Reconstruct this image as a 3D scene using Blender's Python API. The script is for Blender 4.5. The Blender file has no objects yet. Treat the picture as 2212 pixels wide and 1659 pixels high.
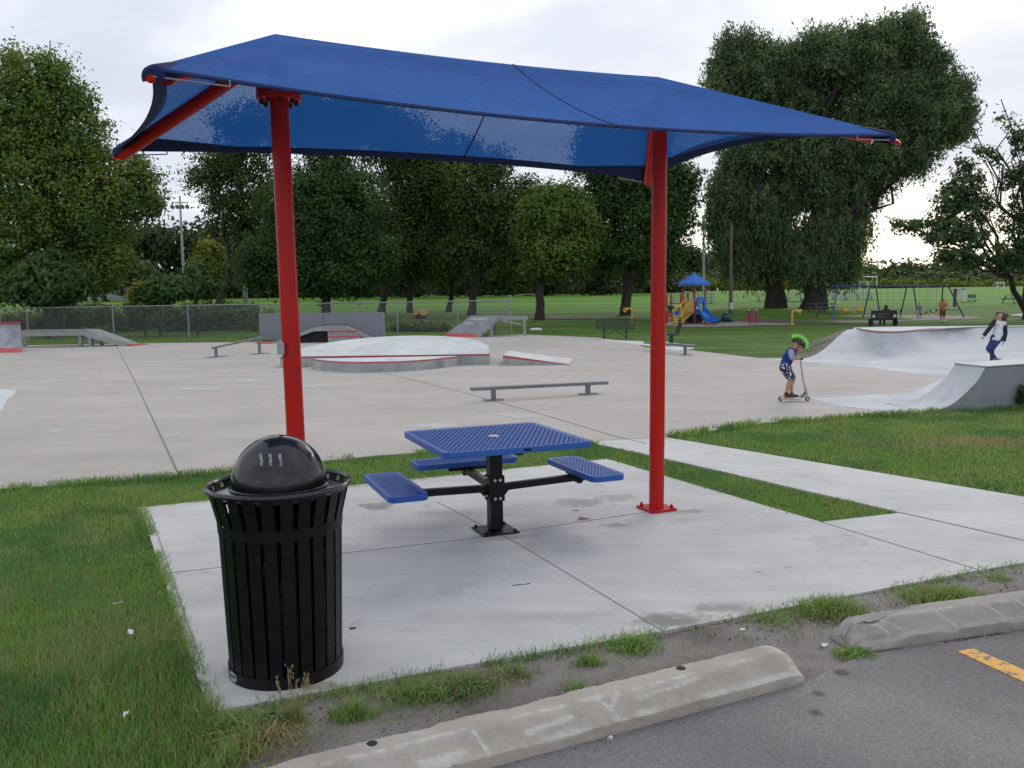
import bpy, math, random
import numpy as np
from mathutils import Vector, Matrix
random.seed(7); rng = np.random.default_rng(11)
SC = bpy.context.scene
COL = SC.collection
R = math.radians
PI = math.pi

# ---------------------------------------------------------------- camera
FOC, CX, CY, CAMH = 1853.0, 1106.0, 829.5, 1.8      # measured on a 2212 x 1659 view of the photograph
_p = math.atan((829.5 - 650.0) / FOC); _r = R(0.9)
FWD = np.array([0, math.cos(_p), -math.sin(_p)])
_R0 = np.array([1.0, 0, 0]); _U0 = np.array([0, math.sin(_p), math.cos(_p)])
RGT = math.cos(_r) * _R0 - math.sin(_r) * _U0
UPV = math.sin(_r) * _R0 + math.cos(_r) * _U0
CAMP = np.array([0, 0, CAMH])

def ray(x, y): return FWD + (x - CX) / FOC * RGT - (y - CY) / FOC * UPV
def G(x, y, z=0.0):
    d = ray(x, y); return CAMP + (z - CAMH) / d[2] * d
def AP(x, y, Y):
    d = ray(x, y); return CAMP + Y / d[1] * d
def terrain(x, y):
    x = np.asarray(x, float); y = np.asarray(y, float)
    y0 = 50 + 0.16 * np.clip(x, -40, 60)
    d = np.maximum(0, y - y0)
    s = d * d / (d + 8.0)
    return -0.03 + 3.6 * (1 - np.exp(-s / 52.0))
def GT(x, y):
    d = ray(x, y); lo, hi = 2.0, 400.0
    P = lambda t: CAMP + t * d
    f = lambda t: P(t)[2] - float(terrain(P(t)[0], P(t)[1]))
    t = 2.0
    while t < 400 and f(t) > 0: t += 0.5
    lo, hi = t - 0.5, t
    for _ in range(30):
        m = (lo + hi) / 2
        if f(m) > 0: lo = m
        else: hi = m
    return P(hi)

cam_d = bpy.data.cameras.new("camera"); cam = bpy.data.objects.new("camera", cam_d); COL.objects.link(cam)
cam_d.sensor_fit = 'HORIZONTAL'; cam_d.sensor_width = 36.0; cam_d.lens = 36.0 * FOC / 2212.0
cam_d.clip_start = 0.05; cam_d.clip_end = 3000
cam.matrix_world = Matrix(((RGT[0], UPV[0], -FWD[0], 0), (RGT[1], UPV[1], -FWD[1], 0), (RGT[2], UPV[2], -FWD[2], CAMH), (0, 0, 0, 1)))
SC.camera = cam

# ---------------------------------------------------------------- render settings
SC.render.engine = 'CYCLES'
SC.cycles.use_denoising = True
SC.cycles.max_bounces = 8; SC.cycles.transparent_max_bounces = 16
SC.cycles.diffuse_bounces = 3; SC.cycles.glossy_bounces = 3; SC.cycles.transmission_bounces = 4
SC.cycles.sample_clamp_indirect = 6
SC.view_settings.view_transform = 'Standard'; SC.view_settings.look = 'None'
SC.view_settings.exposure = 0.36; SC.view_settings.gamma = 1.0
SC.view_settings.use_curve_mapping = False

# ---------------------------------------------------------------- node helper
class NT:
    def __init__(s, tree): s.t = tree; s.n = tree.nodes; s.l = tree.links
    def new(s, kind, **kw):
        n = s.n.new(kind)
        for k, v in kw.items():
            if k.startswith('i_'):
                key = k[2:]; key = int(key) if key.isdigit() else key.replace('_', ' ')
                s.put(n.inputs[key], v)
            else: setattr(n, k, v)
        return n
    def put(s, sock, v):
        if isinstance(v, bpy.types.NodeSocket): s.l.new(v, sock)
        elif isinstance(v, (tuple, list)) and len(v) == 3 and sock.type == 'RGBA': sock.default_value = (*v, 1)
        else: sock.default_value = v
    def pos(s): return s.new('ShaderNodeNewGeometry').outputs['Position']
    def noise(s, vec, scale, detail=4.0, rough=0.55, dist=0.0):
        n = s.new('ShaderNodeTexNoise'); s.put(n.inputs['Vector'], vec)
        n.inputs['Scale'].default_value = scale; n.inputs['Detail'].default_value = detail
        n.inputs['Roughness'].default_value = rough; n.inputs['Distortion'].default_value = dist
        return n.outputs['Fac']
    def vor(s, vec, scale, feature='F1', out='Distance'):
        n = s.new('ShaderNodeTexVoronoi', feature=feature); s.put(n.inputs['Vector'], vec)
        n.inputs['Scale'].default_value = scale; return n.outputs[out]
    def ramp(s, fac, stops, interp='LINEAR'):
        n = s.new('ShaderNodeValToRGB'); s.put(n.inputs['Fac'], fac); n.color_ramp.interpolation = interp
        el = n.color_ramp.elements
        while len(el) < len(stops): el.new(0.5)
        for e, (p, c) in zip(el, stops):
            e.position = p
            e.color = (c, c, c, 1) if isinstance(c, (int, float)) else (*c, 1)
        return n.outputs['Color']
    def mix(s, fac, a, b, mode='MIX'):
        n = s.new('ShaderNodeMix', data_type='RGBA', blend_type=mode); n.clamp_factor = True
        s.put(n.inputs[0], fac); s.put(n.inputs[6], a); s.put(n.inputs[7], b); return n.outputs[2]
    def math(s, op, a, b=0.0, clamp=False):
        n = s.new('ShaderNodeMath', operation=op, use_clamp=clamp); s.put(n.inputs[0], a); s.put(n.inputs[1], b); return n.outputs[0]
    def scalevec(s, vec, sc):
        n = s.new('ShaderNodeMapping'); s.put(n.inputs['Vector'], vec); n.inputs['Scale'].default_value = sc; return n.outputs['Vector']

def newmat(name):
    m = bpy.data.materials.new(name); m.use_nodes = True
    t = NT(m.node_tree); b = t.n['Principled BSDF']
    return m, t, b

def plain(name, col, rough=0.5, metal=0.0, var=0.12, scale=6.0, spec=0.5, bump=0.0, bscale=60.0, dirt=None):
    """painted / moulded surface with a slight uneven tone"""
    m, t, b = newmat(name)
    v = t.new('ShaderNodeTexCoord').outputs['Object']
    n = t.noise(v, scale, 5.0, 0.6)
    lo = tuple(c * (1 - var) for c in col); hi = tuple(min(1, c * (1 + var)) for c in col)
    c = t.ramp(n, [(0.3, lo), (0.7, hi)])
    if dirt:
        d = t.ramp(t.noise(v, scale * 2.3, 6.0, 0.7), [(0.52, 0.0), (0.72, 1.0)])
        c = t.mix(t.math('MULTIPLY', d, dirt[1]), c, dirt[0])
    t.put(b.inputs['Base Color'], c)
    rr = t.ramp(n, [(0.3, max(0.02, rough * 0.85)), (0.7, min(1, rough * 1.15))])
    t.put(b.inputs['Roughness'], rr)
    b.inputs['Metallic'].default_value = metal
    b.inputs['Specular IOR Level'].default_value = spec
    if bump:
        bn = t.new('ShaderNodeBump', i_Strength=bump, i_Distance=0.01, i_Height=t.noise(v, bscale, 4.0)); t.put(b.inputs['Normal'], bn.outputs[0])
    return m

def concrete(name, base, mottle=0.12, stain=(0.12, 0.10, 0.085), stain_amt=0.25, stain_lo=0.58, fine=0.1, rough=0.85, big=0.35, speck=True, streak=None):
    m, t, b = newmat(name)
    v = t.pos()
    a = t.noise(v, big, 6.0, 0.6, 0.4)
    lo = tuple(c * (1 - mottle) for c in base); hi = tuple(min(1, c * (1 + mottle * 0.6)) for c in base)
    c = t.ramp(a, [(0.3, lo), (0.68, hi)])
    f = t.noise(v, 45.0, 6.0, 0.75)
    c = t.mix(0.35, c, t.mix(1.0, c, t.ramp(f, [(0.3, 1 - fine * 3), (0.7, 1.0)]), 'MULTIPLY'))
    if streak:
        sv = t.scalevec(v, streak)
        c = t.mix(0.5, c, t.mix(1.0, c, t.ramp(t.noise(sv, 1.0, 5.0, 0.6), [(0.35, 0.8), (0.65, 1.05)]), 'MULTIPLY'))
    st = t.ramp(t.noise(v, 1.3, 8.0, 0.68, 0.6), [(stain_lo, 0.0), (stain_lo + 0.12, 1.0)])
    c = t.mix(t.math('MULTIPLY', st, stain_amt), c, stain)
    if speck:
        sp = t.ramp(t.vor(v, 9.0), [(0.035, 1.0), (0.055, 0.0)])
        gate = t.ramp(t.noise(v, 3.1, 2.0), [(0.5, 0.0), (0.6, 1.0)])
        c = t.mix(t.math('MULTIPLY', t.math('MULTIPLY', sp, gate), 0.55), c, (0.09, 0.085, 0.08))
    t.put(b.inputs['Base Color'], c); b.inputs['Roughness'].default_value = rough
    b.inputs['Specular IOR Level'].default_value = 0.25
    bn = t.new('ShaderNodeBump', i_Strength=0.25, i_Distance=0.006, i_Height=t.noise(v, 90.0, 5.0, 0.7)); t.put(b.inputs['Normal'], bn.outputs[0])
    return m

def foliage(name, stops, trans=0.35, rough=0.6):
    """leaf colour varies per leaf (island) and per clump (attribute 'tone')"""
    m = bpy.data.materials.new(name); m.use_nodes = True; t = NT(m.node_tree); t.n.clear()
    out = t.new('ShaderNodeOutputMaterial')
    ri = t.new('ShaderNodeNewGeometry').outputs['Random Per Island']
    at = t.new('ShaderNodeAttribute', attribute_name='tone').outputs['Fac']
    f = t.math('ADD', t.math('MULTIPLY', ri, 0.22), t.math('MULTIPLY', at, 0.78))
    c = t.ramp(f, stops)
    d = t.new('ShaderNodeBsdfPrincipled'); t.put(d.inputs['Base Color'], c); d.inputs['Roughness'].default_value = rough
    d.inputs['Specular IOR Level'].default_value = 0.2
    tr = t.new('ShaderNodeBsdfTranslucent'); t.put(tr.inputs['Color'], t.mix(0.6, c, (0.16, 0.22, 0.02)))
    mx = t.new('ShaderNodeMixShader', i_0=trans); t.l.new(d.outputs[0], mx.inputs[1]); t.l.new(tr.outputs[0], mx.inputs[2])
    t.l.new(mx.outputs[0], out.inputs['Surface'])
    return m

# ---------------------------------------------------------------- object helpers
OFF = {}
def props(o, label=None, cat=None, group=None, kind=None):
    if label: o['label'] = label
    if cat: o['category'] = cat
    if group: o['group'] = group
    if kind: o['kind'] = kind
    return o
def thing(name, loc, label, cat, group=None):
    o = bpy.data.objects.new(name, None); COL.objects.link(o); o.location = tuple(float(c) for c in loc)
    o.empty_display_size = 0.2
    OFF[o] = np.array(o.location, float); return props(o, label, cat, group)
def link_mesh(name, me, mats, parent=None, off=None):
    o = bpy.data.objects.new(name, me); COL.objects.link(o)
    for m in (mats if isinstance(mats, (list, tuple)) else [mats]): me.materials.append(m)
    if parent is not None: o.parent = parent; OFF[o] = OFF[parent]
    else: OFF[o] = np.array(o.location, float) if off is None else off
    return o
def copy_tree(o, parent=None):
    c = o.copy(); COL.objects.link(c)
    if parent is not None: c.parent = parent
    for ch in list(o.children): copy_tree(ch, c)
    return c

def perp(d):
    d = d / (np.linalg.norm(d) + 1e-12)
    a = np.array([0, 0, 1.0]) if abs(d[2]) < 0.9 else np.array([1.0, 0, 0])
    u = np.cross(a, d); u /= np.linalg.norm(u); return u, np.cross(d, u)

class MB:
    def __init__(s, M=None): s.v = []; s.f = []; s.M = M; s.fm = []; s.mi = 0
    def add(s, vs, fs):
        k = len(s.v)
        for p in vs:
            p = np.asarray(p, float)
            if s.M is not None: p = s.M[:3, :3] @ p + s.M[:3, 3]
            s.v.append(p)
        for f in fs: s.f.append(tuple(i + k for i in f)); s.fm.append(s.mi)
        return s
    def box(s, c, size, ax=None):
        """ax: 3 unit axes as rows, or an angle about z"""
        c = np.asarray(c, float); h = np.asarray(size, float) / 2
        if ax is None: A = np.eye(3)
        elif np.isscalar(ax): A = np.array([[math.cos(ax), math.sin(ax), 0], [-math.sin(ax), math.cos(ax), 0], [0, 0, 1]])
        else: A = np.asarray(ax, float)
        vs = [c + A[0] * h[0] * i + A[1] * h[1] * j + A[2] * h[2] * k for k in (-1, 1) for (i, j) in ((-1, -1), (1, -1), (1, 1), (-1, 1))]
        return s.add(vs, [(3, 2, 1, 0), (4, 5, 6, 7), (0, 1, 5, 4), (1, 2, 6, 5), (2, 3, 7, 6), (3, 0, 4, 7)])
    def bar(s, a, b, w, h, up=(0, 0, 1)):
        a = np.asarray(a, float); b = np.asarray(b, float); d = b - a; L = np.linalg.norm(d); d = d / L
        up = np.asarray(up, float)
        sd = np.cross(up, d)
        if np.linalg.norm(sd) < 1e-6: sd = np.cross((1, 0, 0), d)
        sd /= np.linalg.norm(sd); u = np.cross(d, sd)
        return s.box((a + b) / 2, (L, w, h), np.array([d, sd, u]))
    def tube(s, pts, rad, n=12, cap=True):
        pts = [np.asarray(p, float) for p in pts]; m = len(pts)
        rad = [rad] * m if np.isscalar(rad) else list(rad)
        k0 = []; u0 = None
        vs = []
        for i, p in enumerate(pts):
            d = pts[min(i + 1, m - 1)] - pts[max(i - 1, 0)]; d = d / (np.linalg.norm(d) + 1e-12)
            if u0 is None: u, w = perp(d)
            else:
                u = u0 - d * (u0 @ d); u /= (np.linalg.norm(u) + 1e-12); w = np.cross(d, u)
            u0 = u
            for j in range(n):
                a = 2 * PI * j / n; vs.append(p + rad[i] * (math.cos(a) * u + math.sin(a) * w))
        fs = []
        for i in range(m - 1):
            for j in range(n):
                fs.append((i * n + j, i * n + (j + 1) % n, (i + 1) * n + (j + 1) % n, (i + 1) * n + j))
        if cap: fs.append(tuple(range(n - 1, -1, -1))); fs.append(tuple((m - 1) * n + j for j in range(n)))
        return s.add(vs, fs)
    def lathe(s, prof, c=(0, 0, 0), n=48, ax=None):
        """prof: (radius, height) list; ax: axis rows (u, v, w) with w the axis"""
        c = np.asarray(c, float); A = np.eye(3) if ax is None else np.asarray(ax, float)
        vs = []; fs = []
        for r_, h in prof:
            for j in range(n):
                a = 2 * PI * j / n; vs.append(c + A[0] * r_ * math.cos(a) + A[1] * r_ * math.sin(a) + A[2] * h)
        for i in range(len(prof) - 1):
            for j in range(n): fs.append((i * n + j, i * n + (j + 1) % n, (i + 1) * n + (j + 1) % n, (i + 1) * n + j))
        return s.add(vs, fs)
    def prism(s, poly, z0, z1):
        """poly: list of xy (counter-clockwise from above)"""
        n = len(poly)
        a = sum(poly[i][0] * poly[(i + 1) % n][1] - poly[(i + 1) % n][0] * poly[i][1] for i in range(n))
        if a < 0: poly = poly[::-1]
        vs = [(p[0], p[1], z0) for p in poly] + [(p[0], p[1], z1) for p in poly]
        fs = [tuple(range(n - 1, -1, -1)), tuple(range(n, 2 * n))] + [(i, (i + 1) % n, n + (i + 1) % n, n + i) for i in range(n)]
        return s.add(vs, fs)
    def extrude(s, prof, a, b, side, up):
        """prof: (s, u) profile swept from point a to b"""
        a = np.asarray(a, float); b = np.asarray(b, float); n = len(prof)
        vs = [q + np.asarray(side) * p[0] + np.asarray(up) * p[1] for q in (a, b) for p in prof]
        fs = [tuple(range(n - 1, -1, -1)), tuple(range(n, 2 * n))] + [(i, (i + 1) % n, n + (i + 1) % n, n + i) for i in range(n)]
        return s.add(vs, fs)
    def grid(s, P, thick=None, flip=False):
        """P: rows x cols x 3"""
        P = np.asarray(P, float); a, b = P.shape[:2]
        fs = [(i * b + j, i * b + j + 1, (i + 1) * b + j + 1, (i + 1) * b + j) for i in range(a - 1) for j in range(b - 1)]
        if flip: fs = [f[::-1] for f in fs]
        return s.add(P.reshape(-1, 3), fs)
    def sphere(s, c, r_, n=16, m=10, ax=None):
        r_ = np.array([r_] * 3 if np.isscalar(r_) else r_, float); A = np.eye(3) if ax is None else np.asarray(ax, float)
        c = np.asarray(c, float); vs = []; fs = []
        for i in range(1, m):
            t = PI * i / m
            for j in range(n):
                a = 2 * PI * j / n; q = np.array([math.sin(t) * math.cos(a), math.sin(t) * math.sin(a), math.cos(t)]) * r_
                vs.append(c + q @ A)
        k = len(vs); vs.append(c + np.array([0, 0, 1.0]) * r_[2] @ A); vs.append(c - np.array([0, 0, 1.0]) * r_[2] @ A)
        for i in range(m - 2):
            for j in range(n): fs.append((i * n + j, (i + 1) * n + j, (i + 1) * n + (j + 1) % n, i * n + (j + 1) % n))
        for j in range(n):
            fs.append((j, (j + 1) % n, k)); fs.append(((m - 2) * n + (j + 1) % n, (m - 2) * n + j, k + 1))
        return s.add(vs, fs)
    def cone_capsule(s, a, b, ra, rb, n=12):
        """closed tapered limb with round ends"""
        a = np.asarray(a, float); b = np.asarray(b, float); d = b - a; L = np.linalg.norm(d); d /= max(L, 1e-9)
        pts = []; rs = []
        for t in (-1, -0.8, -0.45): pts.append(a + d * ra * t); rs.append(ra * math.sqrt(max(0, 1 - t * t)) + 1e-4)
        pts.append(a); rs.append(ra); pts.append(b); rs.append(rb)
        for t in (0.45, 0.8, 1): pts.append(b + d * rb * t); rs.append(rb * math.sqrt(max(0, 1 - t * t)) + 1e-4)
        return s.tube(pts, rs, n)
    def mesh(s, name, off=None, smooth=None):
        me = bpy.data.meshes.new(name)
        v = np.array(s.v) if len(s.v) else np.zeros((0, 3))
        if off is not None: v = v - off
        me.from_pydata(v.tolist(), [], s.f); 
        if any(s.fm): me.polygons.foreach_set('material_index', s.fm)
        if smooth is not None:
            me.polygons.foreach_set('use_smooth', [True] * len(me.polygons)); me.set_sharp_from_angle(angle=R(smooth))
        me.update(); return me
    def build(s, name, mat, parent=None, smooth=None, bevel=None, label=None):
        me = s.mesh(name, OFF[parent] if parent is not None else None, smooth)
        o = link_mesh(name, me, mat, parent)
        if bevel:
            b = o.modifiers.new('bevel', 'BEVEL'); b.width = bevel; b.segments = 2; b.limit_method = 'ANGLE'; b.angle_limit = R(40)
        if label: o['label'] = label
        return o

def raw_mesh(name, V, faces_flat, loop_starts, loop_totals, tone=None, color=None):
    me = bpy.data.meshes.new(name)
    me.vertices.add(len(V)); me.vertices.foreach_set('co', np.ascontiguousarray(V, dtype=np.float32).ravel())
    me.loops.add(len(faces_flat)); me.loops.foreach_set('vertex_index', np.ascontiguousarray(faces_flat, dtype=np.int32))
    me.polygons.add(len(loop_starts)); me.polygons.foreach_set('loop_start', np.ascontiguousarray(loop_starts, dtype=np.int32))
    try: me.polygons.foreach_set('loop_total', np.ascontiguousarray(loop_totals, dtype=np.int32))
    except Exception: pass
    me.update(calc_edges=True)
    if tone is not None:
        a = me.attributes.new('tone', 'FLOAT', 'POINT'); a.data.foreach_set('value', np.ascontiguousarray(tone, dtype=np.float32))
    if color is not None:
        a = me.attributes.new('tint', 'FLOAT_COLOR', 'POINT'); a.data.foreach_set('color', np.ascontiguousarray(color, dtype=np.float32).ravel())
    return me
def quads_mesh(name, Q, tone=None):
    """Q: n x 4 x 3"""
    n = len(Q); idx = np.arange(n * 4)
    return raw_mesh(name, Q.reshape(-1, 3), idx, np.arange(n) * 4, np.full(n, 4), None if tone is None else np.repeat(tone, 4))

# smooth value noise for scattering
def vnoise(x, y, seed=0):
    def h(i, j): 
        n = np.sin(i * 127.1 + j * 311.7 + seed * 74.7) * 43758.5453; return n - np.floor(n)
    i = np.floor(x); j = np.floor(y); fx = x - i; fy = y - j
    fx = fx * fx * (3 - 2 * fx); fy = fy * fy * (3 - 2 * fy)
    return (h(i, j) * (1 - fx) + h(i + 1, j) * fx) * (1 - fy) + (h(i, j + 1) * (1 - fx) + h(i + 1, j + 1) * fx) * fy
def inside(poly, x, y):
    c = np.zeros(len(x), bool); n = len(poly)
    for i in range(n):
        x1, y1 = poly[i][:2]; x2, y2 = poly[(i + 1) % n][:2]
        if y1 == y2: continue
        k = ((y1 > y) != (y2 > y)) & (x < (x2 - x1) * (y - y1) / (y2 - y1) + x1); c ^= k
    return c

# ---------------------------------------------------------------- sky and sun
SUN_EL, SUN_AZ = 32.0, 28.0           # azimuth to the right of straight ahead
w = bpy.data.worlds.new("World"); SC.world = w; w.use_nodes = True
t = NT(w.node_tree); bg = t.n['Background']
sky = t.new('ShaderNodeTexSky'); sky.sky_type = 'NISHITA'; sky.sun_disc = False
sky.sun_elevation = R(SUN_EL); sky.sun_rotation = R(SUN_AZ); sky.air_density = 1.2; sky.dust_density = 2.0
dirv = t.new('ShaderNodeTexCoord').outputs['Generated']
sep = t.new('ShaderNodeSeparateXYZ'); t.put(sep.inputs[0], dirv)
# cloud deck: direction projected on a flat layer
zc = t.math('ADD', t.math('MAXIMUM', sep.outputs[2], 0.0), 0.18)
cv = t.new('ShaderNodeCombineXYZ'); t.put(cv.inputs[0], t.math('DIVIDE', sep.outputs[0], zc)); t.put(cv.inputs[1], t.math('DIVIDE', sep.outputs[1], zc)); cv.inputs[2].default_value = 1.7
cl = t.noise(cv.outputs[0], 0.8, 6.0, 0.55, 0.4)
cloud = t.ramp(cl, [(0.38, (5.7, 6.05, 7.1)), (0.50, (6.5, 6.85, 7.8)), (0.59, (8.3, 8.6, 9.1)), (0.69, (11.5, 11.5, 11.4))])
# thin bright break low in the sky towards the sun
az = t.new('ShaderNodeVectorMath', operation='DOT_PRODUCT'); t.put(az.inputs[0], dirv); az.inputs[1].default_value = (math.sin(R(25)), math.cos(R(25)), 0.06)
glow = t.ramp(az.outputs['Value'], [(0.90, 0.0), (0.995, 1.0)])
low = t.ramp(sep.outputs[2], [(0.0, 1.0), (0.14, 0.0)])
cloud = t.mix(t.math('MULTIPLY', t.math('MULTIPLY', glow, low), 0.9), cloud, (14.0, 12.3, 9.0))
col = t.mix(0.93, sky.outputs[0], cloud)
t.put(bg.inputs['Color'], col); bg.inputs['Strength'].default_value = 0.095
sl = bpy.data.lights.new("sun", 'SUN'); so = bpy.data.objects.new("sun", sl); COL.objects.link(so)
sl.energy = 0.9; sl.angle = R(25); sl.color = (1.0, 0.95, 0.88)
_sd = Vector((math.sin(R(SUN_AZ)) * math.cos(R(SUN_EL)), math.cos(R(SUN_AZ)) * math.cos(R(SUN_EL)), math.sin(R(SUN_EL))))
so.rotation_euler = _sd.to_track_quat('Z', 'Y').to_euler()
# ================================================================ ground
def lawn_material(name, far=False):
    m, t, b = newmat(name); v = t.pos()
    a = t.noise(v, 0.22, 5.0, 0.6, 0.5); f = t.noise(v, 14.0, 6.0, 0.75); p = t.noise(v, 1.1, 5.0, 0.6)
    c = t.ramp(a, [(0.3, (0.070, 0.150, 0.020)), (0.5, (0.095, 0.190, 0.026)), (0.7, (0.128, 0.225, 0.036))])
    c = t.mix(t.ramp(p, [(0.5, 0.0), (0.75, 0.55)]), c, (0.085, 0.115, 0.030))
    c = t.mix(1.0, c, t.ramp(f, [(0.25, 0.55), (0.7, 1.15)]), 'MULTIPLY')
    sx = t.new('ShaderNodeSeparateXYZ'); t.put(sx.inputs[0], v)
    dy = t.ramp(t.math('DIVIDE', sx.outputs[1], 160.0), [(0.40, 0.0), (0.50, 1.0)])
    c = t.mix(t.math('MULTIPLY', dy, 0.75), c, t.mix(t.noise(v, 0.06, 3.0), (0.088, 0.235, 0.012), (0.115, 0.275, 0.018)))
    bands = t.noise(t.scalevec(v, (0.035, 0.55, 1)), 1.0, 4.0, 0.6)
    c = t.mix(1.0, c, t.ramp(bands, [(0.35, 0.70), (0.62, 1.15)]), 'MULTIPLY')
    t.put(b.inputs['Base Color'], c); b.inputs['Roughness'].default_value = 0.8; b.inputs['Specular IOR Level'].default_value = 0.15
    bn = t.new('ShaderNodeBump', i_Strength=0.8, i_Distance=0.06, i_Height=t.math('ADD', t.noise(v, 30.0, 4.0, 0.7), p)); t.put(b.inputs['Normal'], bn.outputs[0])
    return m
M_LAWN = lawn_material('lawn')
ys = np.unique(np.concatenate([np.arange(-30, 20, 1.0), np.arange(20, 160, 2.0), np.arange(160, 400, 12), np.arange(400, 1600, 100)]))
xs = np.unique(np.concatenate([np.arange(-900, -120, 60), np.arange(-120, 120, 3.0), np.arange(120, 901, 60)]))
XX, YY = np.meshgrid(xs, ys)
ZZ = terrain(XX, YY) + np.where(YY > 30, (vnoise(XX * 0.15, YY * 0.15, 3) - 0.5) * 0.06, 0)
mb = MB(); mb.grid(np.dstack([XX, YY, ZZ]))
props(mb.build('lawn', M_LAWN, smooth=60), kind='structure')

M_SLAB = concrete('slab_concrete', (0.60, 0.592, 0.565), mottle=0.13, stain=(0.26, 0.235, 0.21), stain_amt=0.45, stain_lo=0.57, fine=0.10, big=0.9, streak=(1.2, 5.0, 1))
def add_stains(mat, spots):
    """spilled-drink and mud stains: (centre px, radii m, colour, strength)"""
    t = NT(mat.node_tree); b = t.n['Principled BSDF']; c = b.inputs['Base Color'].links[0].from_socket; v = t.pos()
    for px, (rx, ry), col, amt, soft in spots:
        q = G(*px); mp = t.new('ShaderNodeMapping'); t.put(mp.inputs['Vector'], v); mp.vector_type = 'POINT'
        mp.inputs['Location'].default_value = (-q[0] / rx, -q[1] / ry, 0); mp.inputs['Scale'].default_value = (1 / rx, 1 / ry, 0)
        ln = t.new('ShaderNodeVectorMath', operation='LENGTH'); t.put(ln.inputs[0], mp.outputs[0])
        d = t.math('ADD', ln.outputs['Value'], t.math('MULTIPLY', t.math('SUBTRACT', t.noise(v, 7.0, 7.0, 0.7), 0.5), 2.2))
        mk = t.ramp(d, [(0.55 - soft, 1.0), (0.55 + soft, 0.0)])
        c = t.mix(t.math('MULTIPLY', mk, amt), c, col)
    t.put(b.inputs['Base Color'], c)
BRN = (0.17, 0.135, 0.115)
add_stains(M_SLAB, [((812, 1094), (.30, .22), (.25, .215, .195), .75, .03), ((880, 1075), (.35, .15), (.28, .25, .23), .5, .12), ((1255, 1085), (.42, .26), BRN, .5, .22), ((1330, 1075), (.30, .2), (.28, .25, .22), .5, .2), ((1245, 1103), (.07, .06), (.09, .07, .06), .8, .1),
    ((1495, 1105), (.22, .12), (.26, .20, .165), .55, .2), ((1330, 1135), (.2, .1), BRN, .45, .2), ((1095, 1160), (.35, .14), (.22, .18, .16), .45, .25), ((1450, 1340), (.36, .16), (.15, .13, .115), .75, .3), ((1560, 1315), (.30, .12), (.18, .155, .14), .6, .3), ((700, 1480), (.22, .08), (.27, .22, .185), .6, .15),
    ((1085, 1255), (.05, .03), (.3, .27, .24), .5, .1), ((1640, 1235), (.05, .025), (.2, .19, .18), .7, .1), ((1700, 1225), (.06, .03), (.3, .29, .27), .6, .1), ((1200, 1330), (.5, .12), (.36, .345, .32), .5, .3), ((960, 1110), (.3, .2), (.34, .32, .3), .5, .3)])
M_FLOOR = concrete('skatepark_concrete', (0.480, 0.445, 0.400), mottle=0.12, stain=(0.36, 0.335, 0.31), stain_amt=0.4, stain_lo=0.57, fine=0.10, big=0.16, streak=(0.45, 0.8, 1))
M_WHITE = concrete('white_concrete', (0.60, 0.62, 0.625), mottle=0.10, stain=(0.40, 0.42, 0.44), stain_amt=0.35, stain_lo=0.55, fine=0.05, big=0.5, speck=False)
M_JOINT = plain('joint_grey', (0.27, 0.26, 0.24), 0.95, var=0.4, scale=30)  # grey tone of the tooled slab joints

def xy(pts): return [tuple(G(*p)[:2]) for p in pts]
SLAB = xy([(303, 1096), (1311, 991), (1770, 1126), (2113, 1231), (1700, 1312), (1430, 1363), (1000, 1437), (452, 1538)])
EXT = xy([(1772, 1127), (1945, 1107), (2212, 1167.6), (2500, 1233), (2212, 1214), (2116, 1231)])
WALK = xy([(1283, 957), (1300, 951), (1440, 944), (2212, 1072), (2600, 1137), (2900, 1250), (2500, 1231), (2212, 1166.6), (1947, 1106), (1440, 990)])
NEAR_EDGE = [(-700, 1112), (0, 1056), (385, 1026), (760, 988), (1000, 968), (1283, 956), (1300, 950), (1440, 943), (1560, 926), (1650, 912), (1760, 905), (1880, 898), (2034, 888)]
FLOOR = xy(NEAR_EDGE + [(2034, 888), (2300, 872), (2700, 850), (2700, 800), (2300, 775), (1735, 775), (1640, 773), (1500, 757), (1440, 749), (1290, 729), (1130, 722), (950, 728), (560, 738), (300, 741), (80, 745), (-400, 748)])

def sheet(name, poly, z, mat, depth=0.1):
    mb = MB(); mb.prism(poly, z - depth, z); return props(mb.build(name, mat), kind='structure')
# shelter slab, cut into panels by tooled joints
def strip(mb, p, q, wd, z, h=0.003):
    p = np.array(p); q = np.array(q); d = (q - p) / np.linalg.norm(q - p); n = np.array([-d[1], d[0]]) * wd / 2
    mb.prism([tuple(p + n), tuple(q + n), tuple(q - n), tuple(p - n)], z - h, z)
sheet('shelter_slab', SLAB, 0.0, M_SLAB)
sheet('slab_extension', EXT, -0.002, M_SLAB)
sheet('walkway', WALK, -0.004, M_SLAB)
sheet('skatepark_floor', FLOOR, -0.006, M_FLOOR)
mb = MB()
for a, b, wd in [((945, 1085), (1120, 1175), .005), ((1120, 1175), (1432, 1363), .005), ((350, 1240), (1000, 1166), .004), ((1000, 1166), (1392, 1107), .004)]:
    strip(mb, G(*a)[:2], G(*b)[:2], wd, 0.0035)
strip(mb, G(326, 1112)[:2], G(434, 1428)[:2], .005, 0.0035)
strip(mb, G(1772, 1127)[:2], G(2114, 1231)[:2], .006, 0.0035)
strip(mb, G(1945, 1107)[:2], G(2500, 1232)[:2], .008, 0.003)
props(mb.build('slab_joints', M_JOINT), kind='structure')
mb = MB()
for pts in ([(248, 741), (290, 820), (335, 915), (387, 1026)], [(835, 806), (1000, 847), (1180, 897), (1330, 942), (1395, 957)]):
    for a, b in zip(pts[:-1], pts[1:]): strip(mb, G(*a)[:2], G(*b)[:2], .02, -0.002)
props(mb.build('skatepark_joints', plain('floor_joint', (0.20, 0.18, 0.155), 0.9, var=.3, scale=10)), kind='structure')
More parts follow.
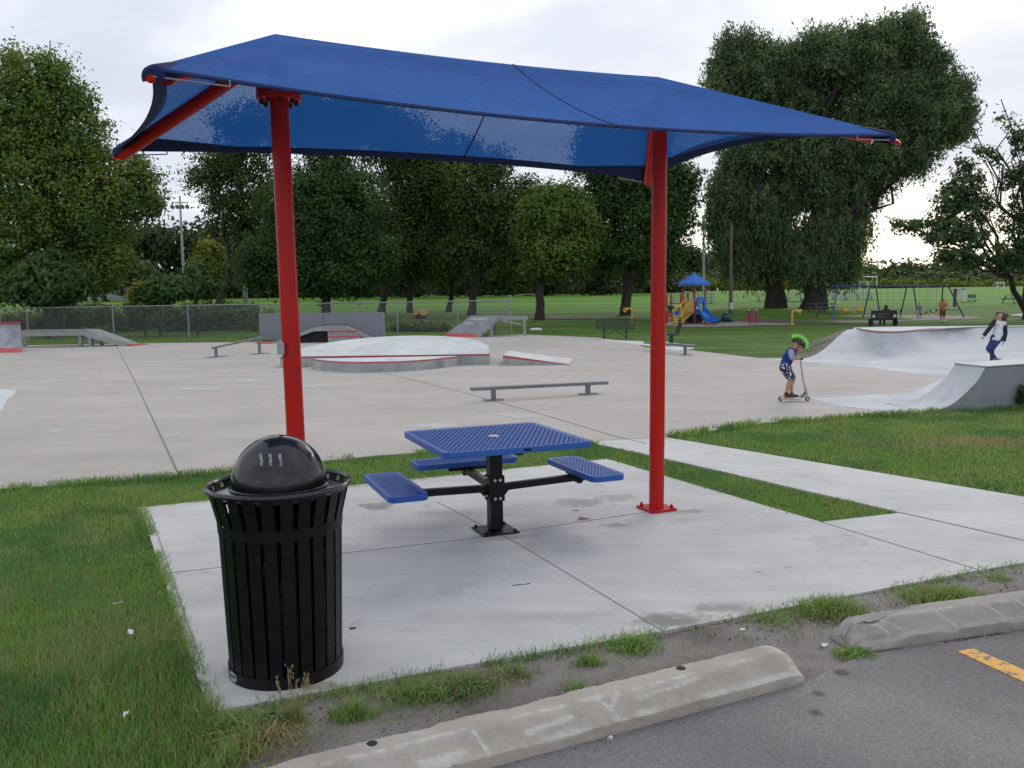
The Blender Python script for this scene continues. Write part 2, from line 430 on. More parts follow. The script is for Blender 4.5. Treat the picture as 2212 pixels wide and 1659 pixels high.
# pale patches and paint marks on the skatepark floor
M_PATCH = concrete('pale_patch', (0.50, 0.495, 0.48), mottle=0.12, stain=(0.43, 0.43, 0.40), stain_amt=0.6, stain_lo=0.5, fine=0.1, big=2.0, speck=False)
mb = MB()
def patch(pts, z=-0.002):
    """hand-drawn outline with a wavering edge"""
    P = [np.array(G(*p)[:2]) for p in pts]; Q = []
    for i in range(len(P)):
        a, b = P[i], P[(i + 1) % len(P)]; L = np.linalg.norm(b - a); k = max(1, int(L / 0.15))
        nrm = np.array([-(b - a)[1], (b - a)[0]]) / max(L, 1e-6)
        for j in range(k): Q.append(tuple(a + (b - a) * j / k + nrm * (random.random() - .5) * min(0.05, L * .1)))
    mb.prism(Q, z - 0.003, z)
for pts in [[(98, 931), (130, 924), (147, 925), (118, 934)], [(350, 942), (385, 934), (393, 937), (362, 944)],
            [(258, 790), (360, 786), (382, 787), (340, 791)], [(325, 796), (430, 797), (400, 801)],
            [(380, 842), (395, 836), (470, 835), (490, 840), (462, 844)], [(500, 822), (560, 817), (600, 817), (560, 824), (510, 826)],
            [(902, 922), (910, 913), (978, 911), (990, 918), (950, 924)], [(1072, 895), (1085, 890), (1140, 893), (1155, 900), (1120, 905)],
            [(1170, 881), (1180, 879), (1188, 882), (1176, 884)], [(1470, 810), (1500, 808), (1490, 811)], [(495, 806), (520, 805), (510, 808)],
            [(1035, 888), (1047, 886), (1052, 889)], [(640, 835), (700, 828), (720, 830), (680, 838)]]:
    patch(pts)
props(mb.build('floor_patches', M_PATCH), kind='structure')
mb = MB(); patch([(888, 972), (905, 965), (925, 968), (918, 976)])
props(mb.build('orange_stain', concrete('orange_stain', (0.42, 0.24, 0.16), mottle=.2, stain=(0.45, .42, .38), stain_amt=.8, stain_lo=.45, big=6, speck=False)), kind='structure')
# white pad under the park benches
PAD = xy([(1275, 729), (1330, 735), (1440, 738.5), (1484, 744), (1500, 752), (1462, 757), (1400, 747), (1330, 738)])
sheet('bench_pad', PAD, -0.002, M_WHITE)
# left white painted corner at the frame edge
mb = MB(); patch([(-160, 842), (8, 841), (38, 843), (20, 858), (6, 878), (-4, 900), (-160, 930)])
props(mb.build('white_paint_corner', M_WHITE), kind='structure')

# ---- dirt strip, parking lot
M_DIRT = None
def dirt_material():
    m, t, b = newmat('dirt'); v = t.pos()
    a = t.noise(v, 1.6, 6.0, 0.65, .4); f = t.noise(v, 70.0, 6.0, 0.8)
    c = t.ramp(a, [(0.3, (0.23, 0.205, 0.18)), (0.5, (0.36, 0.325, 0.295)), (0.72, (0.45, 0.42, 0.39))])
    c = t.mix(1.0, c, t.ramp(f, [(0.25, 0.62), (0.7, 1.15)]), 'MULTIPLY')
    st = t.ramp(t.vor(v, 60.0), [(0.1, 1.0), (0.25, 0.0)])
    c = t.mix(t.math('MULTIPLY', st, 0.4), c, (0.30, 0.285, 0.27))
    t.put(b.inputs['Base Color'], c); b.inputs['Roughness'].default_value = 0.95; b.inputs['Specular IOR Level'].default_value = .1
    bn = t.new('ShaderNodeBump', i_Strength=0.9, i_Distance=0.02, i_Height=t.math('ADD', f, t.noise(v, 12.0, 5.0))); t.put(b.inputs['Normal'], bn.outputs[0])
    return m
M_DIRT = dirt_material()
def asphalt_material():
    m, t, b = newmat('asphalt'); v = t.pos()
    a = t.noise(v, 0.9, 6.0, 0.6, .5); f = t.vor(v, 140.0, out='Color'); g = t.noise(v, 180.0, 4.0, 0.8)
    c = t.ramp(a, [(0.3, (0.175, 0.167, 0.163)), (0.55, (0.226, 0.215, 0.208)), (0.72, (0.285, 0.268, 0.252))])
    c = t.mix(1.0, c, t.ramp(g, [(0.25, 0.45), (0.72, 1.45)]), 'MULTIPLY')
    c = t.mix(1.0, c, t.ramp(t.noise(v, 70.0, 3.0, .8), [(0.3, 0.68), (0.7, 1.2)]), 'MULTIPLY')
    sp = t.ramp(t.vor(v, 46.0), [(0.09, 1.0), (0.15, 0.0)])
    c = t.mix(t.math('MULTIPLY', sp, 0.5), c, (0.42, 0.40, 0.385))
    sp2 = t.ramp(t.vor(v, 31.0), [(0.08, 1.0), (0.14, 0.0)]); c = t.mix(t.math('MULTIPLY', sp2, 0.55), c, (0.07, 0.068, 0.07))
    oil = t.ramp(t.math('ADD', t.vor(v, 3.2), t.math('MULTIPLY', t.noise(v, 14., 4.), .12)), [(0.13, 1.0), (0.21, 0.0)]); og = t.ramp(t.noise(v, 0.9, 2.0), [(0.45, 0.), (0.52, 1.)])
    c = t.mix(t.math('MULTIPLY', t.math('MULTIPLY', oil, og), 0.7), c, (0.045, 0.043, 0.045))
    sand = t.ramp(t.noise(v, 0.7, 7.0, 0.7), [(0.55, 0.0), (0.75, 0.5)])
    c = t.mix(sand, c, (0.32, 0.285, 0.25))
    t.put(b.inputs['Base Color'], c); b.inputs['Roughness'].default_value = 0.85; b.inputs['Specular IOR Level'].default_value = .25
    bn = t.new('ShaderNodeBump', i_Strength=0.6, i_Distance=0.006, i_Height=g); t.put(b.inputs['Normal'], bn.outputs[0])
    return m
M_ASPH = asphalt_material()
DIRT_PX = [(430, 1530), (520, 1520), (1000, 1430), (1430, 1356), (1700, 1305), (2113, 1226), (2500, 1150), (2700, 1290), (2212, 1375), (1860, 1425), (1735, 1480), (1345, 1592), (1040, 1672), (600, 1790), (330, 1850), (440, 1640), (520, 1590)]
DIRT = xy(DIRT_PX)
# dirt as a bumpy sheet
def bumpy(name, poly, z, mat, step, amp, seed):
    P = np.array(poly); x0, y0 = P.min(0); x1, y1 = P.max(0)
    gx = np.arange(x0, x1 + step, step); gy = np.arange(y0, y1 + step, step)
    X, Y = np.meshgrid(gx, gy); ins = inside(poly, X.ravel(), Y.ravel()).reshape(X.shape)
    Z = z + (vnoise(X * 6, Y * 6, seed) - .5) * amp + (vnoise(X * 23, Y * 23, seed + 1) - .5) * amp * .6
    idx = -np.ones(X.shape, int); idx[ins] = np.arange(ins.sum())
    V = np.dstack([X, Y, Z])[ins]
    a, b, c, d = idx[:-1, :-1], idx[:-1, 1:], idx[1:, 1:], idx[1:, :-1]
    ok = (a >= 0) & (b >= 0) & (c >= 0) & (d >= 0)
    F = np.stack([a[ok], b[ok], c[ok], d[ok]], 1)
    me = raw_mesh(name, V, F.ravel(), np.arange(len(F)) * 4, np.full(len(F), 4))
    me.polygons.foreach_set('use_smooth', [True] * len(F))
    return props(link_mesh(name, me, mat), kind='structure')
bumpy('dirt_strip', DIRT, -0.014, M_DIRT, 0.025, 0.016, 5)
ASPH = xy([(330, 1850), (600, 1790), (1040, 1660), (1345, 1582), (1735, 1474), (1800, 1440), (1860, 1415), (2000, 1395), (2212, 1362), (2700, 1285)]) + [(14, 7), (14, -12), (-8, -12), (-3, 1.2)]
mb = MB(); mb.prism(ASPH, -0.10, -0.004); props(mb.build('parking_lot', M_ASPH), kind='structure')
m, t, b = newmat('yellow_paint'); v = t.pos()
wear = t.ramp(t.noise(v, 16.0, 6.0, 0.78), [(0.50, 0.0), (0.58, 1.0)])
t.put(b.inputs['Base Color'], t.mix(wear, t.ramp(t.noise(v, 30, 4.), [(.3, (.72, .37, .055)), (.7, (.80, .45, .085))]), (0.19, 0.165, 0.14))); b.inputs['Roughness'].default_value = 0.8
_a, _b, _c, _d = G(2067, 1406)[:2], G(2103, 1401)[:2], G(2300, 1482)[:2], G(2262, 1495)[:2]
u_ = (_c - _b); mb = MB()
mb.prism([tuple(_a), tuple(_b), tuple(_b + u_ * 8), tuple(_a + (_d - _a) * 8)], -0.004, 0.0); props(mb.build('parking_line', m), kind='structure')

# ---- sand / rubber areas round the play equipment, far paths
M_SAND = concrete('play_sand', (0.30, 0.265, 0.235), mottle=.15, stain=(.2, .17, .15), stain_amt=.4, fine=.2, big=.6, speck=False)
def draped(name, pts, mat, lift=0.02):
    P = [GT(*p) for p in pts]; c = np.mean(P, 0); mb = MB()
    k = len(P); rings = []
    for s_ in (1.0, .75, .5, .25):
        rings.append([np.array([c[0] + (p[0] - c[0]) * s_, c[1] + (p[1] - c[1]) * s_, 0]) for p in P])
    vs = []
    for r_ in rings:
        for p in r_: p[2] = float(terrain(p[0], p[1])) + lift; vs.append(p)
    c[2] = float(terrain(c[0], c[1])) + lift; vs.append(c)
    fs = [(i * k + j, i * k + (j + 1) % k, (i + 1) * k + (j + 1) % k, (i + 1) * k + j) for i in range(3) for j in range(k)] + [(3 * k + j, 3 * k + (j + 1) % k, 4 * k) for j in range(k)]
    mb.add(vs, fs); return props(mb.build(name, mat), kind='structure')
draped('playground_sand', [(1420, 700), (1440, 694.5), (1500, 691), (1600, 690), (1690, 696), (1720, 700), (1690, 702.5), (1640, 703), (1560, 706), (1480, 707), (1430, 704)], M_SAND)
draped('swing_sand', [(1755, 690), (1790, 683), (1860, 681.5), (2000, 681), (2080, 683), (2130, 688), (2060, 690), (1960, 693), (1890, 697), (1820, 697), (1770, 694)], M_SAND)
draped('worn_track', [(1100, 689), (1250, 687.5), (1430, 688.5), (1560, 689), (1700, 692), (1880, 700), (1960, 700.5), (1880, 702), (1700, 695), (1560, 691), (1430, 690.5), (1250, 689.5)], plain('bare_soil', (.07, .055, .042), .95, var=.3, scale=1.0), .025)
draped('park_path', [(2176, 682), (2200, 678.5), (2300, 676), (2300, 683), (2212, 684.5)], M_FLOOR, .03)
# ================================================================ shade shelter
M_RED = plain('red_powder_coat', (0.53, 0.021, 0.018), 0.22, var=0.05, scale=1.5, spec=0.14, dirt=((.22, .03, .03), .3))
M_STEEL = plain('galvanised_steel', (0.30, 0.31, 0.33), 0.42, 0.7, var=.2, scale=12)
M_BOLT = plain('dark_bolt', (0.06, 0.055, 0.05), 0.5, 0.8, var=.3)
def fabric_material(name='blue_shade_cloth', lo=.035, hi=.15):
    m = bpy.data.materials.new(name); m.use_nodes = True; t = NT(m.node_tree); t.n.clear(); v = t.pos()
    out = t.new('ShaderNodeOutputMaterial')
    n = t.noise(v, 1.2, 5.0, .6); f = t.noise(t.scalevec(v, (85, 85, 32)), 1.0, 3.0, .7)
    c = t.ramp(n, [(.3, (0.088, 0.195, 0.54)), (.7, (0.106, 0.228, 0.61))])
    c = t.mix(1.0, c, t.ramp(f, [(.3, .78), (.7, 1.12)]), 'MULTIPLY')
    d = t.new('ShaderNodeBsdfDiffuse'); t.put(d.inputs[0], c); d.inputs[1].default_value = .6
    tl = t.new('ShaderNodeBsdfTranslucent'); tl.inputs[0].default_value = (0.004, 0.115, 0.42, 1)
    tp = t.new('ShaderNodeBsdfTransparent'); tp.inputs[0].default_value = (0.9, 1.0, 1.0, 1)
    m1 = t.new('ShaderNodeMixShader', i_0=.30); t.l.new(d.outputs[0], m1.inputs[1]); t.l.new(tl.outputs[0], m1.inputs[2])
    m2 = t.new('ShaderNodeMixShader'); t.put(m2.inputs[0], t.ramp(f, [(.28, lo), (.72, hi)]))
    t.l.new(m1.outputs[0], m2.inputs[1]); t.l.new(tp.outputs[0], m2.inputs[2])
    wr = t.noise(t.scalevec(v, (2.2, 2.2, 9.0)), 1.0, 5.0, .6, .5); bn = t.new('ShaderNodeBump', i_Strength=.5, i_Distance=.05, i_Height=wr); b2_ = t.new('ShaderNodeBump', i_Strength=.5, i_Distance=.006, i_Height=f); t.put(b2_.inputs['Normal'], bn.outputs[0]); t.put(d.inputs['Normal'], b2_.outputs[0])
    t.l.new(m2.outputs[0], out.inputs['Surface']); return m
M_CLOTH = fabric_material(); M_CLOTH2 = fabric_material('blue_shade_cloth_dimmed', .0, .05)  # end-panel copy, less see-through to imitate cloth darkened by the grazing view
M_NAVY = plain('navy_hem', (0.012, 0.022, 0.085), 0.8, var=.2, scale=20, spec=.2)

ZE = 2.96
pFL, pBL, pBR, pFR = G(322, 146, ZE), G(250, 324, ZE), G(1400, 386, ZE), G(1939, 291, ZE)
LB, RB = G(652, 1202), G(1418, 1100)                 # post feet
LT, RT = AP(602, 205, LB[1]), AP(1425, 258, RB[1])    # flanges
pPL, pPR = AP(595, 73, LB[1] + .0), AP(1421, 166, RB[1] + .0)
shel = thing('shade_shelter', (LB + RB) / 2, 'large blue fabric shade canopy on two red posts over the concrete pad', 'shade shelter')
def edge_curve(a, b, inward, dz, n=24, sharp=1.0):
    out = []
    for i in range(n + 1):
        s = i / n; k = (4 * s * (1 - s)) ** sharp
        out.append(a + (b - a) * s + np.array(inward) * k + np.array([0, 0, dz * k]))
    return out
cc = (pPL + pPR) / 2; cc[2] = 0
def inw(a, b, s):
    mid = (a + b) / 2; d = (b - a)[:2] / np.linalg.norm((b - a)[:2]); n = np.array([-d[1], d[0]])
    if n @ (cc[:2] - mid[:2]) < 0: n = -n
    return np.array([n[0] * s, n[1] * s, 0])
eF = edge_curve(pFL, pFR, inw(pFL, pFR, .06), -.085)
eB = edge_curve(pBL, pBR, inw(pBL, pBR, .14), .045)
eL = edge_curve(pBL, pFL, inw(pBL, pFL, .11), .03)
eR = edge_curve(pFR, pBR, inw(pFR, pBR, .17), .12)
ridge = [pPL + (pPR - pPL) * i / 24 for i in range(25)]
for i, q in enumerate(ridge): q[2] -= .03 * 4 * (i / 24) * (1 - i / 24)
def ruled(e, r_, rows=10, sag=.05):
    n = len(e); P = []
    for j in range(rows + 1):
        v = j / rows
        P.append([np.asarray(e[i]) * (1 - v) + np.asarray(r_[i]) * v - np.array([0, 0, sag * 4 * v * (1 - v) * 4 * (i / (n - 1)) * (1 - i / (n - 1))]) for i in range(n)])
    return P
TH = .0
mb = MB()
mb.grid(ruled(eF, ridge)); mb.grid(ruled(eB, ridge), flip=True)
mb.mi = 1; mb.grid(ruled(eL, [pPL] * 25), flip=False); mb.grid(ruled(eR, [pPR] * 25))
canopy = mb.build('canopy', [M_CLOTH, M_CLOTH2], shel, smooth=50)
# hems: folded double cloth along each edge, a tube-like roll
def hem(e, r_, wd, name='hem'):
    mb = MB(); P = []
    n = len(e)
    for row in (0, 1, 2, 3):
        L = []
        for i in range(n):
            a = np.asarray(e[i]); d = np.asarray(r_[i]) - a; d = d / np.linalg.norm(d)
            kk = 1 + 1.6 * max(0, 1 - min(i, n - 1 - i) / 4.0)
            if row == 0: q = a + d * wd * kk + np.array([0, 0, -.012])
            elif row == 1: q = a + d * .01 + np.array([0, 0, -.016])
            elif row == 2: q = a - d * .008 + np.array([0, 0, -.006])
            else: q = a + d * .02 + np.array([0, 0, .004])
            L.append(q)
        P.append(L)
    mb.grid(P); return mb.build(name, M_NAVY, canopy, smooth=60)
hem(eF, ridge, .035); hem(eB, ridge, .085); hem(eL, [pPL] * 25, .12); hem(eR, [pPR] * 25, .12)
# seams over the middle of both long panels
for e, (tr, te) in ((eF, (.575, .535)), (eB, (.55, .575))):
    mb = MB(); 
    def at(L, s): k = s * 24; i = min(23, int(k)); return np.asarray(L[i]) + (np.asarray(L[i + 1]) - np.asarray(L[i])) * (k - i)
    A = at(ridge, tr); B = at(e, te); n = 12; W = []
    ax = (pPR - pPL) / np.linalg.norm(pPR - pPL)
    pts = []
    for j in range(n + 1):
        s = j / n; q = A + (B - A) * s; q[2] -= .05 * 4 * s * (1 - s)
        pts.append(q)
    mb.tube(pts, .006, 6); mb.build('seam', M_NAVY, canopy, smooth=60)
# rafters: from the post heads out to the four corners
def lerp(a, b, s): return a + (b - a) * s
for top, cor in ((pPL, pFL), (pPL, pBL), (pPR, pBR), (pPR, pFR)):
    a = top + np.array([0, 0, -.10]); b = cor + np.array([0, 0, -.055]); d = (b - a) / np.linalg.norm(b - a)
    mb = MB(); k_ = .17 if cor is pFL or cor is pFR else .05; mb.tube([a, b - d * (k_ + .05), b - d * k_], [.05, .05, .05], 20)
    rf = mb.build('rafter', M_RED, shel, smooth=40)
    mb = MB(); mb.tube([b - d * .06, b + d * .02], [.012, .012], 8); mb.tube([b - d * .03, b + d * .0], [.02, .02], 8); mb.build('tension_bolt', M_RED, rf, smooth=40)
    # cloth pocket folded over the rafter end
    u_, w_ = perp(d); w_ = w_ if w_[2] > 0 else -w_; u_ = np.cross(w_, d); mb = MB(); P = []
    for s_, r_ in ((-.30, .056), (-.2, .060), (-.08, .064), (-.035, .060), (-.02, .040), (-.015, .012)):
        P.append([b + d * s_ + u_ * r_ * math.cos(k) + w_ * r_ * math.sin(k) for k in np.linspace(-.25, PI + .25, 13)])
    mb.grid(P); mb.build('corner_pocket', M_NAVY, canopy, smooth=60)
mb = MB(); mb.tube([pPL + np.array([0, 0, -.10]), pPR + np.array([0, 0, -.10])], .05, 16); mb.build('ridge_beam', M_RED, shel, smooth=40)
# tension rods at the corners
for c, e in ((pFL, eF), (pFR, eF[::-1]), (pBL, eB), (pBR, eB[::-1])):
    mb = MB(); a = c + np.array([0, 0, -.04]); b = lerp(np.asarray(e[1]), np.asarray(e[2]), .8) + np.array([0, 0, -.03])
    mb.tube([a, b], .0045, 8); mb.tube([b, b + np.array([0, 0, .03])], .0045, 8); mb.build('edge_cable', M_STEEL, shel, smooth=60)
# posts
for ft, tp, pk in ((LB, LT, pPL), (RB, RT, pPR)):
    axis = (tp - ft) / np.linalg.norm(tp - ft)
    mb = MB(); mb.tube([ft + axis * .015, tp], .0635, 40); post = mb.build('post', M_RED, shel, smooth=40)
    mb = MB()
    for zz, rr in ((0, .135), (.032, .135)):
        pass
    mb.lathe([(.0, -.04), (.145, -.04), (.15, -.034), (.15, -.004), (.145, 0), (.0, 0)], tp, 40)
    mb.lathe([(.0, .002), (.145, .002), (.15, .006), (.15, .034), (.145, .04), (.0, .04)], tp, 40)
    mb.tube([tp + np.array([0, 0, .03]), pk + np.array([0, 0, -.06])], .0635, 24)
    fl = mb.build('post_flange', M_RED, post, smooth=40)
    for k in range(8):
        a = 2 * PI * k / 8 + .35; q = tp + np.array([math.cos(a) * .115, math.sin(a) * .115, -.008])
        mb = MB(); mb.tube([q + np.array([0, 0, -.062]), q + np.array([0, 0, -.03])], [.011, .011], 8); mb.tube([q + np.array([0, 0, -.05]), q + np.array([0, 0, -.03])], .018, 6); mb.tube([q + np.array([0, 0, .032]), q + np.array([0, 0, .05])], .018, 6)
        mb.build('flange_bolt', M_BOLT, fl)
    mb = MB(); mb.box(ft + np.array([0, 0, .011]), (.25, .25, .022), R(24)); bp = mb.build('base_plate', M_RED, post, bevel=.003)
    for sx in (-1, 1):
        for sy in (-1, 1):
            c_, s_ = math.cos(R(24)), math.sin(R(24)); q = ft + np.array([c_ * sx - s_ * sy, s_ * sx + c_ * sy, 0]) * .092
            mb = MB(); mb.tube([q + np.array([0, 0, .022]), q + np.array([0, 0, .042])], .017, 6); mb.tube([q + np.array([0, 0, .04]), q + np.array([0, 0, .055])], .009, 8); mb.build('anchor_bolt', M_RED, post)
# small grey plate strapped on the left post
q = AP(613, 752, LB[1] - .05); mb = MB()
M_GREY = plain('grey_tag', (0.42, 0.43, 0.45), 0.5, .3)
mb.box(q + np.array([-.012, -.035, 0]), (.055, .01, .085), R(-20)); mb.build('tag', M_GREY, shel, bevel=.002)

# ================================================================ picnic table
M_BLUE = plain('blue_plastisol', (0.012, 0.092, 0.37), 0.42, var=.12, scale=8, spec=.45)
M_BLACK = plain('black_powder_coat', (0.008, 0.008, 0.009), 0.40, var=.25, scale=14, spec=.22, dirt=((.04, .038, .036), .12))
M_CHROME = plain('zinc_bolt', (0.55, 0.55, 0.54), .35, .9, var=.15)
TC = G(1070, 1146); TA = .377
tab = thing('picnic_table', TC, 'blue expanded metal square picnic table with three seats on a black pedestal', 'picnic table')
def frm(c, a, z=0):
    ca, sa = math.cos(a), math.sin(a)
    M = np.eye(4); M[:3, :3] = [[ca, -sa, 0], [sa, ca, 0], [0, 0, 1]]; M[:3, 3] = (c[0], c[1], z); return M
def rrect(hx, hy, r_, n=6):
    P = []
    for cx_, cy_, a0 in ((hx - r_, hy - r_, 0), (-hx + r_, hy - r_, 90), (-hx + r_, -hy + r_, 180), (hx - r_, -hy + r_, 270)):
        for k in range(n + 1):
            a = R(a0 + 90 * k / n); P.append((cx_ + r_ * math.cos(a), cy_ + r_ * math.sin(a)))
    return P
def mesh_panel(M, hx, hy, z, mat, parent, rim=.045, rc=.07, pitch=.034, name='tabletop', th=.045):
    """coated rim with a diamond lattice of expanded metal inside"""
    mb = MB(M); o = rrect(hx, hy, rc); i_ = rrect(hx - rim, hy - rim, max(.012, rc - rim)); i2 = rrect(hx - rim * .35, hy - rim * .35, max(.02, rc - rim * .35)); n = len(o)
    rings = [[(p[0], p[1], z - th) for p in o], [(p[0], p[1], z - .008) for p in o], [(p[0] * .997, p[1] * .997, z - .001) for p in o], [(p[0], p[1], z) for p in i2], [(p[0], p[1], z - .006) for p in i_], [(p[0], p[1], z - .02) for p in i_], [(p[0] * .995, p[1] * .995, z - .02) for p in i2], [(p[0] * .995, p[1] * .995, z - th) for p in o]]
    vs = [p for r_ in rings for p in r_]
    mb.add(vs, [(a * n + k, a * n + (k + 1) % n, (a + 1) * n + (k + 1) % n, (a + 1) * n + k) for a in range(len(rings) - 1) for k in range(n)])
    root = mb.build(name, mat, parent, smooth=40)
    mb = MB(M); ix, iy = hx - rim * .7, hy - rim * .7
    def clip(p, d):
        lo, hi = -9, 9
        for k, h in ((0, ix), (1, iy)):
            if abs(d[k]) < 1e-9:
                if abs(p[k]) > h: return None
                continue
            a, b = (-h - p[k]) / d[k], (h - p[k]) / d[k]; a, b = min(a, b), max(a, b); lo = max(lo, a); hi = min(hi, b)
        return (lo, hi) if hi - lo > .01 else None
    for ang, wd, zz, pt in ((R(62), .0105, .000, pitch), (R(62 + 96), .0075, -.003, pitch * .62)):
        d = np.array([math.cos(ang), math.sin(ang)]); nn = np.array([-d[1], d[0]]); k = int((ix + iy) * 1.5 / pt)
        for j in range(-k, k + 1):
            p = nn * j * pt; c_ = clip(p, d)
            if c_:
                a = p + d * c_[0]; b = p + d * c_[1]; mb.bar((a[0], a[1], z - .009 + zz), (b[0], b[1], z - .009 + zz), wd, .010)
    mb.build('lattice', mat, root); return root
M_T = frm(TC, TA)
top = mesh_panel(M_T, .58, .58, .755, M_BLUE, tab, name='tabletop', pitch=.036)
mb = MB(M_T); mb.lathe([(0, .7565), (.040, .7575), (.043, .752), (0, .751)], (0, 0, 0), 28); mb.build('umbrella_hole_cap', M_CHROME, top, smooth=40)
mb = MB(M_T); mb.box((.045, -.5815, .733), (.055, .004, .018)); mb.build('maker_plate', M_BLACK, top)
# seats on three sides (the side facing the camera is left open)
mb = MB(M_T); mb.box((0, 0, .37), (.102, .102, .70)); ped = mb.build('pedestal', M_BLACK, tab, bevel=.006)
mb = MB(M_T); mb.box((0, 0, .006), (.30, .30, .012)); bpl = mb.build('base_plate', M_BLACK, ped, bevel=.003)
for sx in (-1, 1):
    for sy in (-1, 1):
        mb = MB(M_T); mb.tube([(sx * .12, sy * .12, .012), (sx * .12, sy * .12, .03)], .012, 6); mb.build('anchor_bolt', M_BLACK, ped)
mb = MB(M_T)
for sx, sy in ((-1, 0), (1, 0), (0, 1)):
    mb.box((sx * .058, sy * .058, .345), (.012 if sx else .118, .012 if sy else .118, .20))
mb.box((0, -.054, .345), (.118, .008, .20)); mb.box((0, .35, .705), (.05, .62, .03)); mb.box((.0, -.3, .705), (.05, .5, .03)); mb.box((.3, 0, .705), (.5, .05, .028)); mb.box((-.3, 0, .705), (.5, .05, .028))
mb.build('clamp_plates', M_BLACK, ped, bevel=.003)
for zz in (.415, .27):
    for sx in (-.021, .021):
        mb = MB(M_T); mb.tube([(sx, -.058, zz), (sx, -.074, zz)], .012, 8); mb.build('bolt', M_CHROME, ped, smooth=50)
        mb = MB(M_T); mb.tube([(-.064, sx, zz + .02), (-.085, sx, zz + .02)], .011, 8); mb.build('bolt', M_CHROME, ped, smooth=50)
for sx, sy, dist in ((-1, 0, .80), (1, 0, .78), (0, 1, .74)):
    a = TA + math.atan2(sy, sx); Ms = frm(TC, a)
    mb = MB(Ms); mb.bar((.06, 0, .345), (dist - .03, 0, .365), .052, .055); mb.add([(.06, -.006, .32), (.06, .006, .32), (.13, .006, .325), (.13, -.006, .325), (.06, -.006, .25), (.06, .006, .25)], [(0, 1, 2, 3), (0, 3, 4), (1, 5, 2), (4, 3, 2, 5), (0, 4, 5, 1)])
    arm = mb.build('seat_arm', M_BLACK, tab, bevel=.004)
    mb = MB(Ms); mb.box((dist, 0, .398), (.20, .36, .012)); mb.box((dist - .08, 0, .382), (.012, .34, .03)); mb.box((dist + .08, 0, .382), (.012, .34, .03)); mb.tube([(dist - .05, -.03, .345), (dist - .05, .03, .345)], .033, 12); mb.build('seat_bracket', M_BLACK, arm, bevel=.002)
    Mseat = frm(TC + np.array([math.cos(a), math.sin(a), 0]) * dist, a)
    mesh_panel(Mseat, .145, .45, .452, M_BLUE, tab, rim=.03, rc=.06, pitch=.026, name='seat', th=.045)

# ================================================================ litter bin
M_GLOSS = plain('black_gloss_plastic', (0.010, 0.010, 0.012), 0.13, var=.2, scale=5, spec=.55, bump=.05, bscale=9)
M_BAG = plain('bin_liner_plastic', (0.006, 0.006, 0.007), 0.30, var=.3, scale=10, spec=.3, bump=.7, bscale=14)
BC = np.array([-1.1466, 4.1347, 0])
bin_ = thing('litter_bin', BC, 'black slatted steel litter bin with a glossy dome lid on the pad corner', 'litter bin')
def rad_at(z):
    if z < .745: return .2712 + (.294 - .2712) * (z / .745)
    s = (z - .745) / (.925 - .745); return .294 + (.336 - .294) * s ** 1.05
NS = 24; mb = MB()
for k in range(NS):
    a = 2 * PI * (k + .35) / NS; zs = [.012, .25, .5, .745, .79, .83, .87, .905, .925]; hw = .0285
    L, Rr = [], []
    u = np.array([math.cos(a), math.sin(a), 0]); w_ = np.array([-math.sin(a), math.cos(a), 0])
    P = [[BC + u * (rad_at(z) - .006 + o) + w_ * s_ + np.array([0, 0, z]) for z in zs] for (o, s_) in ((0, -hw), (.005, -hw), (.005, hw), (0, hw), (0, -hw))]
    mb.grid(P)
cage = mb.build('slats', M_BLACK, bin_, smooth=30)
mb = MB(); mb.lathe([(.2715, 0), (.2775, 0), (.2795, .058), (.2735, .058)], BC, 72); mb.build('base_band', M_BLACK, bin_, smooth=40)
mb = MB(); mb.lathe([(.2915, .715), (.2965, .715), (.2985, .763), (.2935, .763)], BC, 72); mb.build('upper_band', M_BLACK, bin_, smooth=40)
mb = MB(); mb.lathe([(.0, .02), (.27, .02), (.27, .03), (0, .03)], BC, 48); mb.build('floor_plate', M_BLACK, bin_)
mb = MB(); n = 14; mb.lathe([(.337 + .013 * math.cos(2 * PI * k / n), .928 + .014 * math.sin(2 * PI * k / n)) for k in range(n + 1)], BC, 96); mb.build('top_ring', M_GLOSS, bin_, smooth=60)
mb = MB(); mb.lathe([(.306, .885), (.318, .893), (.319, .902), (.30, .908), (.24, .913), (.228, .913)], BC, 72)
lid = mb.build('lid_flange', M_GLOSS, bin_, smooth=40)
pr = [(.236, .911), (.236, .922), (.229, .926), (.2275, .935)] + [(.2275 * math.cos(R(a)), .935 + .233 * math.sin(R(a))) for a in range(4, 91, 4)]; pr[-1] = (.0005, .935 + .233)
mb = MB(); mb.lathe(pr, BC, 96); dome = mb.build('dome_lid', M_GLOSS, bin_, smooth=40)
m_, t_, b_ = newmat('painted_reflection'); v_ = t_.pos()  # bright reflections on the dome, painted as thin pale patches
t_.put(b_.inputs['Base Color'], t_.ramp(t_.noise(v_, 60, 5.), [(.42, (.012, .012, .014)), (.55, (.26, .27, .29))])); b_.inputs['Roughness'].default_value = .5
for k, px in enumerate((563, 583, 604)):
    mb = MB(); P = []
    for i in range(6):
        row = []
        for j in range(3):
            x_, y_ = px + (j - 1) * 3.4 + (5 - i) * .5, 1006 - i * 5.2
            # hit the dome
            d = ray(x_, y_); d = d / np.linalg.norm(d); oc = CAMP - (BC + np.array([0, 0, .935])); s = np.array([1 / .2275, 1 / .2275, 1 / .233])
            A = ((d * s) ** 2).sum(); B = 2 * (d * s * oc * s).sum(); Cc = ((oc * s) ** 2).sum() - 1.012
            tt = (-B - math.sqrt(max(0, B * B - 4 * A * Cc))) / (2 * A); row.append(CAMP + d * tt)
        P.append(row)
    mb.grid(P); mb.build('painted_reflection', m_, dome, smooth=60)
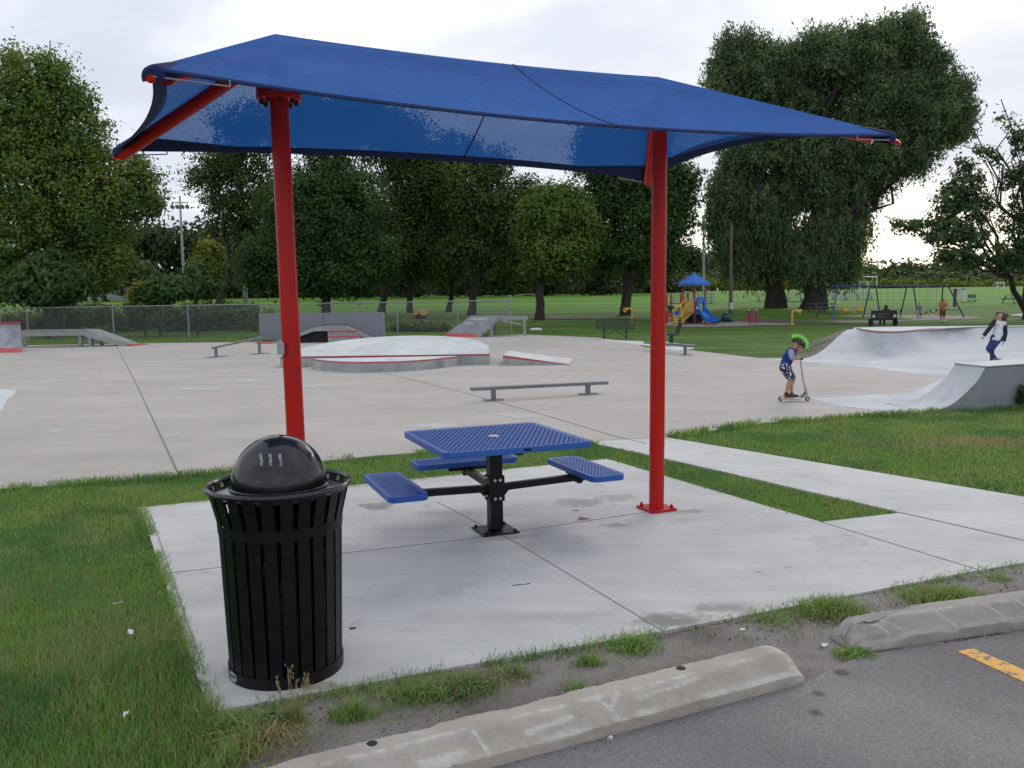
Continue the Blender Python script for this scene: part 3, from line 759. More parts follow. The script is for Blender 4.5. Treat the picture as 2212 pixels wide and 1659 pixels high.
# liner: crumpled bag folded over an inner can
mb = MB(); P = []
for z in np.linspace(.10, .80, 26):
    row = []
    for k in range(73):
        a = 2 * PI * k / 72; r_ = .250 + .010 * math.sin(9 * a + z * 9) * (z > .5) + .010 * (random.random() - .5) + (.014 if z > .62 else 0) * math.sin(23 * a)
        if z < .2: r_ = .245
        if k == 72: r_ = row0
        if k == 0: row0 = r_
        row.append(BC + np.array([math.cos(a) * r_, math.sin(a) * r_, z + .015 * math.sin(5 * a) * (z > .7)]))
    P.append(row)
mb.grid(P); mb.build('liner_bag', M_BAG, bin_, smooth=50)
# oval badge on the base band
a_ = math.atan2(G(507, 1466)[1] - BC[1], G(507, 1466)[0] - BC[0]); a_ = R(-138); u = np.array([math.cos(a_), math.sin(a_), 0]); w_ = np.array([-math.sin(a_), math.cos(a_), 0])
mb = MB()
P = []
for rr in (0.02, .5, 1):
    row = []
    for k in range(25):
        b_ = 2 * PI * k / 24; h, zz = .038 * rr * math.cos(b_), .025 * rr * math.sin(b_); aa = a_ + h / .279
        row.append(BC + np.array([math.cos(aa) * .2815, math.sin(aa) * .2815, .033 + zz]))
    P.append(row)
mb.grid(P); bd = mb.build('badge', plain('silver_badge', (.42, .43, .44), .35, .5, dirt=((.1, .1, .1), .5), scale=30), bin_, smooth=60)
mb = MB()
for k in range(6):
    h = -.022 + k * .0085; aa = a_ + h / .279; q = BC + np.array([math.cos(aa) * .2825, math.sin(aa) * .2825, .036])
    mb.box(q, (.0012, .005, .009), aa)
mb.build('badge_lettering', M_BLACK, bd)
# ================================================================ skatepark
M_DECK = plain('grey_ramp_surface', (0.215, 0.218, 0.235), 0.6, var=.15, scale=1.5, dirt=((.42, .42, .43), .35))
M_GALV = plain('galvanised_frame', (0.33, 0.34, 0.345), .5, .5, var=.22, scale=5, dirt=((.16, .15, .14), .4))
M_REDP = plain('red_paint', (0.50, 0.055, 0.060), .5, var=.2, scale=6, dirt=((.45, .30, .28), .35))
M_WALL = plain('grey_painted_panel', (0.215, 0.228, 0.262), .65, var=.08, scale=1.2)
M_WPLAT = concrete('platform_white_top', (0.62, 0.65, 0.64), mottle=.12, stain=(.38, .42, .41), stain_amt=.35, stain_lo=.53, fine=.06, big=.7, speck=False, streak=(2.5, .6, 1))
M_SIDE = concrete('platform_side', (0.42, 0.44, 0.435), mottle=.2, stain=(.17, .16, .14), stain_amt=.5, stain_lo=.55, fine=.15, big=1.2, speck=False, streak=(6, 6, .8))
M_RAIL = plain('grey_rail', (0.20, 0.21, 0.22), .4, .6, var=.2, scale=6)
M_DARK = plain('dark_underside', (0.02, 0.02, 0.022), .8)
up = np.array([0, 0, 1.0])
def nz(v): v = np.asarray(v, float); return v / np.linalg.norm(v)
def flat(v): v = np.array(v, float); v[2] = 0; return nz(v)
def hgt(px, py, base):     # height of the pixel above a foot point at the same distance
    return AP(px, py, base[1])[2]

# ---- big half-round platform and its lower tier
def halfround(name, A, B, front_bulge, back_bulge, h, label, cat, px_trim=.07, crown=0.0):
    A = np.array(A, float); B = np.array(B, float); mid = (A + B) / 2; u = flat(B - A); n = np.array([-u[1], u[0], 0]); half = np.linalg.norm(B - A) / 2
    outl = []
    for k in range(33):
        s = -1 + 2 * k / 32; outl.append(mid + u * half * s - n * front_bulge * (1 - abs(s) ** 2.4))
    if back_bulge > 0:
        for k in range(1, 32):
            a = PI * k / 32; outl.append(mid + u * half * math.cos(a) + n * back_bulge * math.sin(a) ** .85)
    P = [tuple(p[:2]) for p in outl]
    root = thing(name, mid, label, cat)
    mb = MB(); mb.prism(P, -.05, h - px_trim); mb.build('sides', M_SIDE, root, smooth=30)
    c = mid[:2] + (n[:2] * (back_bulge - front_bulge) / 2)
    Q = [tuple(c + (np.array(p) - c) * 1.0015) for p in P]
    mb = MB(); mb.prism(Q, h - px_trim, h - .004); mb.build('red_edge', M_REDP, root, smooth=30)
    Q2 = [tuple(c + (np.array(p) - c) * .996) for p in P]
    mb = MB()
    if back_bulge > 0:      # crowned top, rising towards the back
        Q3 = [np.array([*q, 0]) for q in Q2]; rows = []
        front = Q3[:33]; backr = Q3[33:][::-1]; backr = [front[0]] + backr + [front[-1]]
        for s_ in np.linspace(0, 1, 15):
            row = []
            for i in range(33):
                q = front[i] + (backr[i] - front[i]) * s_; dd = abs((q - A) @ n); q = q.copy(); q[2] = h + .004 + crown * min(1, dd / back_bulge) ** .9; row.append(q)
            rows.append(row)
        mb.grid(rows); edge = rows[-1]; mb.grid([edge, [q * np.array([1, 1, 0]) for q in edge]], flip=True)
    else: mb.prism(Q2, h - .004, h + .004)
    mb.build('top', M_WPLAT, root, smooth=30)
    return root
pa, pb = G(606, 793), G(1057, 787); h1 = hgt(1057, 765, pb)
halfround('round_platform', pa, pb, 0.0, 5.2, h1, 'wide white half-round concrete platform with red edge behind the left post', 'skate platform', .042, crown=.36)
ta, tb = G(676, 797), G(990, 790); h2 = hgt(833, 783, G(833, 803)) 
halfround('step_platform', G(676, 795), G(990, 789), 1.75, 0.0, h2 + .02, 'low curved white concrete tier in front of the half-round platform', 'skate platform', .04)
# ---- wedge bank to its right
a, b = G(1087, 789), G(1230, 788); h = hgt(1087, 768, a); n_ = np.array([-flat(b - a)[1], flat(b - a)[0], 0])
c = G(1100, 789.5); back = 2.2
root = thing('wedge_ramp', (a + b) / 2, 'long low white concrete wedge with red edge right of the half-round platform', 'skate ramp')
A0, A1 = a, b; Bk0 = a + n_ * back + flat(b - a) * -.1; Bk1 = b + n_ * back
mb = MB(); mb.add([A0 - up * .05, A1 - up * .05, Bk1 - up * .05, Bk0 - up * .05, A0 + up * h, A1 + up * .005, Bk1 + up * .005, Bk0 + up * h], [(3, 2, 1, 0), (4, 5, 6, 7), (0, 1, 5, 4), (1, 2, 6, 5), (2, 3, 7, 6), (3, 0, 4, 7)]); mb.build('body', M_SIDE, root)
mb = MB(); e = .004; mb.add([A0 - n_ * e + up * (h - .06), A1 - n_ * e + up * .0, A1 - n_ * e + up * .012, A0 - n_ * e + up * (h + .004)] + [A0 + n_ * .05 + up * (h - .06), A1 + n_ * .05 + up * .0, A1 + n_ * .05 + up * .012, A0 + n_ * .05 + up * (h + .004)], [(0, 1, 2, 3), (7, 6, 5, 4), (3, 2, 6, 7), (0, 3, 7, 4)])
mb.bar(A0 - flat(b - a) * .004 + up * (h - .03), Bk0 + up * (h - .03) - flat(b - a) * .004, .012, .06); mb.build('red_edge', M_REDP, root)
mb = MB(); mb.add([A0 + n_ * .05 + up * (h + .006), A1 + n_ * .05 + up * .014, Bk1 + up * .014, Bk0 + up * (h + .006)], [(0, 1, 2, 3)]); mb.build('top', M_WPLAT, root)

# ---- flat rails on two T legs
def rail(name, e0, e1, f0, f1, label, w_=.07, hh=.06, plate=(.34, .20)):
    """e: pixel ends of the beam top; f: pixel feet of legs"""
    F0, F1 = G(*f0), G(*f1); d = flat(F1 - F0); root = thing(name, (F0 + F1) / 2, label, 'skate rail')
    L = np.linalg.norm(F1 - F0)
    def on(px, py, F):   # beam end: on the vertical plane through the two feet
        r_ = ray(px, py); n = np.array([-d[1], d[0], 0]); tt = ((F0 - CAMP) @ n) / (r_ @ n); return CAMP + tt * r_
    E0, E1 = on(*e0, F0), on(*e1, F1)
    mb = MB()
    for o in (-.5, .5):
        side = np.array([-d[1], d[0], 0]) * o * w_; mb.bar(E0 + side - up * hh / 2 , E1 + side - up * hh / 2, w_ * .96, hh)
    mb.build('beam', M_RAIL, root, bevel=.008)
    for F in (F0, F1):
        s = ((F - E0) @ (E1 - E0)) / ((E1 - E0) @ (E1 - E0)); top = E0 + (E1 - E0) * s
        mb = MB(); mb.box((F[0], F[1], (top[2] - hh) / 2), (.075, .075, top[2] - hh), math.atan2(d[1], d[0])); leg = mb.build('leg', M_RAIL, root)
        mb = MB(); mb.box((F[0], F[1], .004), (plate[0], plate[1], .02), math.atan2(d[1], d[0])); mb.build('foot_plate', M_RAIL, leg)
    return root
rail('grind_rail', (1018, 837), (1311, 823), (1066, 864), (1270, 851), 'long low grey double-beam grind rail in front of the half-round platform')
rail('sloped_rail', (458, 750), (566, 727), (467, 771), (561, 764), 'grey grind rail sloping down to the left beside the grey wall', .06, .06, (.7, .3))
rail('side_rail', (1395, 737), (1498, 745), (1415, 758), (1480, 766), 'low grey grind rail just right of the right red post', .09, .08, (.4, .25))

# ---- grey wall with a joint
a, b = G(561, 735.5), G(829, 734); hw = hgt(561, 679, a); d = flat(b - a); n = np.array([-d[1], d[0], 0]); L = np.linalg.norm(b - a)
root = thing('skate_wall', (a + b) / 2, 'long plain grey wall standing in front of the chain-link fence', 'wall ramp')
for s0, s1 in ((0, .528), (.531, 1)):
    p, q = a + (b - a) * s0, a + (b - a) * s1; mb = MB(); mb.bar(p + n * .1 + up * hw / 2, q + n * .1 + up * hw / 2, .2, hw); pn = mb.build('panel', M_WALL, root, bevel=.01)
    mb = MB(); mb.bar(p + n * .1 + up * (hw + .012), q + n * .1 + up * (hw + .012), .22, .025); mb.build('cap', M_GALV, pn)
# ---- funbox: table ramp between two banks, seen from its side
fa, fb = G(585, 742), G(818, 737); d = flat(fb - fa); n = np.array([-d[1], d[0], 0])
root = thing('funbox_ramp', (fa + fb) / 2, 'grey table-top ramp with red toe and dark open side, in front of the grey wall', 'skate ramp')
L = np.linalg.norm(fb - fa); hh = hgt(715, 706.5, fa + (fb - fa) * .55); W = 1.9
prof = [(0, 0.03), (.40 * L, hh), (.70 * L, hh), (L, .02)]
mb = MB(); vs = []
for o in (0, W):
    for s, z in prof: vs.append(fa + d * s + n * o + up * z)
    for s, z in prof: vs.append(fa + d * s + n * o + up * (z - .05))
fs = [(i, i + 1, 8 + i + 1, 8 + i) for i in range(3)] + [(4 + i + 1, 4 + i, 12 + i, 12 + i + 1) for i in range(3)] + [(i + 4, i + 5, i + 1, i) for i in range(3)] + [(8 + i, 9 + i, 13 + i, 12 + i) for i in range(3)]
mb.add(vs, fs); mb.build('deck', M_DECK, root)
mb = MB()
for i in range(3):
    p = fa + d * prof[i][0] + up * (prof[i][1] - .10); q = fa + d * prof[i + 1][0] + up * (prof[i + 1][1] - .10); mb.bar(p - n * .03, q - n * .03, .05, .16)
mb.build('side_frame', M_GALV, root)
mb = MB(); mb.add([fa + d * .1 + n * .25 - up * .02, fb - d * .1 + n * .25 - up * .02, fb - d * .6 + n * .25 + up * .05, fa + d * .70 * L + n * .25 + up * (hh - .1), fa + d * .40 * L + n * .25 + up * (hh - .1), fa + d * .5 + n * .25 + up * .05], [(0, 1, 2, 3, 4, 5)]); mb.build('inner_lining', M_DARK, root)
mb = MB(); mb.add([fa - d * .75 + up * .012, fa - d * .02 + up * .035, fa - d * .02 + n * W + up * .035, fa - d * .75 + n * (W - .2) + up * .012], [(0, 1, 2, 3)]); mb.add([fa - d * .75, fa - d * .02, fa - d * .02 + up * .034, fa - d * .75 + up * .011], [(0, 1, 2, 3)]); mb.build('red_toe', M_REDP, root)
# handrail over the funbox, standing on its deck
h0 = fa + d * .50 * L + n * 1.2; root2 = thing('funbox_rail', h0, 'thin grey handrail standing on top of the table-top ramp', 'skate rail')
mb = MB(); p0 = AP(712, 698, h0[1]); p1 = AP(757, 697, h0[1]); pm = AP(660, 706, h0[1])
mb.tube([pm, p0, p1], .03, 8); rl = mb.build('beam', M_RAIL, root2)
for px in (716, 750, 672):
    q = AP(px, 699 if px > 700 else 705, h0[1]); mb = MB(); mb.tube([np.array([q[0], q[1], (hh if px > 690 else .45 * hh)]), q], .028, 8); mb.build('leg', M_RAIL, root2)
# steps block in front of the funbox
sa, sb = G(711, 739.5), G(775, 738.5); d = flat(sb - sa); n = np.array([-d[1], d[0], 0]); root = thing('step_box', (sa + sb) / 2, 'small two-step grey box with red edges in front of the dark ramp side', 'skate box')
hA = hgt(711, 716, sa); hB = hgt(716, 727, sa)
for k, (h, o) in enumerate(((hA, .0), (hB, -.45))):
    mb = MB(); p, q = sa + n * o + d * .1 * k, sb + n * o + d * .1 * k
    mb.bar(p + up * h / 2, q + up * h / 2, .44, h); st = mb.build('step', M_GALV, root)
    mb = MB(); mb.bar(p - n * .20 + up * (h + .005), q - n * .20 + up * (h + .005), .08, .06); mb.build('red_edge', M_REDP, st)

# ---- grey launch ramp by the fence end
r0, r1, r2 = G(955, 726.5), G(1030, 728.5), None
rt0 = AP(1017, 682, G(1017, 722)[1] + 2.2)
root = thing('launch_ramp', (r0 + r1) / 2, 'grey launch ramp with red toe and steel legs at the end of the fence', 'skate ramp')
dirr = None
# ramp plan: toe r0-r1, rising to the right and away
d = flat(r1 - r0); tb = AP(1078, 684, r1[1] + .6)
E0 = AP(1017, 681.5, r1[1] + 2.6); E1 = AP(1076, 683.5, r1[1] + 1.0)
hz = (E0[2] + E1[2]) / 2; E0[2] = E1[2] = hz
E0 = CAMP + (hz - CAMH) / ray(1017, 681.5)[2] * ray(1017, 681.5) if False else E0
D0 = E0 + (AP(1139, 682, E1[1])[0] - E1[0]) * np.array([1, 0, 0]) * .95; D1 = E1 + (AP(1139, 682, E1[1])[0] - E1[0]) * np.array([1, 0, 0]); D0[2] = D1[2] = hz
T0, T1 = lerp(r0, E0, .16), lerp(r1, E1, .16)
def slab4(mb, P, th):
    P = [np.asarray(p, float) for p in P]; mb.add(P + [p - up * th for p in P], [(0, 1, 2, 3), (7, 6, 5, 4)] + [(i + 4, (i + 1) % 4 + 4, (i + 1) % 4, i) for i in range(4)])
mb = MB(); slab4(mb, [T0, T1, E1, E0], .05); slab4(mb, [E0, E1, D1, D0], .05); mb.build('deck', M_DECK, root)
mb = MB(); slab4(mb, [r0, r1, T1, T0], .04); mb.build('red_toe', M_REDP, root)
mb = MB(); mb.bar(r1 + up * .0, E1 - up * .12, .06, .2); mb.bar(E1 - up * .12, D1 - up * .12, .06, .18); mb.bar(D1 - up * .12, D0 - up * .12, .06, .18); mb.build('side_frame', M_GALV, root)
for q in (D1 - np.array([.15, -.05, 0]), D0 - np.array([.15, .05, 0]), lerp(E1, r1, .32), lerp(E0, r0, .32)):
    mb = MB(); mb.box((q[0], q[1], (q[2] - .1) / 2), (.12, .12, q[2] - .1)); mb.build('leg', M_GALV, root)
mb = MB(); mb.bar(D1 - np.array([.15, 0, .5]), D1 - np.array([1.4, 0, .2]), .06, .08); mb.build('brace', M_GALV, root)
pm_ = MB(); 
for k, (s0, s1) in enumerate(((.58, .68), (.78, .90))):
    P = [lerp(lerp(r0, E0, s0), lerp(r1, E1, s0), .18), lerp(lerp(r0, E0, s0), lerp(r1, E1, s0), .72), lerp(lerp(r0, E0, s1), lerp(r1, E1, s1), .72), lerp(lerp(r0, E0, s1), lerp(r1, E1, s1), .18)]
    slab4(pm_, [p + up * .012 for p in P], .01)
pm_.build('worn_patches', plain('pale_scuff', (.36, .365, .37), .7, var=.2), root)

# ---- grind bench with ramp at the left, and the small quarter pipe at the frame edge
ga, gb, gc = G(30, 751), G(188, 748.5), G(304, 745.5)
root = thing('manual_bench', (ga + gb) / 2, 'long low steel-edged bench ramp sloping to a red toe by the fence', 'skate ramp')
d = flat(gb - ga); n = np.array([-d[1], d[0], 0]); hb = hgt(188, 712, gb)
A0, A1 = ga, gb; W = 1.3; gend = np.array([gb[0] + (gc[0] - gb[0]), gc[1], 0]); hx_ = hgt(435, 744.5, gc)
mb = MB(); slab4(mb, [A0 + up * hb, A1 + up * hb, A1 + n * W + up * hb, A0 + n * W + up * hb], .06); E_ = gb + d * (np.linalg.norm(gc - gb) - .45); E_[2] = .06
slab4(mb, [A1 + up * hb, E_, E_ + n * W, A1 + n * W + up * hb], .06); mb.build('deck', M_GALV, root)
mb = MB(); mb.bar(A0 - n * .03 + up * (hb - .17), A1 - n * .03 + up * (hb - .17), .05, .20); mb.bar(A1 - n * .03 + up * (hb - .2), E_ - n * .03 - up * .02, .05, .26); mb.build('side_frame', plain('pale_steel', (.36, .37, .36), .55, .3, var=.15, dirt=((.22, .2, .17), .4), scale=2), root)
Et = gb + d * np.linalg.norm(gc - gb); mb = MB(); slab4(mb, [E_ , Et + up * .01, Et + n * W + up * .01, E_ + n * W], .02); mb.build('red_toe', M_REDP, root)
for px in (56, 180, 198):
    q = G(px, 748)
    for o in (.08, W - .1):
        p = np.array([q[0], (ga + (gb - ga) * ((q[0] - ga[0]) / (gb[0] - ga[0])))[1], 0]) + n * o
        hz_ = hb - .06 if px < 190 else hb - .28
        mb = MB(); mb.box((p[0], p[1], hz_ / 2), (.16, .12, hz_)); mb.build('leg', M_GALV, root)
qa, qb = G(48, 760), G(-160, 764); hq = hgt(45, 700, qa); root = thing('steel_quarter_pipe', (qa + qb) / 2, 'grey steel quarter pipe with red lip and red toe at the far left', 'skate ramp')
d = flat(qa - qb); n = flat(qa - CAMP); P = []; Pr = []
for k in range(11):
    s = k / 10; P.append([q + n * (1.5 * s) + up * (.16 + (hq - .16) * s ** 1.7) for q in (qb, qa)])
mb = MB(); mb.grid(P); mb.build('surface', plain('scuffed_steel', (.30, .30, .33), .5, .2, var=.35, scale=1.3, dirt=((.10, .11, .15), .6)), root, smooth=40)
mb = MB(); slab4(mb, [qb - n * .35 + up * .01, qa - n * .35 + up * .01, qa + up * .17, qb + up * .17], .02); mb.build('red_toe', M_REDP, root)
mb = MB(); mb.bar(qb + n * 1.5 + up * (hq + .03), qa + n * 1.5 + up * (hq + .03), .08, .08); mb.build('lip', M_REDP, root)
mb = MB(); mb.add([qa - up * .02] + [p[1] + d * .01 for p in P] + [qa + n * 2.3 + up * hq, qa + n * 2.3 - up * .02], [tuple(range(14))] if False else [tuple(range(13 + 1))][:1]); mb.build('side', M_GALV, root)

# ================================================================ concrete bowl at the right
M_BOWL = concrete('bowl_concrete', (0.56, 0.58, 0.595), mottle=.14, stain=(.34, .36, .38), stain_amt=.45, stain_lo=.52, fine=.05, big=.45, speck=False, streak=(.8, .8, 2.2))
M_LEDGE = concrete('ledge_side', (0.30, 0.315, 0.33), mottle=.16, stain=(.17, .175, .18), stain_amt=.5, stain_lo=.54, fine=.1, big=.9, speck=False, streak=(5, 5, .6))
HB = .70
root = thing('skate_bowl', G(1950, 765), 'white concrete skate bowl bank with red coping behind the quarter pipe', 'skate bowl')
rim_px = [(1838, 709.5), (1848, 709.5), (1864, 713.5), (1890, 717), (1924, 718.8), (1960, 716.5), (2005, 711.5), (2054, 708.4), (2130, 707.2), (2212, 706), (2400, 704), (2700, 701)]
foot_px = [(1736, 774.5), (1762, 776), (1800, 776), (1850, 775), (1924, 776), (1990, 778), (2040, 778), (2090, 775), (2150, 772), (2212, 771), (2400, 770), (2700, 769)]
rim = [G(x, y, HB) for x, y in rim_px]; foot = [G(x, y, .0) for x, y in foot_px]
def resamp(P, n):
    P = np.array(P); s = np.concatenate([[0], np.cumsum(np.linalg.norm(np.diff(P, axis=0), axis=1))]); u = np.linspace(0, s[-1], n)
    Q = np.stack([np.interp(u, s, P[:, k]) for k in range(3)], 1)
    for _ in range(2): Q[1:-1] = (Q[:-2] + 2 * Q[1:-1] + Q[2:]) / 4
    return Q
rim_r, foot_r = resamp(rim, 61), resamp(foot, 61); P = []
for k in range(15):
    s = k / 14; hzz = s ** 2.1; row = []
    for i in range(61):
        q = foot_r[i] + (rim_r[i] - foot_r[i]) * (s ** .8); q[2] = HB * (1 - math.sqrt(max(0, 1 - (s * .94) ** 2))) / (1 - math.sqrt(1 - .94 ** 2)); wl_ = max(0, 1 - i / 9); q[2] = q[2] * (1 - wl_) + wl_ * HB * (3 * s * s - 2 * s ** 3); row.append(q)
    P.append(row)
mb = MB(); mb.grid(P); bowl_face = mb.build('bank', M_BOWL, root, smooth=50)
mb = MB(); mb.tube([q + up * .012 for q in rim_r[2:26]], .028, 8); mb.build('coping', plain('coping_red', (.36, .10, .10), .5, dirt=((.4, .35, .35), .5)), root, smooth=60, label='red painted coping pipe')
mb = MB(); mb.tube([q + up * .008 for q in rim_r[25:]], .026, 8); mb.build('coping', M_GALV, root, smooth=60, label='bare grey coping pipe')
# deck behind the rim, and the earth bank falling away behind it
back = list(resamp([G(x, y, HB + .03) for x, y in ((1836, 708.3), (1848, 707.4), (1899, 706), (1960, 705.4), (2054, 704.4), (2212, 703), (2400, 700.6), (2700, 697))], 61)); mb = MB(); mb.grid([[q for q in rim_r], back]); mb.build('deck', M_WHITE, root)
mb = MB(); b2 = [q + np.array([0, .12, -.02]) for q in back]; b3 = [np.array([q[0] - (.5 if i < 3 else 0), q[1] + 2.0, float(terrain(q[0], q[1] + 2)) - .02]) for i, q in enumerate(back)]
side = [foot_r[0] + (rim_r[0] - foot_r[0]) * s for s in np.linspace(0, 1, 12)]
mb.grid([back, b2, b3])
berm = mb.build('earth_berm', M_LAWN); props(berm, kind='structure')
# earth shoulder on the left side of the bank
mb = MB(); L0 = [P[k][0] + np.array([0, .0, -.015]) for k in range(15)]; L1 = [np.array([q[0] - .30 - .45 * k / 14, q[1] - .02 - .1 * k / 14, max(-.03, q[2] * .62 - .03)]) for k, q in enumerate(L0)]; L2 = [np.array([q[0] - .8 - 1.2 * k / 14, q[1] - .05 + .15 * k / 14, -.04]) for k, q in enumerate(L0)]
for L in (L0, L1, L2): L.append(L[-1] + np.array([.15, 1.0, -.02]))
mb.grid([L0, L1, L2]); m_, t_, b_ = newmat('bare_earth_and_grass'); v_ = t_.pos()
t_.put(b_.inputs['Base Color'], t_.mix(t_.ramp(t_.noise(v_, 1.1, 6., .7), [(.45, 0.), (.58, 1.)]), t_.ramp(t_.noise(v_, 9, 5.), [(.3, (.10, .075, .055)), (.7, (.23, .18, .14))]), (.045, .085, .018))); b_.inputs['Roughness'].default_value = .95
props(mb.build('earth_shoulder', m_, smooth=60), kind='structure')
# white floor of the bowl
BF = xy([(1640, 773.5), (1735, 774), (1850, 772), (2040, 770), (2300, 766), (2900, 763), (2900, 800), (2300, 812), (2032, 813.5), (1830, 790)])
sheet('bowl_floor', BF, -.001, M_BOWL)
mb = MB(); q = G(1888, 783); mb.lathe([(0, .003), (.14, .003), (.15, 0)], q, 20); props(mb.build('floor_drain', M_GALV), 'small round drain cover in the white bowl floor', 'drain')

# ---- near quarter pipe with ledge
HL = .667
near = [(2129.2, 792.9), (2122, 806), (2115.9, 818), (2101.3, 834.7), (2076.8, 858.1), (2057.9, 873.7), (2034.4, 884), (1998.8, 889.5)]
root = thing('quarter_pipe', G(2090, 880), 'curved white concrete quarter pipe with grey side wall at the right lawn edge', 'skate ramp')
cornT = G(2129.2, 792.9, HL); cornL = G(2063.4, 785.9, HL); wv = cornL - cornT; wv[2] = 0
base = cornT.copy(); base[2] = 0
toe = G(1995, 889.5); run = toe - base; rl_ = np.linalg.norm(run); rd = run / rl_
prof = []
nrm_ = np.array([-rd[1], rd[0], 0])
for px, py in near:
    r_ = ray(px, py); tt = ((base - CAMP) @ nrm_) / (r_ @ nrm_); q = CAMP + tt * r_; prof.append(((q - base) @ rd, max(0.0, q[2])))
prof[0] = (0, HL); prof[-1] = (prof[-1][0], .0)
prof.sort()
ps = np.array(prof); ss = np.linspace(0, ps[-1][0], 25); zs = np.interp(ss, ps[:, 0], ps[:, 1])
for _ in range(2): zs[1:-1] = (zs[:-2] + 2 * zs[1:-1] + zs[2:]) / 4
rows = []
for o in (0, .5, 1.0): rows.append([base + rd * s + wv * o * (1 + .5 * (s / ss[-1]) ** 1.5) + up * (z + .003) for s, z in zip(ss, zs)])
mb = MB(); mb.grid(rows, flip=True); mb.build('transition', M_BOWL, root, smooth=50)
mb = MB(); sw = [base + rd * s + up * z for s, z in zip(ss, zs)]; lo = [base + rd * s - up * .08 for s in ss]; mb.grid([sw, lo])
ledge_r = G(2330, 872); ledge_r2 = ledge_r.copy(); ledge_r2[2] = HL
edR = G(2212, 787.3, HL); far_r = cornT + (edR - cornT) / np.linalg.norm(edR - cornT) * 3.2
lowr = far_r.copy(); lowr[2] = -.08; bl = base.copy(); bl[2] = -.08
mb.add([bl, lowr, far_r, cornT], [(0, 1, 2, 3)]); 
bk = [cornL, cornL + (far_r - cornT) + np.array([0, .35, 0])]
bkl = [q * np.array([1, 1, 0]) for q in bk]
mb.add([bk[0], bk[1], bkl[1], bkl[0]], [(0, 1, 2, 3)]); mb.add([rows[2][i] for i in range(25)] + [rows[2][i] * np.array([1, 1, 0]) - up * .05 for i in range(25)], [(i, i + 1, 26 + i, 25 + i) for i in range(24)])
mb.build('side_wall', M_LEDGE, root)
mb = MB(); slab4(mb, [cornT + up * .004, far_r + up * .004, bk[1] + up * .004, cornL + up * .004], .02); mb.build('ledge_top', M_WHITE, root)
mb = MB(); mb.tube([cornL + up * .004, cornT + up * .004], .018, 8); mb.tube([cornT + up * .004, far_r + up * .004], .012, 6); mb.build('edging', M_GALV, root, smooth=50)
# white fan of concrete running out from the transition
FAN = xy([(1751, 860.5), (1965, 848), (1990, 840), (2031, 817), (2062, 812), (2300, 815), (2300, 840), (2040, 875), (2000, 890), (1900, 886), (1810, 876)])
sheet('quarter_pipe_apron', FAN, -.0015, M_BOWL)

# ================================================================ chain-link fence
fpx = [(-190, 741), (4, 738.5), (88, 737.5), (248, 735), (362, 734), (605, 731), (676, 730), (862, 729), (985, 726), (1104, 722)]
posts_px = [88, 364, 605, 838, 1105, 1267 - 162]
root = thing('chain_link_fence', G(400, 735), 'long galvanised chain-link fence along the back of the skatepark', 'fence')
M_WIRE = plain('fence_wire', (0.30, 0.31, 0.32), .5, .5, var=.1)
fl0, fl1 = G(-190, 741), G(1105, 719)
fd = flat(fl1 - fl0); FL = np.linalg.norm(fl1 - fl0); FH = 1.83
def fy(px): 
    n = np.array([-fd[1], fd[0], 0]); r_ = ray(px, 735); return CAMP + (((fl0 - CAMP) @ n) / (r_ @ n)) * r_
for px in (4, 62, 247, 409, 568, 640, 722, 860, 990, 1105):
    q = fy(px); q[2] = 0; r_ = .055 if px == 1105 else .036; hh = FH + (.22 if px == 1105 else .03)
    mb = MB(); mb.tube([q, q + up * hh], r_, 10); 
    mb.sphere(q + up * hh, r_ * 1.15, 10, 6); mb.build('fence_post', M_GALV, root, smooth=50)
mb = MB(); mb.tube([fl0 + up * FH, fl1 + up * FH], .03, 8); mb.build('top_rail', M_GALV, root, smooth=50)
mb = MB(); mb.tube([fl0 + up * .06, fl1 + up * .06], .006, 4); 
pitch = .085; h_ = FH - .06; k = int(FL / pitch)
Vv = []; r_ = .0030
for i in range(-int(h_ / pitch) - 1, k + 1):
    for sgn in (1, -1):
        x0 = i * pitch; x1 = x0 + h_
        s0, s1 = max(0, x0), min(FL, x1)
        if s1 - s0 < .02: continue
        z0, z1 = s0 - x0 + .05, s1 - x0 + .05
        if sgn < 0: z0, z1 = h_ + .1 - z0, h_ + .1 - z1
        Vv.append((s0, z0, s1, z1))
fn = np.array([-fd[1], fd[0], 0])
for s0, z0, s1, z1 in Vv:
    mb.tube([fl0 + fd * s0 + up * z0, fl0 + fd * s1 + up * z1], r_, 3, cap=False)
mb.build('wire_mesh', M_WIRE, root)
# ================================================================ park furniture and playground
M_BGREEN = plain('dark_green_bench', (0.018, 0.030, 0.024), .45, var=.2, scale=6)
M_YEL = plain('yellow_play_plastic', (0.72, 0.42, 0.05), .45, var=.1, scale=3)
M_YELP = plain('faded_yellow_panel', (0.62, 0.50, 0.20), .5, var=.12, scale=3)
M_PBLUE = plain('blue_play_plastic', (0.032, 0.165, 0.56), .4, var=.1, scale=2)
M_PRED = plain('red_play_post', (0.36, 0.018, 0.022), .4, var=.1, scale=2)
M_SWB = plain('blue_swing_pipe', (0.024, 0.058, 0.16), .45, var=.15, scale=2)
M_SBLK = plain('black_rubber', (0.015, 0.015, 0.016), .6)
M_WHT = plain('white_paint', (0.68, 0.68, 0.66), .5, var=.08, scale=3)
M_ALU = plain('aluminium_plank', (0.52, 0.54, 0.54), .5, .3, var=.12)
M_WOODG = plain('weathered_wood', (0.12, 0.11, 0.10), .9, var=.3, scale=4, bump=.4)
M_FROG = plain('green_play_plastic', (0.012, 0.070, 0.045), .45, var=.15, scale=3)
M_TEAL = plain('teal_plank', (0.10, 0.18, 0.17), .6, var=.15)

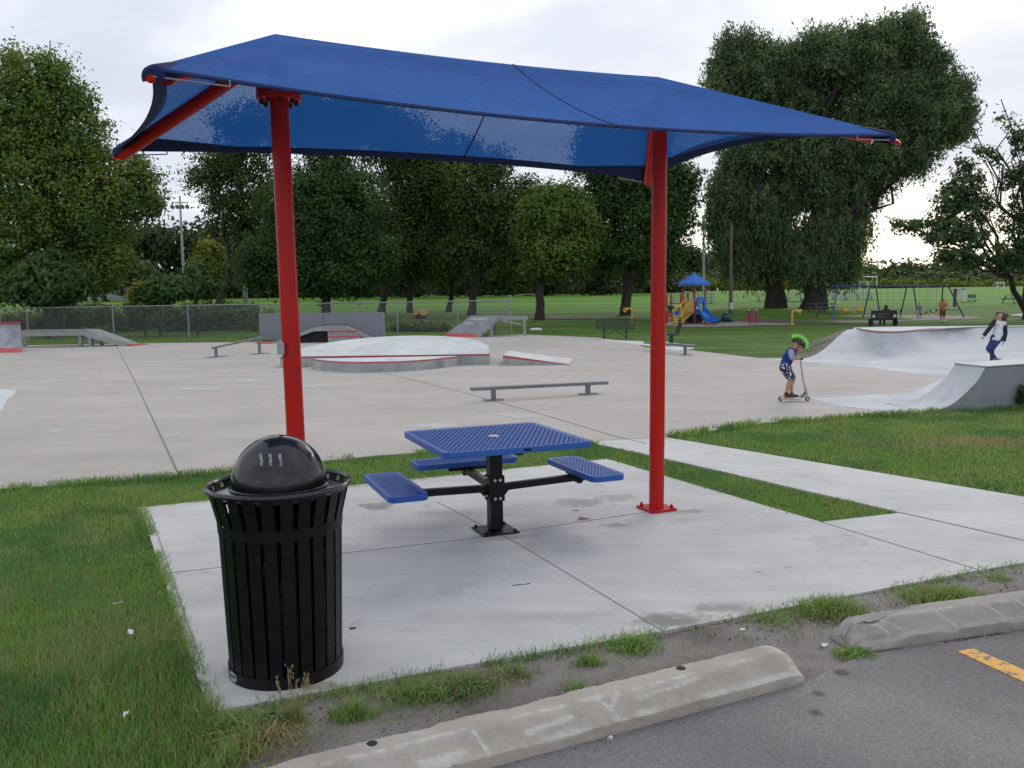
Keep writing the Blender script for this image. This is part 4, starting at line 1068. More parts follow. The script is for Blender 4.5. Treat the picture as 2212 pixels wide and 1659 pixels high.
def park_bench(loc, ang, label, L=1.75):
    root = thing('park_bench', loc, label, 'bench'); M = frm(loc, ang, loc[2])
    def pan(a, b, w_, name):   # coated mesh panel with rounded corners: rim and slats
        mb = MB(M); a = np.array(a, float); b = np.array(b, float); d = b - a
        mb.tube([(-L / 2, *a), (L / 2, *a)], .022, 6); mb.tube([(-L / 2, *b), (L / 2, *b)], .022, 6)
        for s in (-L / 2, 0, L / 2): mb.tube([(s, *a), (s, *b)], .02, 6)
        n = int(L / .04)
        for k in range(n): x = -L / 2 + (k + .5) * L / n; mb.bar((x, *a), (x, *b), .016, .006, (0, 1, .2))
        for k in range(1, 9): q = a + d * k / 9; mb.bar((-L / 2, *q), (L / 2, *q), .012, .006)
        return mb.build(name, M_BGREEN, root)
    pan((-.20, .45), (.20, .43), .4, 'seat'); pan((.24, .52), (.34, .86), .34, 'backrest')
    for s in (-L * .29, L * .29):
        mb = MB(M); mb.box((s, .0, .215), (.07, .09, .43)); mb.box((s, .0, .02), (.10, .42, .04)); mb.box((s, 0, .42), (.06, .40, .05)); mb.bar((s, .18, .42), (s, .27, .50), .06, .05); mb.bar((s, .25, .48), (s, .36, .84), .06, .03); mb.build('leg', M_BGREEN, root)
    mb = MB(M)
    for sg in (-1, 1): mb.bar((0, 0, .40), (sg * L * .27, 0, .06), .025, .025)
    mb.build('brace', M_BGREEN, root); return root
park_bench(G(1329, 731), R(-8), 'dark green metal mesh park bench facing us on the white pad')
park_bench(G(1450, 745), R(-97), 'dark metal park bench seen end-on beside the right red post')
# dark bench with advertising back, seen from behind
q = GT(1909, 704); s_ = q[1] / FOC; root = thing('advert_bench', q, 'black park bench seen from behind with two white triangle emblems on its back', 'bench')
wd = 56 * s_; mb = MB(); mb.box(q + np.array([0, 0, .62]), (wd, .05, .60)); bk_ = mb.build('backrest', M_SBLK, root, bevel=.01)
mb = MB(); mb.box(q + np.array([0, .25, .42]), (wd, .46, .05)); mb.build('seat', M_SBLK, root)
for sg in (-1, 1):
    mb = MB(); mb.box(q + np.array([sg * wd * .47, .1, .2]), (.08, .5, .42)); mb.build('leg', M_SBLK, root)
    mb = MB(); c = q + np.array([sg * wd * .40, -.03, .62]); mb.add([c + np.array([-.11, 0, -.10]), c + np.array([.11, 0, -.10]), c + np.array([0, 0, .10])], [(0, 1, 2)]); mb.build('emblem', M_WHT, bk_)
mb = MB()
for row in (0, 1):
    for k in range(11 - 3 * row): mb.box(q + np.array([-.42 + .068 * k, -.028, .70 - .16 * row]), (.03, .004, .035 + .02 * ((k * 7) % 3)))
mb.build('lettering', plain('dull_lettering', (.18, .18, .18), .6), bk_)

# ---- yellow talk tubes
def talk_tube(px, py, top, side, label, cup=None):
    q = GT(px, py); s_ = q[1] / FOC; h = (py - top) * s_; root = thing('talk_tube', q, label, 'talk tube')
    mb = MB(); r_ = .055
    if cup is None:
        pts = [q, q + up * (h - .15), q + up * (h - .04) + np.array([side * .05, 0, 0]), q + up * h + np.array([side * .16, 0, 0]), q + up * (h - .02) + np.array([side * .26, 0, 0])]
        mb.tube(pts, r_, 10); mb.build('pipe', M_YEL, root, smooth=60)
        A = np.array([[0, 1, 0], [0, 0, 1], [side, 0, 0]], float); 
        a = nz([side * .9, -.35, -.25]); u, w_ = perp(a); mb = MB(); mb.lathe([(.05, 0), (.07, .10), (.12, .24), (.20, .34), (.19, .34), (.10, .22), (.04, .1)], pts[-1] - a * .05, 20, np.array([u, w_, a])); mb.build('horn', M_YEL, root, smooth=50)
    else:
        mb.tube([q, q + up * (h - .3)], r_, 10); mb.tube([q, q + up * .06], .12, 10); mb.build('pipe', M_YEL, root, smooth=60)
        a = nz([-.2, -.8, .35]); u, w_ = perp(a); mb = MB(); mb.lathe([(.05, -.12), (.09, .0), (.16, .16), (.18, .2), (.16, .2), (.07, .05), (0, .03)], q + up * (h - .22), 20, np.array([u, w_, a])); mb.build('horn', M_PBLUE, root, smooth=50)
    mb = MB(); mb.box(q + up * .02, (.22, .22, .04)); mb.build('foot', M_YEL, root)
talk_tube(1365, 697, 666, -1, 'yellow talk tube with horn pointing left behind the green bench')
talk_tube(1711, 701.5, 671, 1, 'yellow talk tube with horn pointing right by the far playground edge')
talk_tube(1462.5, 703, 672, 1, 'yellow talk tube with a blue cup in front of the play tower', 1)

# ---- play tower
tf = GT(1500, 700); Y0 = tf[1]; s_ = Y0 / FOC
root = thing('play_tower', tf, 'playground tower with blue roof, blue slide and yellow stair on red posts', 'play tower')
ux = np.array([.83, .57, 0]) ; uy = np.array([-.57, .83, 0]); S = 1.02
zb = tf[2]
def TP(a, b, z): return tf + ux * a * S + uy * b * S + up * (z)
Hp = 88 * s_; PH = .78
for a, b in ((0, 0), (1, 0), (0, 1), (1, 1)):
    mb = MB(); mb.tube([TP(a, b, -.05), TP(a, b, Hp)], .062, 12); mb.build('post', M_PRED, root, smooth=50)
for pp_, tp in ((TP(-.9, 1.2, 0), 1.95), (TP(-1.0, 1.5, 0), 1.95), (TP(-.06, 1.15, 0), 1.95), (TP(.7, 1.25, 0), 2.0)):
    mb = MB(); mb.tube([pp_ - up * .05, pp_ + up * tp], .06, 12); mb.lathe([(.062, tp), (.062, tp + .05), (.03, tp + .07), (0, tp + .072)], pp_, 12); mb.build('post', M_PRED, root, smooth=50)
# roof: four curved hip faces and a skirt
mb = MB(); cx_ = TP(.5, .5, 0); rows = []
rw, rh = .70 * S, 21 * s_
for k in range(9):
    v = k / 8; r_ = rw * (1 - v) ** .92 + .02; z = Hp + rh * v ** .95 * 1.0
    ring = []
    for a, b in ((-1, -1), (0, -1.03), (1, -1), (1.03, 0), (1, 1), (0, 1.03), (-1, 1), (-1.03, 0), (-1, -1)): ring.append(cx_ + ux * a * r_ + uy * b * r_ + up * z)
    rows.append(ring)
sk = [q - up * .16 for q in rows[0]]; mb.grid([sk] + rows); mb.build('roof', M_PBLUE, root, smooth=30)
mb = MB(); mb.box(TP(.5, .5, PH), (S, S, .06), math.atan2(ux[1], ux[0])); mb.build('platform', plain('deck_brown', (.12, .07, .05), .8), root)
mb = MB(); mb.box(TP(.5, .95, PH + .45), (S * .9, .04, .8), math.atan2(ux[1], ux[0])); mb.build('back_panel', M_YELP, root)
# slide on the right-front side
sd_ = -uy; sc = TP(.62, 0, 0); prof = [(0.02, PH + .05), (.25, PH - .02), (.55, PH - .28), (.9, PH - .55), (1.2, .22), (1.5, .16), (1.62, .17)]
mb = MB(); rows = []
sx_dir = nz([.36, -.93, 0])
for d_, z in prof:
    c = sc + sx_dir * d_ * 1.02 + up * z; lat = nz(np.cross(sx_dir, up)); w_ = .30
    rows.append([c - lat * (w_ + .05) + up * .22, c - lat * w_ + up * .24, c - lat * (w_ - .02) + up * .03, c - up * .0, c + lat * (w_ - .02) + up * .03, c + lat * w_ + up * .24, c + lat * (w_ + .05) + up * .22, c + lat * (w_ + .02) - up * .08, c - lat * (w_ + .02) - up * .08, c - lat * (w_ + .05) + up * .22])
mb.grid(rows); sl_ = mb.build('slide', M_PBLUE, root, smooth=40)
mb = MB(); n = 14; ax_ = ux; arch = []
c = TP(.55, -.02, PH); 
for rr, hh in ((.44, 1.02), (.23, .72)):
    arch.append([c + ux * rr * math.cos(PI * k / n) * 1.0 + up * (hh - rr + rr * math.sin(PI * k / n) + 0) for k in range(n + 1)])
o_, i_ = arch; o_ = [o_[0] - up * .75] + o_ + [o_[-1] - up * .75]; i_ = [i_[0] - up * .45] + i_ + [i_[-1] - up * .45]
mb.grid([[p - uy * .1 for p in i_], [p - uy * .1 for p in o_], [p + uy * .06 for p in o_], [p + uy * .06 for p in i_], [p - uy * .1 for p in i_]]); mb.build('slide_hood', M_PBLUE, root, smooth=40)
mb = MB(); mb.tube([rows[-2][3] - up * .1, rows[-2][3] * np.array([1, 1, 0]) + up * zb], .04, 8); mb.build('slide_leg', M_SBLK, root)
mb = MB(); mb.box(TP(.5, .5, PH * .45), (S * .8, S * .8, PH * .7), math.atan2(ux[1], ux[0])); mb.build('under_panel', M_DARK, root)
# yellow stair to the left-front
st0, st1 = TP(-.08, .35, PH), AP(1466, 699, Y0 - .5); st1[2] = zb; sdv = st1 - st0
for off in (-.32, .32):
    lat = nz(np.cross(flat(sdv), up)) * off; mb = MB()
    a0, a1 = st0 + lat + up * .85, st1 + lat + up * .95; b0, b1 = st0 + lat + up * .02, st1 + lat + up * .18
    mb.tube([a0, a1, st1 + lat], .035, 8); mb.tube([a0, st0 + lat], .035, 8); mb.tube([b0, b1], .03, 8)
    for k in range(1, 9): s = k / 9; mb.tube([lerp(a0, a1, s), lerp(b0, b1, s)], .016, 6)
    mb.build('stair_railing', M_YEL, root, smooth=60)
mb = MB()
for k in range(5): s = (k + .5) / 5; c = lerp(st0, st1, s) ; mb.box(c + up * .02, (.7, .24, .05), math.atan2(sdv[1], sdv[0]) + PI / 2)
mb.build('steps', M_DARK, root)
c = AP(1463.5, 684, Y0 + .1); mb = MB(); mb.box(np.array([c[0], c[1], zb + .66]), (19 * s_, .06, 1.3), R(6)); pnl = mb.build('play_panel', M_YELP, root, bevel=.02)
mb = MB()
for i in range(3):
    for j in range(4): mb.box(np.array([c[0] + (-.13 + .09 * j), c[1] - .04, zb + 1.02 - .14 * i]), (.055, .02, .09), R(6))
mb.build('number_blocks', M_DARK, pnl)
mb = MB(); mb.box(AP(1506, 664.5, Y0 - .08), (.10, .02, .15)); mb.build('notice', M_WHT, root)

# ---- frog climber
q = GT(1567, 696); root = thing('frog_climber', q, 'dark green frog-shaped plastic climber beside the slide', 'climber')
mb = MB(); s_ = q[1] / FOC; k = s_ * 22
mb.sphere(q + up * k * .45, (k * .42, k * .5, k * .48), 18, 12); mb.sphere(q + up * k * .80 - np.array([0, .1, 0]), (k * .26, k * .3, k * .2), 16, 10)
for sg in (-1, 1):
    mb.sphere(q + np.array([sg * k * .14, -.05, k * .96]), k * .10, 12, 8); mb.sphere(q + np.array([sg * k * .50, 0, k * .22]), (k * .24, k * .34, k * .26), 14, 10); mb.sphere(q + np.array([sg * k * .52, -.25, k * .06]), (k * .2, k * .2, k * .08), 12, 8)
mb.build('body', M_FROG, root, smooth=80)
mb = MB()
for sg in (-1, 1): mb.sphere(q + np.array([sg * k * .14, -.05 - k * .09, k * .97]), k * .04, 8, 6)
mb.build('eyes', M_WHT, root)
# ---- activity panel on two red posts
a, b = GT(1618, 699), GT(1633.5, 699); s_ = a[1] / FOC; hp_ = 29 * s_; root = thing('activity_panel', (a + b) / 2, 'small activity panel of orange bars between two red posts', 'play panel')
for p in (a, b):
    mb = MB(); mb.tube([p, p + up * hp_], .06, 10); pp_ = mb.build('post', M_PRED, root, smooth=50); mb = MB(); mb.sphere(p + up * hp_, (.065, .065, .05), 10, 6); mb.build('cap', M_WHT, pp_)
mb = MB(); mb.bar(lerp(a, b, .1) + up * hp_ * .52, lerp(a, b, .9) + up * hp_ * .52, .04, hp_ * .86); mb.build('board', plain('purple_board', (.06, .05, .15), .5), root)
mb = MB(); d = flat(b - a)
for i in range(4):
    for j in range(6): mb.box(lerp(a, b, .24 + .17 * i) + up * hp_ * (.18 + .13 * j) - np.array([0, .035, 0]), (.05, .03, .08))
mb.build('beads', plain('orange_bead', (.42, .13, .04), .5), root)

# ---- swings
bL, bR = GT(1800, 689), GT(2048, 685.5); yb = (bL[1] + bR[1]) / 2
tl, tr = AP(1798, 618.5, yb), AP(2049, 617.5, yb); root = thing('swing_set', (bL + bR) / 2, 'long blue pipe swing set on four A-frames with bucket and belt seats', 'swing set')
mb = MB(); mb.tube([tl, tr], .055, 10); mb.build('top_beam', M_SWB, root, smooth=60)
def bx_(px): s = (px - 1798) / (2049 - 1798); return lerp(tl, tr, s)
for t_x, f in ((1809, (1798, 693)), (1799, (1762, 687)), (1879, (1864.7, 686)), (1892, (1901, 683)), (1959, (1945, 684)), (1973, (1983, 686)), (2037, (2032, 683.5)), (2048, (2083, 686))):
    mb = MB(); mb.tube([bx_(t_x), GT(*f)], .046, 10); mb.build('leg', M_SWB, root, smooth=60)
M_CHAIN = plain('chain_steel', (.12, .12, .125), .5, .5)
for px, py, kind in ((1828, 670, 'b'), (1857.6, 669, 'b'), (1910.5, 675, 's'), (1938, 673, 's'), (2016, 672, 's'), (1994, 676, 's')):
    t0 = bx_(px); c = AP(px, py, yb); w_ = .24
    mb = MB()
    if kind == 'b':
        rows = []
        for k, (rr, z) in enumerate(((.20, .16), (.22, .02), (.20, -.14), (.10, -.20), (.02, -.21))): rows.append([c + np.array([rr * math.cos(a) * 1.2, rr * math.sin(a), z + (.07 * math.cos(2 * a) if k == 0 else 0)]) for a in np.linspace(0, 2 * PI, 17)])
        mb.grid(rows); st = mb.build('bucket_seat', M_YEL, root, smooth=60)
    else:
        rows = [[c + np.array([w_ * math.cos(a), o, -.22 * math.sin(a) + .12]) for a in np.linspace(0, PI, 13)] for o in (-.09, .09)]
        rows += [[p - up * .035 for p in rows[1]], [p - up * .035 for p in rows[0]], rows[0]]
        mb.grid(rows); st = mb.build('belt_seat', M_SBLK, root, smooth=50)
    mb = MB()
    for sg in (-1, 1): mb.tube([c + np.array([sg * w_, 0, .12]), np.array([t0[0] + sg * w_, t0[1], t0[2]])], .008, 4)
    mb.build('chains', M_CHAIN, st)

# ---- bleachers
def bleacher(px0, px1, py, top, label, n=4):
    a, b = GT(px0, py), GT(px1, py); b[2] = a[2]; d = flat(b - a); nn = np.array([-d[1], d[0], 0]); L = np.linalg.norm(b - a); s_ = a[1] / FOC; H = (py - top) * s_
    root = thing('bleacher', (a + b) / 2, label, 'bleacher')
    for k in range(n):
        z = H * (k + 1) / n; o = nn * .6 * k
        mb = MB(); mb.bar(a + o + up * z, b + o + up * z, .26, .05); mb.build('seat_plank', M_ALU, root)
        mb = MB(); mb.bar(a + o - nn * .28 + up * (z - .2), b + o - nn * .28 + up * (z - .2), .22, .04); mb.build('foot_plank', M_ALU, root)
    for s in (.08, .36, .64, .92):
        p = lerp(a, b, s); mb = MB(); mb.bar(p + up * .05, p + nn * .6 * (n - 1) + up * .05, .05, .05); mb.bar(p + up * .05, p + nn * .6 * (n - 1) + up * (H - .05), .05, .05)
        for k in range(n): mb.bar(p + nn * .6 * k, p + nn * .6 * k + up * (H * (k + 1) / n), .05, .05, (1, 0, 0))
        mb.build('frame', M_GALV, root)
    return root
bleacher(1795, 1893, 648, 633, 'aluminium bleacher behind the left half of the swing set')
bleacher(1632, 1742, 651.5, 635, 'aluminium bleacher half hidden behind the willow trunks')
bleacher(1446, 1545, 656, 633.5, 'aluminium bleacher behind the play tower')
# ---- soccer goals
def goal(px0, px1, py, top, label, r_=.07, depth=1.6):
    a, b = GT(px0, py), GT(px1, py); Yg = (a[1] + b[1]) / 2; s_ = Yg / FOC; h = (py - top) * s_; b[1] = a[1]; b[2] = a[2]; root = thing('soccer_goal', (a + b) / 2, label, 'soccer goal'); o = np.array([0, depth, 0])
    mb = MB(); mb.tube([a, a + up * h, b + up * h, b], r_, 8); mb.build('goal_frame', M_WHT, root, smooth=60)
    mb = MB()
    for p in (a, b): mb.tube([p + up * h, p + o * .35 + up * h * .98, p + o], r_ * .7, 6); mb.tube([p, p + o], r_ * .6, 6)
    mb.tube([a + o, b + o], r_ * .6, 6); mb.build('back_stays', M_WHT, root, smooth=60)
goal(1856, 1922, 627, 598, 'large white soccer goal beyond the swing set', .11, 3.5)
goal(1862, 1887, 626.5, 609, 'small white soccer goal inside the large goal frame', .09)
goal(2154, 2181, 625, 611, 'distant white soccer goal near the right edge', .09)
q = GT(1846, 627); s_ = q[1] / FOC; root = thing('marker_post', q, 'slim pale post left of the large soccer goal', 'post'); mb = MB(); mb.tube([q, q + up * 23 * s_], .09, 8); mb.build('shaft', M_WHT, root); mb = MB(); mb.sphere(q + up * 23 * s_, .12, 8, 6); mb.build('cap', M_WHT, root)
# ---- white pillar, meter box, white plank seat, green benches, picnic tables
q = GT(2081, 652); s_ = q[1] / FOC; root = thing('white_pillar', q, 'white pillar with blue cap beyond the swing set', 'pillar'); mb = MB(); mb.box(q + up * 13 * s_, (9 * s_, 9 * s_, 26 * s_)); mb.build('shaft', M_WHT, root, bevel=.03); mb = MB(); mb.box(q + up * 27 * s_, (8 * s_, 8 * s_, 4 * s_)); mb.build('cap', M_TEAL, root, bevel=.05)
q = GT(2062, 664); s_ = q[1] / FOC; root = thing('meter_post', q, 'grey meter box on a wooden post behind the right end of the swing set', 'meter box'); mb = MB(); mb.box(q + up * 20 * s_, (5 * s_, 5 * s_, 40 * s_)); mb.build('post', M_WOODG, root); mb = MB(); mb.box(q + np.array([5 * s_, -.15, 35 * s_]), (7 * s_, .25, 12 * s_)); mb.build('meter_cabinet', M_ALU, root, bevel=.02)
def plank_seat(px0, px1, py, top, mat, label, name='plank_bench', back=False):
    a, b = GT(px0, py), GT(px1, py); b[2] = a[2]; s_ = a[1] / FOC; h = (py - top) * s_; root = thing(name, (a + b) / 2, label, 'bench'); mb = MB(); mb.bar(a + up * h, b + up * h, .35, .06); mb.build('seat', mat, root)
    for s in (.12, .88): mb = MB(); q = lerp(a, b, s); mb.box(q + up * h * .48, (.08, .3, h * .95)); mb.build('leg', M_GALV, root)
    if back: mb = MB(); mb.bar(a + up * (h + .38), b + up * (h + .38), .05, .35); mb.build('backrest', mat, root)
plank_seat(2045, 2073, 669, 665.5, M_WHT, 'low white plank bench behind the right end of the swing set')
plank_seat(2090, 2108, 652, 649, M_TEAL, 'teal park bench right of the white pillar', back=True)
plank_seat(886, 940, 642, 638.8, M_WHT, 'low white plank bench far out on the field, left one', 'field_bench')
plank_seat(1121, 1156, 640, 636.2, M_WHT, 'low white plank bench far out on the field beside the round green tree', 'field_bench')
def picnic(px, py, mat, label, w_=1.9):
    q = GT(px, py); root = thing('park_table', q, label, 'picnic table'); M = frm(q, R(12), q[2])
    mb = MB(M); [mb.box((0, -.3 + .15 * k, .74), (w_, .13, .04)) for k in range(5)]; mb.build('tabletop', mat, root)
    for sg in (-1, 1): mb = MB(M); [mb.box((0, sg * .68 + o, .44), (w_, .12, .04)) for o in (-.07, .07)]; mb.build('bench_plank', mat, root)
    for s in (-.36, .36):
        mb = MB(M); mb.bar((s * w_, -.3, .72), (s * w_, -.75, 0), .05, .09, (1, 0, 0)); mb.bar((s * w_, .3, .72), (s * w_, .75, 0), .05, .09, (1, 0, 0)); mb.bar((s * w_, -.78, .40), (s * w_, .78, .40), .05, .09); mb.build('leg', mat, root)
picnic(1774, 676, M_WOODG, 'dark wooden picnic table beside the right willow trunk')
picnic(2196, 655, M_TEAL, 'green picnic table at the far right edge under the leaning tree', 2.4)

# ---- poles
M_LAMP = plain('lamp_housing', (.20, .20, .205), .7)
def flood(px, py, top, label, n=4, wid=26):
    q = GT(px, py)
    if q[1] > 125: q = AP(px, py, 120); q[2] = float(terrain(q[0], q[1]))
    s_ = q[1] / FOC; h = (py - top) * s_; root = thing('floodlight_pole', q, label, 'light pole')
    mb = MB(); mb.tube([q - up * .2, q + up * h], [.20, .11], 12); mb.build('mast', M_GALV, root, smooth=60)
    mb = MB(); w_ = wid * s_; mb.bar(q + up * (h - .8) - np.array([w_ / 2, 0, 0]), q + up * (h - .8) + np.array([w_ / 2, 0, 0]), .10, .10); mb.build('crossarm', M_GALV, root)
    for k in range(n):
        c = q + up * (h - 1.35) + np.array([(-.5 + k / (n - 1)) * w_ * .92, -.1, 0]); mb = MB(); a = nz([0, -.85, -.5]); u, w2 = perp(a)
        mb.lathe([(.04, -.28), (.18, -.18), (.27, .03), (.28, .07), (.26, .07), (.14, .05), (0, .05)], c, 14, np.array([u, w2, a])); mb.tube([c - a * .2, c + up * .55], .04, 6); mb.build('lamp', M_LAMP, root, smooth=50)
flood(400, 651, 428, 'tall grey floodlight pole between the trees at the left', 4, 34)
flood(1519.5, 629, 463, 'tall grey floodlight pole just right of the right red post', 4, 24)
q = AP(1578.5, 656, 64); q[2] = float(terrain(q[0], q[1])); s_ = q[1] / FOC; root = thing('utility_pole', q, 'brown wooden utility pole at the left side of the willow', 'utility pole'); mb = MB(); mb.tube([q - up * .2, q + up * 195 * s_], [.15, .11], 12); mb.build('shaft', plain('pole_wood', (.12, .10, .085), .9, var=.3, scale=1.5, bump=.5), root, smooth=60); mb = MB(); mb.box(q + up * 22 * s_ - np.array([0, .22, 0]), (.25, .04, .5)); mb.build('notice_plate', M_ALU, root)
q = GT(531, 658); s_ = q[1] / FOC; root = thing('grey_pole', q, 'pale grey wooden pole half hidden by leaves left of the left red post', 'utility pole'); mb = MB(); mb.tube([q - up * .2, q + up * 190 * s_], [.26, .19], 12); mb.build('shaft', plain('pale_pole', (.20, .20, .20), .9, var=.3, scale=1.5, bump=.4), root, smooth=60); mb = MB(); mb.box(q + up * 40 * s_ - np.array([0, .24, 0]), (.3, .04, .4)); mb.build('notice_plate', M_ALU, root)
# ---- tree stump with two cut faces
q = GT(908, 690); s_ = q[1] / FOC; root = thing('tree_stump', q, 'cut tree stump with two fresh orange saw faces behind the fence', 'tree stump')
M_BARK = plain('bark', (0.036, 0.029, 0.023), .95, var=.35, scale=3, bump=1.0, bscale=25)
M_CUT = plain('sawn_wood', (.55, .30, .11), .8, var=.25, scale=9)
for dx, dz, rr in ((-8, 16, 7), (7, 16, 9)):
    c = q + np.array([dx * s_, -.15, dz * s_]); a = nz([.25 if dx > 0 else -.3, -.8, .25]); u, w2 = perp(a); k = 10
    mb = MB(); mb.tube([q + np.array([dx * s_ * .3, .25, -.1]), q + np.array([dx * s_ * .6, .2, dz * s_ * .6]), c - a * .25, c], [rr * s_ * 1.2, rr * s_ * 1.05, rr * s_, rr * s_ * .98], 14, cap=False); lg = mb.build('log', M_BARK, root, smooth=60)
    mb = MB(); mb.lathe([(0, .012), (rr * s_ * .95, .012), (rr * s_ * .98, -.01)], c, 16, np.array([u, w2, a])); mb.build('sawn_face', M_CUT, lg)
q = GT(1158, 711.5); mb = MB(); mb.lathe([(0, .10), (.28, .09), (.40, .02), (.42, -.05)], q, 12); o = mb.build('flat_stone', M_WHITE, smooth=50); o.location = (0, 0, 0); props(o, 'flat pale stone lying in the grass right of the launch ramp', 'stone')
# ---- house glimpsed through the left trees
q = AP(268, 622, 128); q[2] = float(terrain(q[0], q[1])); s_ = 128 / FOC; root = thing('house', q, 'pale house glimpsed between the trees at the far left', 'house')
W_, D_, H_ = 110 * s_, 7, 2.7; c = q + up * 1.2
mb = MB(); mb.box(c + up * H_ / 2, (W_, D_, H_)); wl = mb.build('wall', plain('pale_siding', (.24, .25, .26), .8), root)
mb = MB(); e = .5; mb.add([c + np.array([sx * (W_ / 2 + e), sy * (D_ / 2 + e), H_]) for sx, sy in ((-1, -1), (1, -1), (1, 1), (-1, 1))] + [c + np.array([-W_ / 2, 0, H_ + 2]), c + np.array([W_ / 2, 0, H_ + 2])], [(0, 1, 5, 4), (2, 3, 4, 5), (1, 2, 5), (3, 0, 4), (3, 2, 1, 0)]); mb.build('roof', plain('roof_shingle', (.06, .055, .055), .9), root)
for sx in (-.38, -.12, .14, .38):
    mb = MB(); mb.box(c + np.array([sx * W_, -D_ / 2 - .03, 1.5]), (1.3, .08, 1.2)); fr = mb.build('window', M_WHT, root); mb = MB(); mb.box(c + np.array([sx * W_, -D_ / 2 - .08, 1.5]), (1.1, .04, 1.0)); mb.build('pane', plain('window_glass', (.03, .035, .04), .1), fr)
mb = MB(); mb.box(q + np.array([0, 0, .5]), (W_, D_, 1.6)); mb.build('foundation', M_SIDE, root)

# ================================================================ kerb stops
M_CURB = concrete('kerb_concrete', (0.47, 0.425, 0.36), mottle=.2, stain=(.62, .59, .54), stain_amt=.6, stain_lo=.54, fine=.16, big=3.0, rough=.92)
M_CURB2 = concrete('kerb_concrete_grey', (0.38, 0.355, 0.32), mottle=.18, stain=(.30, .28, .25), stain_amt=.6, stain_lo=.57, fine=.14, big=2.6, rough=.92)
def kerb(a, b, name, mat, label, H=.135, W=.235, seed=1, chip=.035, scr=(), brk=0.0):
    a = np.array([*a[:2], -.012]); b = np.array([*b[:2], -.012]); d = flat(b - a); n = np.array([-d[1], d[0], 0]); L = np.linalg.norm(b - a); rs = np.random.default_rng(seed)
    prof = [(0, 0), (.002, .055), (.018, .068), (.085, H - .008), (.10, H), (W - .055, H), (W - .035, H - .006), (W - .004, .07), (W, 0)]
    prof = [np.array(p) for p in prof]
    # refine the profile so that it can be roughened
    PR = []
    for i in range(len(prof) - 1):
        k = max(1, int(np.linalg.norm(prof[i + 1] - prof[i]) / .012))
        PR += [prof[i] + (prof[i + 1] - prof[i]) * j / k for j in range(k)]
    PR.append(prof[-1]); PR = np.array(PR); ns = int(L / .011); rows = []
    S_ = np.concatenate([[0, .012, .03, .06], np.linspace(.09, L - .09, ns), [L - .06, L - .03, L - .012, L]])
    I = np.arange(len(PR)); SS, II = np.meshgrid(S_, I, indexing='ij'); Oo = PR[II, 0]; Zz = PR[II, 1]
    r_ = (vnoise(SS * 14, II * .45, seed) - .5) * .005 + (vnoise(SS * 55, II * 1.7, seed + 3) - .5) * .004
    ridge_ = np.maximum(np.exp(-((Zz - .062) / .010) ** 2) * (Oo < W / 2), np.exp(-(((Zz - H) / .007) ** 2 + ((Oo - .095) / .012) ** 2)))
    chipn = np.maximum(0, vnoise(SS * 5, 7 + II * .1, seed + 9) - .62); r_ = r_ - chip * chipn * (np.exp(-((Zz - .062) / .012) ** 2) + np.exp(-((Zz - H) / .012) ** 2))
    if brk: r_ = r_ - brk * np.clip(1 - SS / .30, 0, 1) * (.25 + 1.2 * (vnoise(SS * 17, II * .30, seed + 20) * .6 + vnoise(SS * 45, II * .9, seed + 21) * .4)) * np.clip(Zz / .05, 0, 1)
    e = np.minimum(SS, L - SS); sh = np.where(e > .09, 1, .62 + .38 * np.sqrt(np.maximum(0, 1 - (1 - np.minimum(e, .09) / .09) ** 2)))
    zz = Zz * np.where(Zz > .03, sh, 1) + r_ * np.where(Zz > .02, .8, 0); oo = W / 2 + (Oo - W / 2) * (.93 + .07 * sh) + r_ * np.where(Oo < W / 2, -.5, .5) * np.where(Zz > .01, 1, .4)
    P = a + SS[..., None] * d + oo[..., None] * n + zz[..., None] * up
    wear = ridge_ * np.clip((vnoise(SS * 9, II * .3, seed + 5) * .6 + vnoise(SS * 40, II * 1.3, seed + 6) * .4 - .36) * 4, 0, 1)
    for line, hw in scr:
        for (s0, o0), (s1, o1) in zip(line[:-1], line[1:]):
            px_, py_ = SS - s0, Oo - o0; lx, ly = s1 - s0, o1 - o0; t_ = np.clip((px_ * lx + py_ * ly) / (lx * lx + ly * ly), 0, 1); dd = np.hypot(px_ - t_ * lx, py_ - t_ * ly)
            wear = np.maximum(wear, np.clip(1.6 - dd / hw, 0, 1) * (.45 + .55 * (vnoise(SS * 70, II * 2.1, seed + 8) > .35)))
    wear = np.maximum(wear, np.clip(1 - e / .10, 0, 1) * (vnoise(SS * 30, II * .9, seed + 2) > .45) * .8)
    mb = MB(); mb.grid(P, flip=True); k = len(PR); mb.add(list(P[0]), [tuple(range(k))]); mb.add(list(P[-1]), [tuple(range(k - 1, -1, -1))])
    root = thing(name, (a + b) / 2, label, 'parking kerb'); o = mb.build('kerb_body', mat, root, smooth=24)
    at_ = o.data.attributes.new('wear', 'FLOAT', 'POINT'); at_.data.foreach_set('value', np.concatenate([wear.ravel(), wear[0], wear[-1]]).astype(np.float32)); return root, a, d, n, L
def worn(mat, col):
    t = NT(mat.node_tree); b = t.n['Principled BSDF']; c = b.inputs['Base Color'].links[0].from_socket; v = t.pos(); f = t.new('ShaderNodeAttribute', attribute_name='wear').outputs['Fac']
    pock = t.ramp(t.vor(v, 38.0), [(.10, 1.0), (.17, 0.0)]); pg = t.ramp(t.noise(v, 8.0, 2.0), [(.52, 0.), (.58, 1.)]); c = t.mix(t.math('MULTIPLY', t.math('MULTIPLY', pock, pg), .7), c, tuple(x * .25 for x in col))
    t.put(b.inputs['Base Color'], t.mix(t.math('MULTIPLY', f, t.ramp(t.noise(v, 120, 4.), [(.3, .35), (.6, 1.)])), c, col))
worn(M_CURB, (.66, .64, .59)); worn(M_CURB2, (.50, .48, .45))
